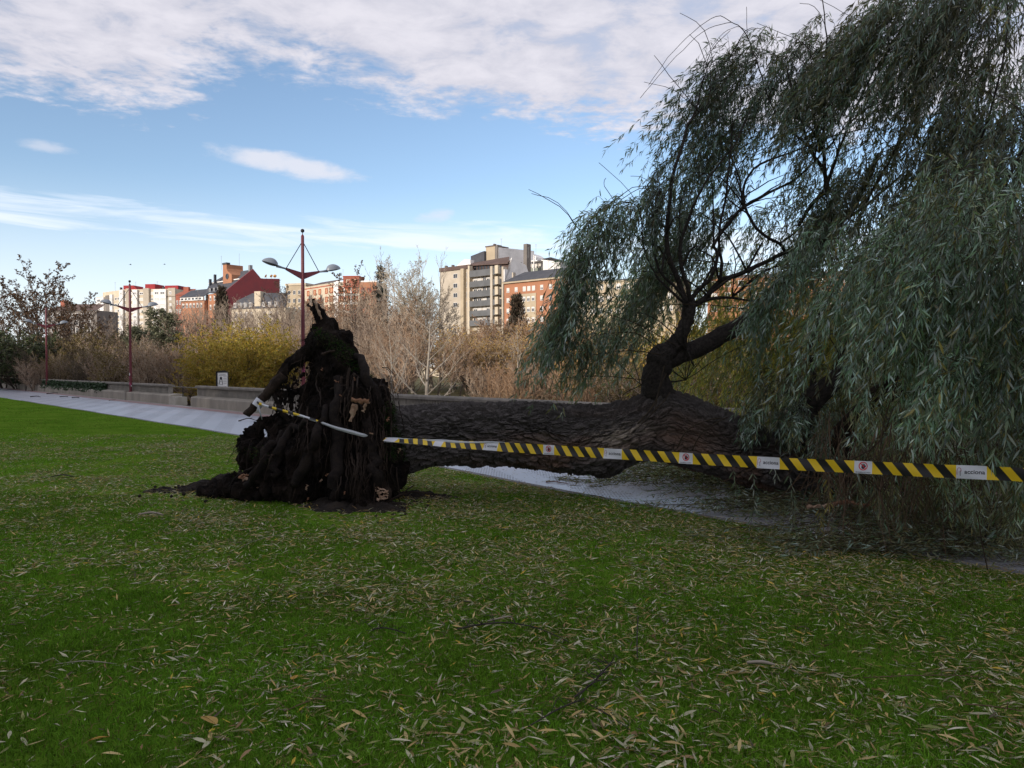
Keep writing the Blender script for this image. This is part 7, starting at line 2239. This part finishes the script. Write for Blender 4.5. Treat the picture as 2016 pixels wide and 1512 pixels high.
for x in signs:
    s_ = x * WT_
    if not (.9 < s_ < TL - .2): continue
    cyv = .10
    v_, f_ = ring(.27, .34); put_flat('prohibition_ring', v_ * [kx, 1] + [0, cyv], f_, x, 1, MT['red'], .0020)
    v_, f_ = stroke([(-.21 * kx, .21 + cyv), (.21 * kx, -.21 + cyv)], .03); put_flat('prohibition_bar', v_, f_, x, 1, MT['red'], .0024)
    put_flat('hand_symbol', hv * [kx, 1] + [.02, cyv - .02], hf, x, 1, MT['ink'], .0016)
    sz = 1.12 * kx / wid2
    put_flat('lettering', wv + np.array([[0, -.40 / sz]]), wf, x, sz, MT['ink'], .0016)

# upper half folded forward on the left: the pale back shows
fold = MB(); V = []
nf = 60
for i in range(nf + 1):
    s = -.02 + (1.72) * i / nf
    f = 1 - i / nf
    wf_ = WT_ * (.62 * min(1, f * 1.6 + .02))
    base = tape_pt(max(s, 0), .5)
    p = base + TO
    for j in range(4):
        t = j / 3
        q = p + tnrm * (.006 + .012 * math.sin(t * PI)) + Vector((0, 0, -1)) * wf_ * t + Vector((0, 0, .004 * math.sin(s * 9)))
        V.append(tuple(q - TO))
fold.add(V, [(i * 4 + j, i * 4 + j + 1, (i + 1) * 4 + j + 1, (i + 1) * 4 + j) for i in range(nf) for j in range(3)])
fold.build('folded_back', MT['t_back'], tape, True)

# left run: from the root tip across the face of the plate, twisting to its pale back
cols_seq = 'kyWWkykykyWWky'
pts_l = [(506, 792, 8.86), (520, 798, 8.82), (540, 804, 8.76), (570, 812, 8.68), (600, 821, 8.58), (630, 831, 8.48), (660, 842, 8.40), (690, 850, 8.36), (712, 856, 8.36), (724, 858, 8.42)]
WW = [P(*p) for p in pts_l]
q_l, _ = spline(WW, [1] * len(WW), 12)
nq = len(q_l)
lb = MB()
hh_ = lambda t: float(np.interp(t, [0, .1, .45, .6, .78, .93, 1], [.026, .032, .030, .030, .042, .036, .006]))
cid = {'k': 0, 'y': 1, 'W': 2}
Vl_ = []
for i, p in enumerate(q_l):
    t = i / (nq - 1); h = hh_(t)
    for v in (-.5, 0, .5):
        Vl_.append(tuple(p + Vector((0, -.012 * (1 - 4 * v * v) * 1, v * h)) - TO))
for i in range(nq - 1):
    t = i / (nq - 1)
    if t < .56:
        c = cols_seq[int(t / .56 * len(cols_seq)) % len(cols_seq)]; mi = cid[c]
        lo = 3 if t > .38 else mi
    else:
        mi = lo = 3
    a = i * 3
    lb.add([Vl_[a], Vl_[a + 1], Vl_[a + 4], Vl_[a + 3]], [(0, 1, 2, 3)], (), lo)
    lb.add([Vl_[a + 1], Vl_[a + 2], Vl_[a + 5], Vl_[a + 4]], [(0, 1, 2, 3)], (), mi)
lb.build('twisted_band', MATS + [MT['t_back']], tape, True)
v_, f_ = stroke([(-.16, 0), (-.05, .0)], .012)
# wrap and knot on the root tip
wb = MB(); wb.tube([P(504, 800, 8.92) - TO, P(514, 788, 8.94) - TO], [M(9.6, 8.93), M(10.4, 8.93)], 12, False); wb.build('wrap', MT['t_white'], tape, True)
kb2 = MB(); kb2.ball(P(511, 797, 8.86) - TO, (.018, .018, .014), 8, 6); kb2.build('knot', MT['t_yel'], tape, True)
for pts in ([(508, 798, 8.84, 2), (512, 812, 8.82, 1.6), (516, 826, 8.84, .8)], [(510, 798, 8.84, 2), (506, 812, 8.83, 1.2)]):
    fb = MB(); fb.tube([P(a, b_, c) - TO for a, b_, c, _ in pts], [M(r_, 8.8) for *_, r_ in pts], 4); fb.build('loose_end', MT['t_back'], tape, True)
# ================================================================== LAWN COVER
rg_ = np.random.default_rng(99)


def bare_soil(x, y):
    """1 where the earth is torn open"""
    px, py = proj(np.stack([x, y, np.full_like(x, .05)], 1))
    e1 = ((px - 705) / 120) ** 2 + ((py - 1010) / 32) ** 2
    e2 = ((px - 820) / 75) ** 2 + ((py - 985) / 18) ** 2
    e3 = ((px - 430) / 150) ** 2 + ((py - 972) / 13) ** 2
    e4 = ((px - 610) / 130) ** 2 + ((py - 972) / 26) ** 2
    n_ = .6 * (vnoise(np.stack([x * 5, y * 5, 0 * x], 1), 41) - .5)
    return np.clip(1.4 - np.minimum(np.minimum(e1, e2), np.minimum(e3, e4)) - n_ * 1.6, 0, 1)


def scatter(n_, y0, y1):
    """random spots of lawn between two distances that the view (with a margin) takes in"""
    Y = np.sqrt(rg_.uniform(y0 ** 2, y1 ** 2, n_))
    X = rg_.uniform(-1, 1, n_) * (.75 * Y + 1.5)
    q = X * U.x + Y * U.y; off = X * N.x + Y * N.y
    ok = off < edge_off(q) - .02
    return X[ok], Y[ok]


BV, BT, BC, nB = [], [], [], 0
for (n_, y0, y1, ln, wd) in ((320000, 2.4, 5.2, .056, .0036), (300000, 5.2, 9.5, .052, .0045), (190000, 9.5, 17, .05, .0062), (130000, 17, 30, .055, .010), (50000, 30, 46, .06, .016)):
    X, Y = scatter(n_, y0, y1)
    so_ = bare_soil(X, Y)
    pn = fbm(np.stack([X * .8, Y * .8, 0 * X], 1), 3, 17)
    pn2 = fbm(np.stack([X * 3.5, Y * 3.5, 0 * X], 1), 3, 19)
    # thinner, flatter turf where the litter is thick
    thick = np.clip(.55 + 1.5 * (pn2 - .5) + .8 * (pn - .5), .15, 1)
    ok = (rg_.random(len(X)) > so_ * 1.2) & (rg_.random(len(X)) < .45 + .55 * thick)
    X, Y, pn, pn2, thick = X[ok], Y[ok], pn[ok], pn2[ok], thick[ok]
    m = len(X)
    z = lawn_h(X, Y)
    az_ = rg_.uniform(0, 2 * PI, m) ; tl = np.abs(rg_.normal(0, .55, m))
    L_ = ln * rg_.uniform(.45, 1.15, m) * (.55 + .75 * thick)
    d = np.stack([np.cos(az_) * np.sin(tl), np.sin(az_) * np.sin(tl), np.cos(tl)], 1)
    sd = np.stack([-np.sin(az_), np.cos(az_), 0 * az_], 1)
    th_ = rg_.uniform(0, 2 * PI, m)[:, None]
    sd = unit(np.cross(d, np.concatenate([np.cos(th_), np.sin(th_), 0 * th_], 1)))
    p = np.stack([X, Y, z - .004], 1)
    w_ = (wd * rg_.uniform(.6, 1.2, m))[:, None]
    mid = p + d * (L_ * .55)[:, None]
    tip = p + d * (L_ * .95)[:, None] + np.stack([np.cos(az_), np.sin(az_), -.6 + 0 * az_], 1) * (L_ * rg_.uniform(.1, .5, m))[:, None]
    if y1 <= 9.6:
        V = np.stack([p - sd * w_ * .5, p + sd * w_ * .5, mid + sd * w_ * .42, mid - sd * w_ * .42, tip], 1).reshape(-1, 3)
        b_ = (np.arange(m) * 5)[:, None]
        T = np.concatenate([b_ + [[0, 1, 2]], b_ + [[0, 2, 3]], b_ + [[3, 2, 4]]]); kv = 5
    else:
        V = np.stack([p - sd * w_ * .5, p + sd * w_ * .5, tip], 1).reshape(-1, 3)
        b_ = (np.arange(m) * 3)[:, None]; T = b_ + [[0, 1, 2]]; kv = 3
    base = np.array([[.054, .148, .011]]) * (1 - pn2[:, None]) + np.array([[.118, .228, .022]]) * pn2[:, None]
    base = base * (.45 + 1.1 * pn[:, None]) * rg_.uniform(.4, 1.65, (m, 1))
    yl = rg_.random(m) < .04 + .22 * np.clip(1 - thick * 1.6, 0, 1)
    base[yl] = np.array([.16, .13, .055]) * rg_.uniform(.6, 1.2, (yl.sum(), 1))
    BV.append(V); BT.append(T + nB); BC.append(np.repeat(base, kv, 0)); nB += len(V)
tag(link('grass', mesh_np('grass', np.concatenate(BV), [np.concatenate(BT)], MT['blade'], None, np.concatenate(BC))), kind='stuff')

# ---- torn earth
def mound(name, px, py, rx, ry, h, seed, label):
    c = G(px, py)
    n_, m_ = 40, 56
    V = []
    rr = np.linspace(0, 1, n_)
    for i in range(n_):
        for j in range(m_):
            a = 2 * PI * j / m_
            V.append((rr[i] * rx * math.cos(a), rr[i] * ry * math.sin(a), 0))
    V = np.array(V)
    r_ = np.hypot(V[:, 0] / rx, V[:, 1] / ry)
    w_ = V + np.array(tuple(c))
    rag = 1 + .9 * (fbm(np.stack([np.cos(np.arctan2(V[:, 1], V[:, 0])) * 2, np.sin(np.arctan2(V[:, 1], V[:, 0])) * 2, 0 * r_ + seed], 1) * 3.2, 4, seed, .6) - .5)
    V[:, 0] *= rag; V[:, 1] *= rag
    z = h * (1 - r_ ** 2) ** 1.0 * (.6 + .8 * fbm(w_ * 3, 3, seed)) + .10 * (fbm(w_ * 13, 3, seed + 1) - .55) * (1 - r_ ** 10) + .03 * (1 - r_)
    V[:, 2] = lawn_h(w_[:, 0] , w_[:, 1]) + z - .012 * (r_ > .97) - .02
    F_ = []
    for i in range(n_ - 1):
        for j in range(m_):
            j2 = (j + 1) % m_
            F_.append((i * m_ + j, (i + 1) * m_ + j, (i + 1) * m_ + j2, i * m_ + j2))
    return tag(link(name, mesh_np(name, V, [np.array(F_)], MT['soil'], smooth=True), None, (c.x, c.y, 0)), label, 'soil', None, 'stuff')


mound('soil_heap', 700, 1012, .62, .42, .10, 3, 'heap of dark torn earth in front of the root plate')
mound('soil_heap', 668, 985, .26, .2, .16, 4, 'rounded dark clod against the foot of the root plate')
mound('soil_heap', 825, 988, .52, .28, .05, 5, 'low patch of bare earth right of the root plate')
mound('soil_heap', 575, 975, .8, .45, .06, 8, 'bare earth left of the root plate foot')
mound('soil_heap', 455, 968, .36, .32, .20, 6, 'dark turf clod with broken wood left of the root plate')
mound('soil_heap', 408, 968, .42, .26, .12, 7, 'low dark earth ridge farther left of the root plate')
mound('soil_heap', 345, 972, .45, .16, .05, 9, 'flat tail of loose earth leading left from the root plate')

# crumbs and clods thrown about the torn earth
ck = MB(); rck = random.Random(5)
for (px, py, sx, sy, n_, big_) in ((705, 1012, 75, 20, 300, .026), (820, 988, 50, 12, 100, .018), (420, 974, 70, 8, 170, .024), (590, 982, 60, 12, 200, .03), (560, 940, 50, 10, 60, .03)):
    for _ in range(n_):
        g = G(rck.gauss(px, sx), min(max(rck.gauss(py, sy), 935), 1050))
        r_ = big_ * (.2 + rck.random() ** 3)
        hz = float(np.clip(.02 + r_ * .3, 0, .1))
        ck.ball((g.x, g.y, hz + .04), (r_ * rck.uniform(.7, 1.3), r_ * rck.uniform(.7, 1.3), r_ * .8), 5, 4)
tag(ck.build('soil_crumbs', MT['soil'], None, True), 'dark crumbs of earth scattered about the foot of the root plate', 'soil', None, 'stuff')

# ---- fallen leaves
LCOL = np.array([(.27, .265, .20), (.20, .20, .15), (.25, .20, .10), (.20, .15, .065), (.12, .125, .05), (.085, .10, .035), (.30, .29, .255), (.13, .085, .045), (.28, .20, .035), (.06, .05, .035)])
LCOL = LCOL * np.array([1.75, 1.7, 1.5])
LPR = np.array([.12, .13, .17, .13, .15, .12, .05, .07, .03, .05]); LPR /= LPR.sum()


def litter_density(X, Y):
    px, py = proj(np.stack([X, Y, 0 * X], 1))
    d = np.interp(px, [-400, 250, 600, 900, 1300, 2016], [.30, .55, .92, 1.2, 1.5, 1.6])
    d *= np.interp(Y, [3, 5, 8, 11, 20], [.95, 1.15, 1.35, 1.0, .2])
    n_ = fbm(np.stack([X * 1.6, Y * 1.6, 0 * X], 1), 3, 23)
    return d * np.clip(.42 + 3.6 * (n_ - .36), .18, 2.0)


FV, FT, FC, nF = [], [], [], 0
LX, LY = scatter(640000, 2.4, 18)
ok = rg_.random(len(LX)) < litter_density(LX, LY) * .72
LX, LY = LX[ok], LY[ok]
# leaves also on the path under the crown
qx_ = rg_.uniform(-16, 9, 70000); ox_ = rg_.beta(1, 1.8, 70000) * 4.2
ex_ = edge_off(qx_) + .03 + ox_
PX = U.x * qx_ + N.x * ex_; PY = U.y * qx_ + N.y * ex_
pxx, pyy = proj(np.stack([PX, PY, 0 * PX], 1))
okp = (PY > 3) & (rg_.random(len(PX)) < np.interp(pxx, [300, 900, 1150, 1300, 1700, 2016], [.01, .03, .12, .45, 1, 1]))
LXa = np.concatenate([LX, PX[okp]]); LYa = np.concatenate([LY, PY[okp]])
onpath = np.concatenate([np.zeros(len(LX), bool), np.ones(okp.sum(), bool)])
m = len(LXa)
zL = np.where(onpath, .012, lawn_h(LXa, LYa) + rg_.uniform(.000, .030, m))
az_ = rg_.uniform(0, 2 * PI, m); pt_ = rg_.normal(0, .22, m)
dL = np.stack([np.cos(az_) * np.cos(pt_), np.sin(az_) * np.cos(pt_), np.sin(pt_)], 1)
upv = unit(np.stack([rg_.normal(0, .35, m), rg_.normal(0, .35, m), np.ones(m)], 1))
sL_ = unit(np.cross(upv, dL))
lenL = rg_.uniform(.030, .088, m) * np.where(rg_.random(m) < .3, .6, 1) * (1 - .3 * onpath); widL = lenL * rg_.uniform(.08, .20, m)
ci = rg_.choice(len(LCOL), m, p=LPR)
colL = LCOL[ci] * rg_.uniform(.65, 1.2, (m, 1))
# the 300 that show largest lie as single leaves
score = lenL / LYa; pxa, pya = proj(np.stack([LXa, LYa, zL], 1))
vis = (pxa > 8) & (pxa < 2008) & (pya < 1500) & (pya > 1000) & (lenL > .055)
order = np.argsort(-score * vis)[:300]
rest = np.ones(m, bool); rest[order] = False
NAMES = ['pale grey green willow leaf lying on the front lawn', 'dull grey willow leaf lying on the front lawn', 'straw coloured willow leaf lying on the front lawn', 'tan brown willow leaf lying on the front lawn', 'olive willow leaf lying on the front lawn', 'green willow leaf lying on the front lawn', 'whitish willow leaf lying on the front lawn', 'brown shrivelled willow leaf lying on the front lawn', 'bright yellow willow leaf lying on the front lawn', 'dark rotten willow leaf lying on the front lawn']
GRP = ['pale grey green', 'dull grey', 'straw coloured', 'tan brown', 'olive', 'green', 'whitish', 'shrivelled brown', 'bright yellow', 'dark rotten']
lm = [[leaf_mesh('fallen_leaf', tuple(c * f), MT['litter'], cu, wi) for f, cu, wi in ((1, .15, .17), (.8, -.12, .15), (1.15, .28, .19))] for c in LCOL]
for n_, i in enumerate(order):
    x_ = Vector(dL[i]); y_ = Vector(sL_[i]); y_ = (y_ - x_ * y_.dot(x_)).normalized(); z_ = x_.cross(y_)
    if z_.z < 0: z_ = -z_; y_ = -y_
    Mx = Matrix((x_, y_, z_)).transposed().to_4x4()
    o = bpy.data.objects.new('fallen_leaf', lm[ci[i]][n_ % 3]); COL.objects.link(o)
    o.matrix_world = Matrix.Translation(Vector((LXa[i], LYa[i], zL[i] + .006))) @ Mx @ Matrix.Scale(lenL[i] * 1.1, 4)
    tag(o, NAMES[ci[i]], 'leaf', GRP[ci[i]] + ' fallen leaves on the front lawn')
pL = np.stack([LXa, LYa, zL], 1)[rest]
dd, sd, l_, w_ = dL[rest], sL_[rest], lenL[rest][:, None], widL[rest][:, None]
up_ = np.cross(dd, sd)
curl = rg_.uniform(-.10, .22, (len(pL), 1)) * l_
V = np.stack([pL, pL + dd * l_ * .4 + sd * w_ * .5 + up_ * curl * .4, pL + dd * l_ + up_ * 0, pL + dd * l_ * .4 - sd * w_ * .5 + up_ * curl * .4], 1)
V[:, :, 2] = np.maximum(V[:, :, 2], .006)
b_ = (np.arange(len(pL)) * 4)[:, None]
T = np.concatenate([b_ + [[0, 1, 2]], b_ + [[0, 2, 3]]])
tag(link('fallen_leaves', mesh_np('fallen_leaves', V.reshape(-1, 3), [T], MT['litter'], None, np.repeat(colL[rest], 4, 0))), 'small willow leaves strewn thickly over lawn and path', 'leaves', None, 'stuff')

# the one broad yellow leaf and other marks of the foreground
def broad_leaf(px, py, L, rz, c, label, lift=.03):
    g = G(px, py)
    V, Q = [], []
    prof = ((0, .02), (.12, .42), (.3, .62), (.5, .66), (.7, .52), (.86, .28), (1, .02))
    for t, w_ in prof:
        z = .05 * math.sin(t * PI)
        for k in (-1, -.5, 0, .5, 1):
            V.append((t - .5, k * w_ / 2 * .95, z + .05 * abs(k) + .01 * math.sin(9 * t + 3 * k)))
    for i in range(len(prof) - 1):
        for j in range(4): Q.append((i * 5 + j, i * 5 + j + 1, (i + 1) * 5 + j + 1, (i + 1) * 5 + j))
    rt = empty('broad_leaf', (g.x, g.y, float(lawn_h(np.array([g.x]), np.array([g.y]))[0]) + lift), rz, label, 'leaf')
    rt.rotation_euler = (R(-14), R(4), rz)
    o = link('blade', mesh_np('blade', np.array(V) * L, [np.array(Q)], MT['litter'], None, np.tile(np.array(c), (len(V), 1)), True), rt)
    mb = MB(); mb.tube([(-.5 * L, 0, .004), (-.1 * L, 0, .05 * L + .003), (.5 * L, 0, .004)], [.0016, .0012, .0005], 4); mb.build('midrib', mat('leaf_rib', tuple(x * .6 for x in c), .8), rt)
    mb = MB(); mb.tube([(-.5 * L, 0, .003), (-.72 * L, .02 * L, -.006)], [.0014, .001], 4); mb.build('stalk', mat('leaf_stalk', (.22, .14, .05), .8), rt)


broad_leaf(413, 1459, .105, R(-38), (.34, .22, .055), 'large broad yellow leaf lying at the bottom left of the lawn')
broad_leaf(196, 1487, .075, R(36), (.33, .19, .02), 'narrow orange yellow leaf at the lower left picture corner', .02)
broad_leaf(580, 1377, .06, R(100), (.34, .20, .02), 'small orange yellow leaf standing up in the left foreground', .03)


def twig(pts, m_, label, cat='twig', sides=(), name='twig', group=None):
    """pts: (px,py,lift m,radius m) on the lawn"""
    W = []
    for px, py, z, r_ in pts:
        g = G(px, py); W.append(Vector((g.x, g.y, z + float(lawn_h(np.array([g.x]), np.array([g.y]))[0]) + .012)))
    c = W[0]
    rt = empty(name, c, 0, label, cat, group)
    q, rr = spline(W, [p[3] * .72 for p in pts], 4)
    mb = MB(); mb.tube([p - c for p in q], rr, 6); mb.build('stem', m_, rt, True)
    rs = random.Random(int(pts[0][0]))
    for k in range(sides if isinstance(sides, int) else 0):
        j = rs.randrange(1, len(q) - 1); a = rs.uniform(0, 6.28); l_ = rs.uniform(.05, .14)
        mb = MB(); p = q[j] - c
        mb.tube([p, p + Vector((math.cos(a) * l_ * .5, math.sin(a) * l_ * .5, rs.uniform(.005, .05))), p + Vector((math.cos(a) * l_, math.sin(a) * l_, rs.uniform(0, .04)))], [rr[j] * .6, rr[j] * .45, rr[j] * .2], 4)
        mb.build('side_shoot', m_, rt, True)
    return rt


TD, TBr, TPl = mat('twig_dark', (.035, .028, .025), .9), mat('twig_brown', (.11, .07, .04), .85), mat('twig_pale', (.27, .235, .19), .85)
twig([(900, 1280, .02, .006), (950, 1276, .035, .007), (1000, 1272, .03, .006), (1060, 1278, .02, .004), (1120, 1300, .01, .003)], TD, 'dark knobbly twig with side shoots lying mid lawn', 'twig', 14)
twig([(960, 1268, .03, .006), (1000, 1262, .04, .006), (1010, 1262, .03, .003)], TPl, 'pale peeled stick end on the dark knobbly twig', 'twig')
twig([(1255, 1332, .0, .005), (1254, 1310, .06, .0045), (1256, 1288, .13, .004)], TD, 'short dark stick standing upright in the lawn')
twig([(1130, 1420, .02, .006), (1165, 1400, .04, .006), (1190, 1380, .06, .006), (1205, 1355, .05, .004)], TD, 'dark leafless twig cluster with curled leaves in the central foreground', 'twig', 20)
twig([(1040, 1480, .01, .004), (1100, 1450, .03, .005), (1150, 1428, .03, .004)], TD, 'dark twig below the central twig cluster', 'twig', 8)
twig([(1160, 1430, .01, .003), (1200, 1460, .02, .003), (1240, 1485, .01, .002)], TD, 'thin dark twig trailing down right of the central cluster', 'twig', 4)
twig([(1062, 1174, .01, .0035), (1090, 1195, .03, .003), (1122, 1222, .02, .0025)], TBr, 'bent brown straw twig right of the lawn centre')
twig([(1470, 1342, .02, .010), (1500, 1345, .03, .012), (1525, 1347, .02, .008)], TPl, 'pale strip of bark lying on the right lawn', 'bark')
twig([(1700, 1368, .01, .003), (1800, 1366, .02, .003), (1900, 1370, .03, .003), (1965, 1376, .02, .002)], TBr, 'long straight brown twig on the right lawn', 'twig', 5)
twig([(272, 1026, .02, .012), (300, 1025, .03, .016), (322, 1030, .02, .010)], TPl, 'pale curled piece of bark left of the root plate', 'bark')
twig([(560, 1200, .01, .003), (620, 1196, .02, .003), (675, 1208, .01, .002)], TBr, 'yellow brown bent twig on the left lawn', 'twig', 5)
twig([(730, 1276, .01, .005), (760, 1280, .03, .005), (800, 1288, .02, .004)], TD, 'small dark twig left of the knobbly twig', 'twig', 8)
twig([(230, 1340, .01, .003), (170, 1338, .02, .0035), (110, 1341, .01, .003)], TPl, 'pale straight twig in the left foreground', 'twig', 3)
twig([(560, 1440, .01, .004), (610, 1425, .02, .004), (650, 1412, .01, .003)], TBr, 'brown twig right of the broad yellow leaf', 'twig', 6)
twig([(1900, 1430, .02, .004), (1950, 1440, .03, .004), (2010, 1446, .02, .003)], TBr, 'brown twig at the lower right picture edge', 'twig', 5)
twig([(1600, 1180, .02, .003), (1660, 1240, .03, .003), (1690, 1260, .01, .002)], TBr, 'thin brown twig on the right lawn below the kerb', 'twig', 3)
twig([(480, 1095, .01, .003), (520, 1082, .02, .003), (560, 1070, .01, .002)], TPl, 'pale thin twig below the earth heap', 'twig', 3)
twig([(100, 950, .01, .01), (125, 949, .03, .012), (145, 951, .01, .01)], TD, 'dark scrap of turf on the far left lawn', 'clod')

# sticks and leafy sprays on the path
def path_stick(pts, m_, label, r=.006):
    W = [G(px, py) + Vector((0, 0, z + r)) for px, py, z in pts]
    c = W[0]; rt = empty('twig', c, 0, label, 'twig')
    q, rr = spline(W, [r * (1 - .6 * i / (len(W) - 1)) for i in range(len(W))], 5)
    mb = MB(); mb.tube([p - c for p in q], rr, 6); mb.build('stem', m_, rt, True)
    mb = MB(); p = q[len(q) // 2] - c; mb.tube([p, p + Vector((.08, .1, .01))], [r * .5, r * .2], 4); mb.build('side_shoot', m_, rt, True)


path_stick([(1075, 950, 0), (1095, 951, .01), (1120, 954, 0)], mat('twig_red', (.16, .06, .04), .8), 'reddish stick on the paving under the trunk', .009)
path_stick([(1136, 981, 0), (1165, 979, .02), (1190, 985, .02), (1206, 991, 0)], TD, 'thin black curved twig on the paving', .006)
path_stick([(60, 782, 0), (72, 781.5, .02), (80, 782.4, 0)], TD, 'first dark branch scrap on the far path', .03)
path_stick([(92, 776, 0), (110, 775, .03), (114, 775, 0)], TD, 'dark branch scrap by the far parapet', .03)
path_stick([(118, 782, 0), (130, 782.5, .03), (134, 782, 0)], TD, 'second dark branch scrap on the far path', .03)
path_stick([(142, 784, 0), (152, 784.5, .03), (156, 784.6, 0)], TD, 'third dark branch scrap on the far path', .03)
path_stick([(214, 789, 0), (228, 788.8, .03)], TBr, 'brown branch scrap on the far path below the second lamp', .02)
path_stick([(470, 830, 0), (490, 828.6, .06), (506, 830, 0)], TD, 'dark curved bark scrap on the path left of the root tip', .02)

# heaps of broken willow twigs and leaves on the path beyond the trunk
def spray(name, n_, cx0, cx1, cy0, cy1, hmax, label, seed, grey=.3, L=(.5, 1.1)):
    rng = np.random.default_rng(seed)
    PV, PTt, PC, nn = [], [], [], 0
    A, B, C_ = [], [], []
    for i in range(n_):
        g = G(rng.uniform(cx0, cx1), rng.uniform(cy0, cy1)); az0 = rng.uniform(-.6, .6) + (PI if rng.random() < .5 else 0)
        l_ = rng.uniform(*L); z0 = rng.uniform(.02, hmax)
        e = Vector((g.x + math.cos(az0) * l_, g.y + math.sin(az0) * l_ * .6, rng.uniform(.01, max(.012, hmax * .6))))
        s = Vector((g.x, g.y, z0))
        A.append(tuple(s)); B.append(tuple(e))
        m_ = int(l_ / .03)
        t = rng.random((m_, 1))
        pos = np.array(tuple(s)) * (1 - t) + np.array(tuple(e)) * t
        d0 = np.array(tuple((e - s).normalized()))
        d = unit(d0 + rng.normal(size=(m_, 3)) * .55 + [0, 0, -.1]); sd = unit(np.cross(d, rng.normal(size=(m_, 3))))
        V, T = leaves_arr(pos, d, sd, rng.uniform(.06, .1, m_), rng.uniform(.010, .015, m_))
        V[:, 2] = np.maximum(V[:, 2], .012)
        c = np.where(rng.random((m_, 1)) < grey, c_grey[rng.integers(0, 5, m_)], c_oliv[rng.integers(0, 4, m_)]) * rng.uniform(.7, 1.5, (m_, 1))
        PV.append(V); PTt.append(T + nn); PC.append(np.repeat(c, 4, 0)); nn += len(V)
    V = np.concatenate(PV); c0 = V.mean(0) * [1, 1, 0]
    Vs, Qs = segs_arr(A, B, np.full(len(A), .003), np.full(len(A), .0012), 3)
    ob = link(name, mesh_np(name, np.concatenate([V, Vs]) - c0, [Qs + len(V), np.concatenate(PTt)], [MT['leaf'], MT['withy']], [1] * len(Qs) + [0] * sum(len(t) for t in PTt), np.concatenate([np.concatenate(PC), np.ones((len(Vs), 3))])), None, tuple(c0))
    return tag(ob, label, 'branches', None, 'stuff')


spray('broken_twigs', 620, 1250, 1580, 900, 962, .30, 'green heap of broken willow shoots on the path behind the trunk', 4, .25)
spray('broken_twigs', 330, 1400, 1800, 955, 1015, .18, 'dark litter of willow shoots under the crown', 5, .3)
spray('broken_twigs', 560, 1580, 2120, 1000, 1112, .25, 'dark tangle of twigs between crown and kerb', 6, .3)
spray('broken_twigs', 26, 1090, 1260, 940, 962, .03, 'reddish scatter of shoots on the paving under the trunk', 7, .05, (.25, .5))
# two leafy shoots hanging below the tape, and a torn yellow spray
def hanging(px, py0, py1, Y, n_, label_name, cols, wl_=.085, seed=1):
    rng = np.random.default_rng(seed)
    a, b_ = P(px, py0, Y), P(px + rng.uniform(-8, 8), py1, Y - .1)
    mb = MB(); mid = (a + b_) / 2 + Vector((.03, 0, 0))
    q, rr = spline([a, mid, b_], [.004, .003, .0015], 6)
    mb.tube([p - WO for p in q], rr, 5); st_ = mb.build('shoot', MT['withy'], willow, True)
    for i in range(n_):
        t = .1 + .9 * i / n_; p = q[min(int(t * (len(q) - 1)), len(q) - 1)]
        az_ = i * 2.4; d = Vector((math.cos(az_) * .5, math.sin(az_) * .5, -.9)).normalized()
        s_ = d.orthogonal().normalized(); s_ = (s_ * math.cos(i) + d.cross(s_) * math.sin(i)); z_ = d.cross(s_)
        o = bpy.data.objects.new('leaf', cols[i % len(cols)]); COL.objects.link(o); o.parent = st_
        o.matrix_local = Matrix.Translation(p - WO) @ Matrix((d, s_, z_)).transposed().to_4x4() @ Matrix.Scale(wl_ * rng.uniform(.8, 1.2), 4)


hanging(1482, 925, 1045, 7.3, 22, '', [lmeshes[0], lmeshes[1], lmeshes[0]], seed=3)
hanging(1552, 930, 1035, 7.2, 22, '', [lmeshes[1], lmeshes[0], lmeshes[1]], seed=4)
hanging(1520, 915, 945, 7.2, 8, '', [lmeshes[1]], seed=5)
hanging(1616, 935, 960, 7.1, 8, '', [lmeshes[0]], seed=6)
hanging(1628, 940, 1000, 7.0, 18, '', [lmeshes[3], lmeshes[4]], seed=7)
hanging(1612, 1000, 1048, 6.9, 18, '', [lmeshes[3], lmeshes[4]], seed=8)
hanging(1440, 920, 985, 7.5, 10, '', [lmeshes[2], lmeshes[0]], seed=9)
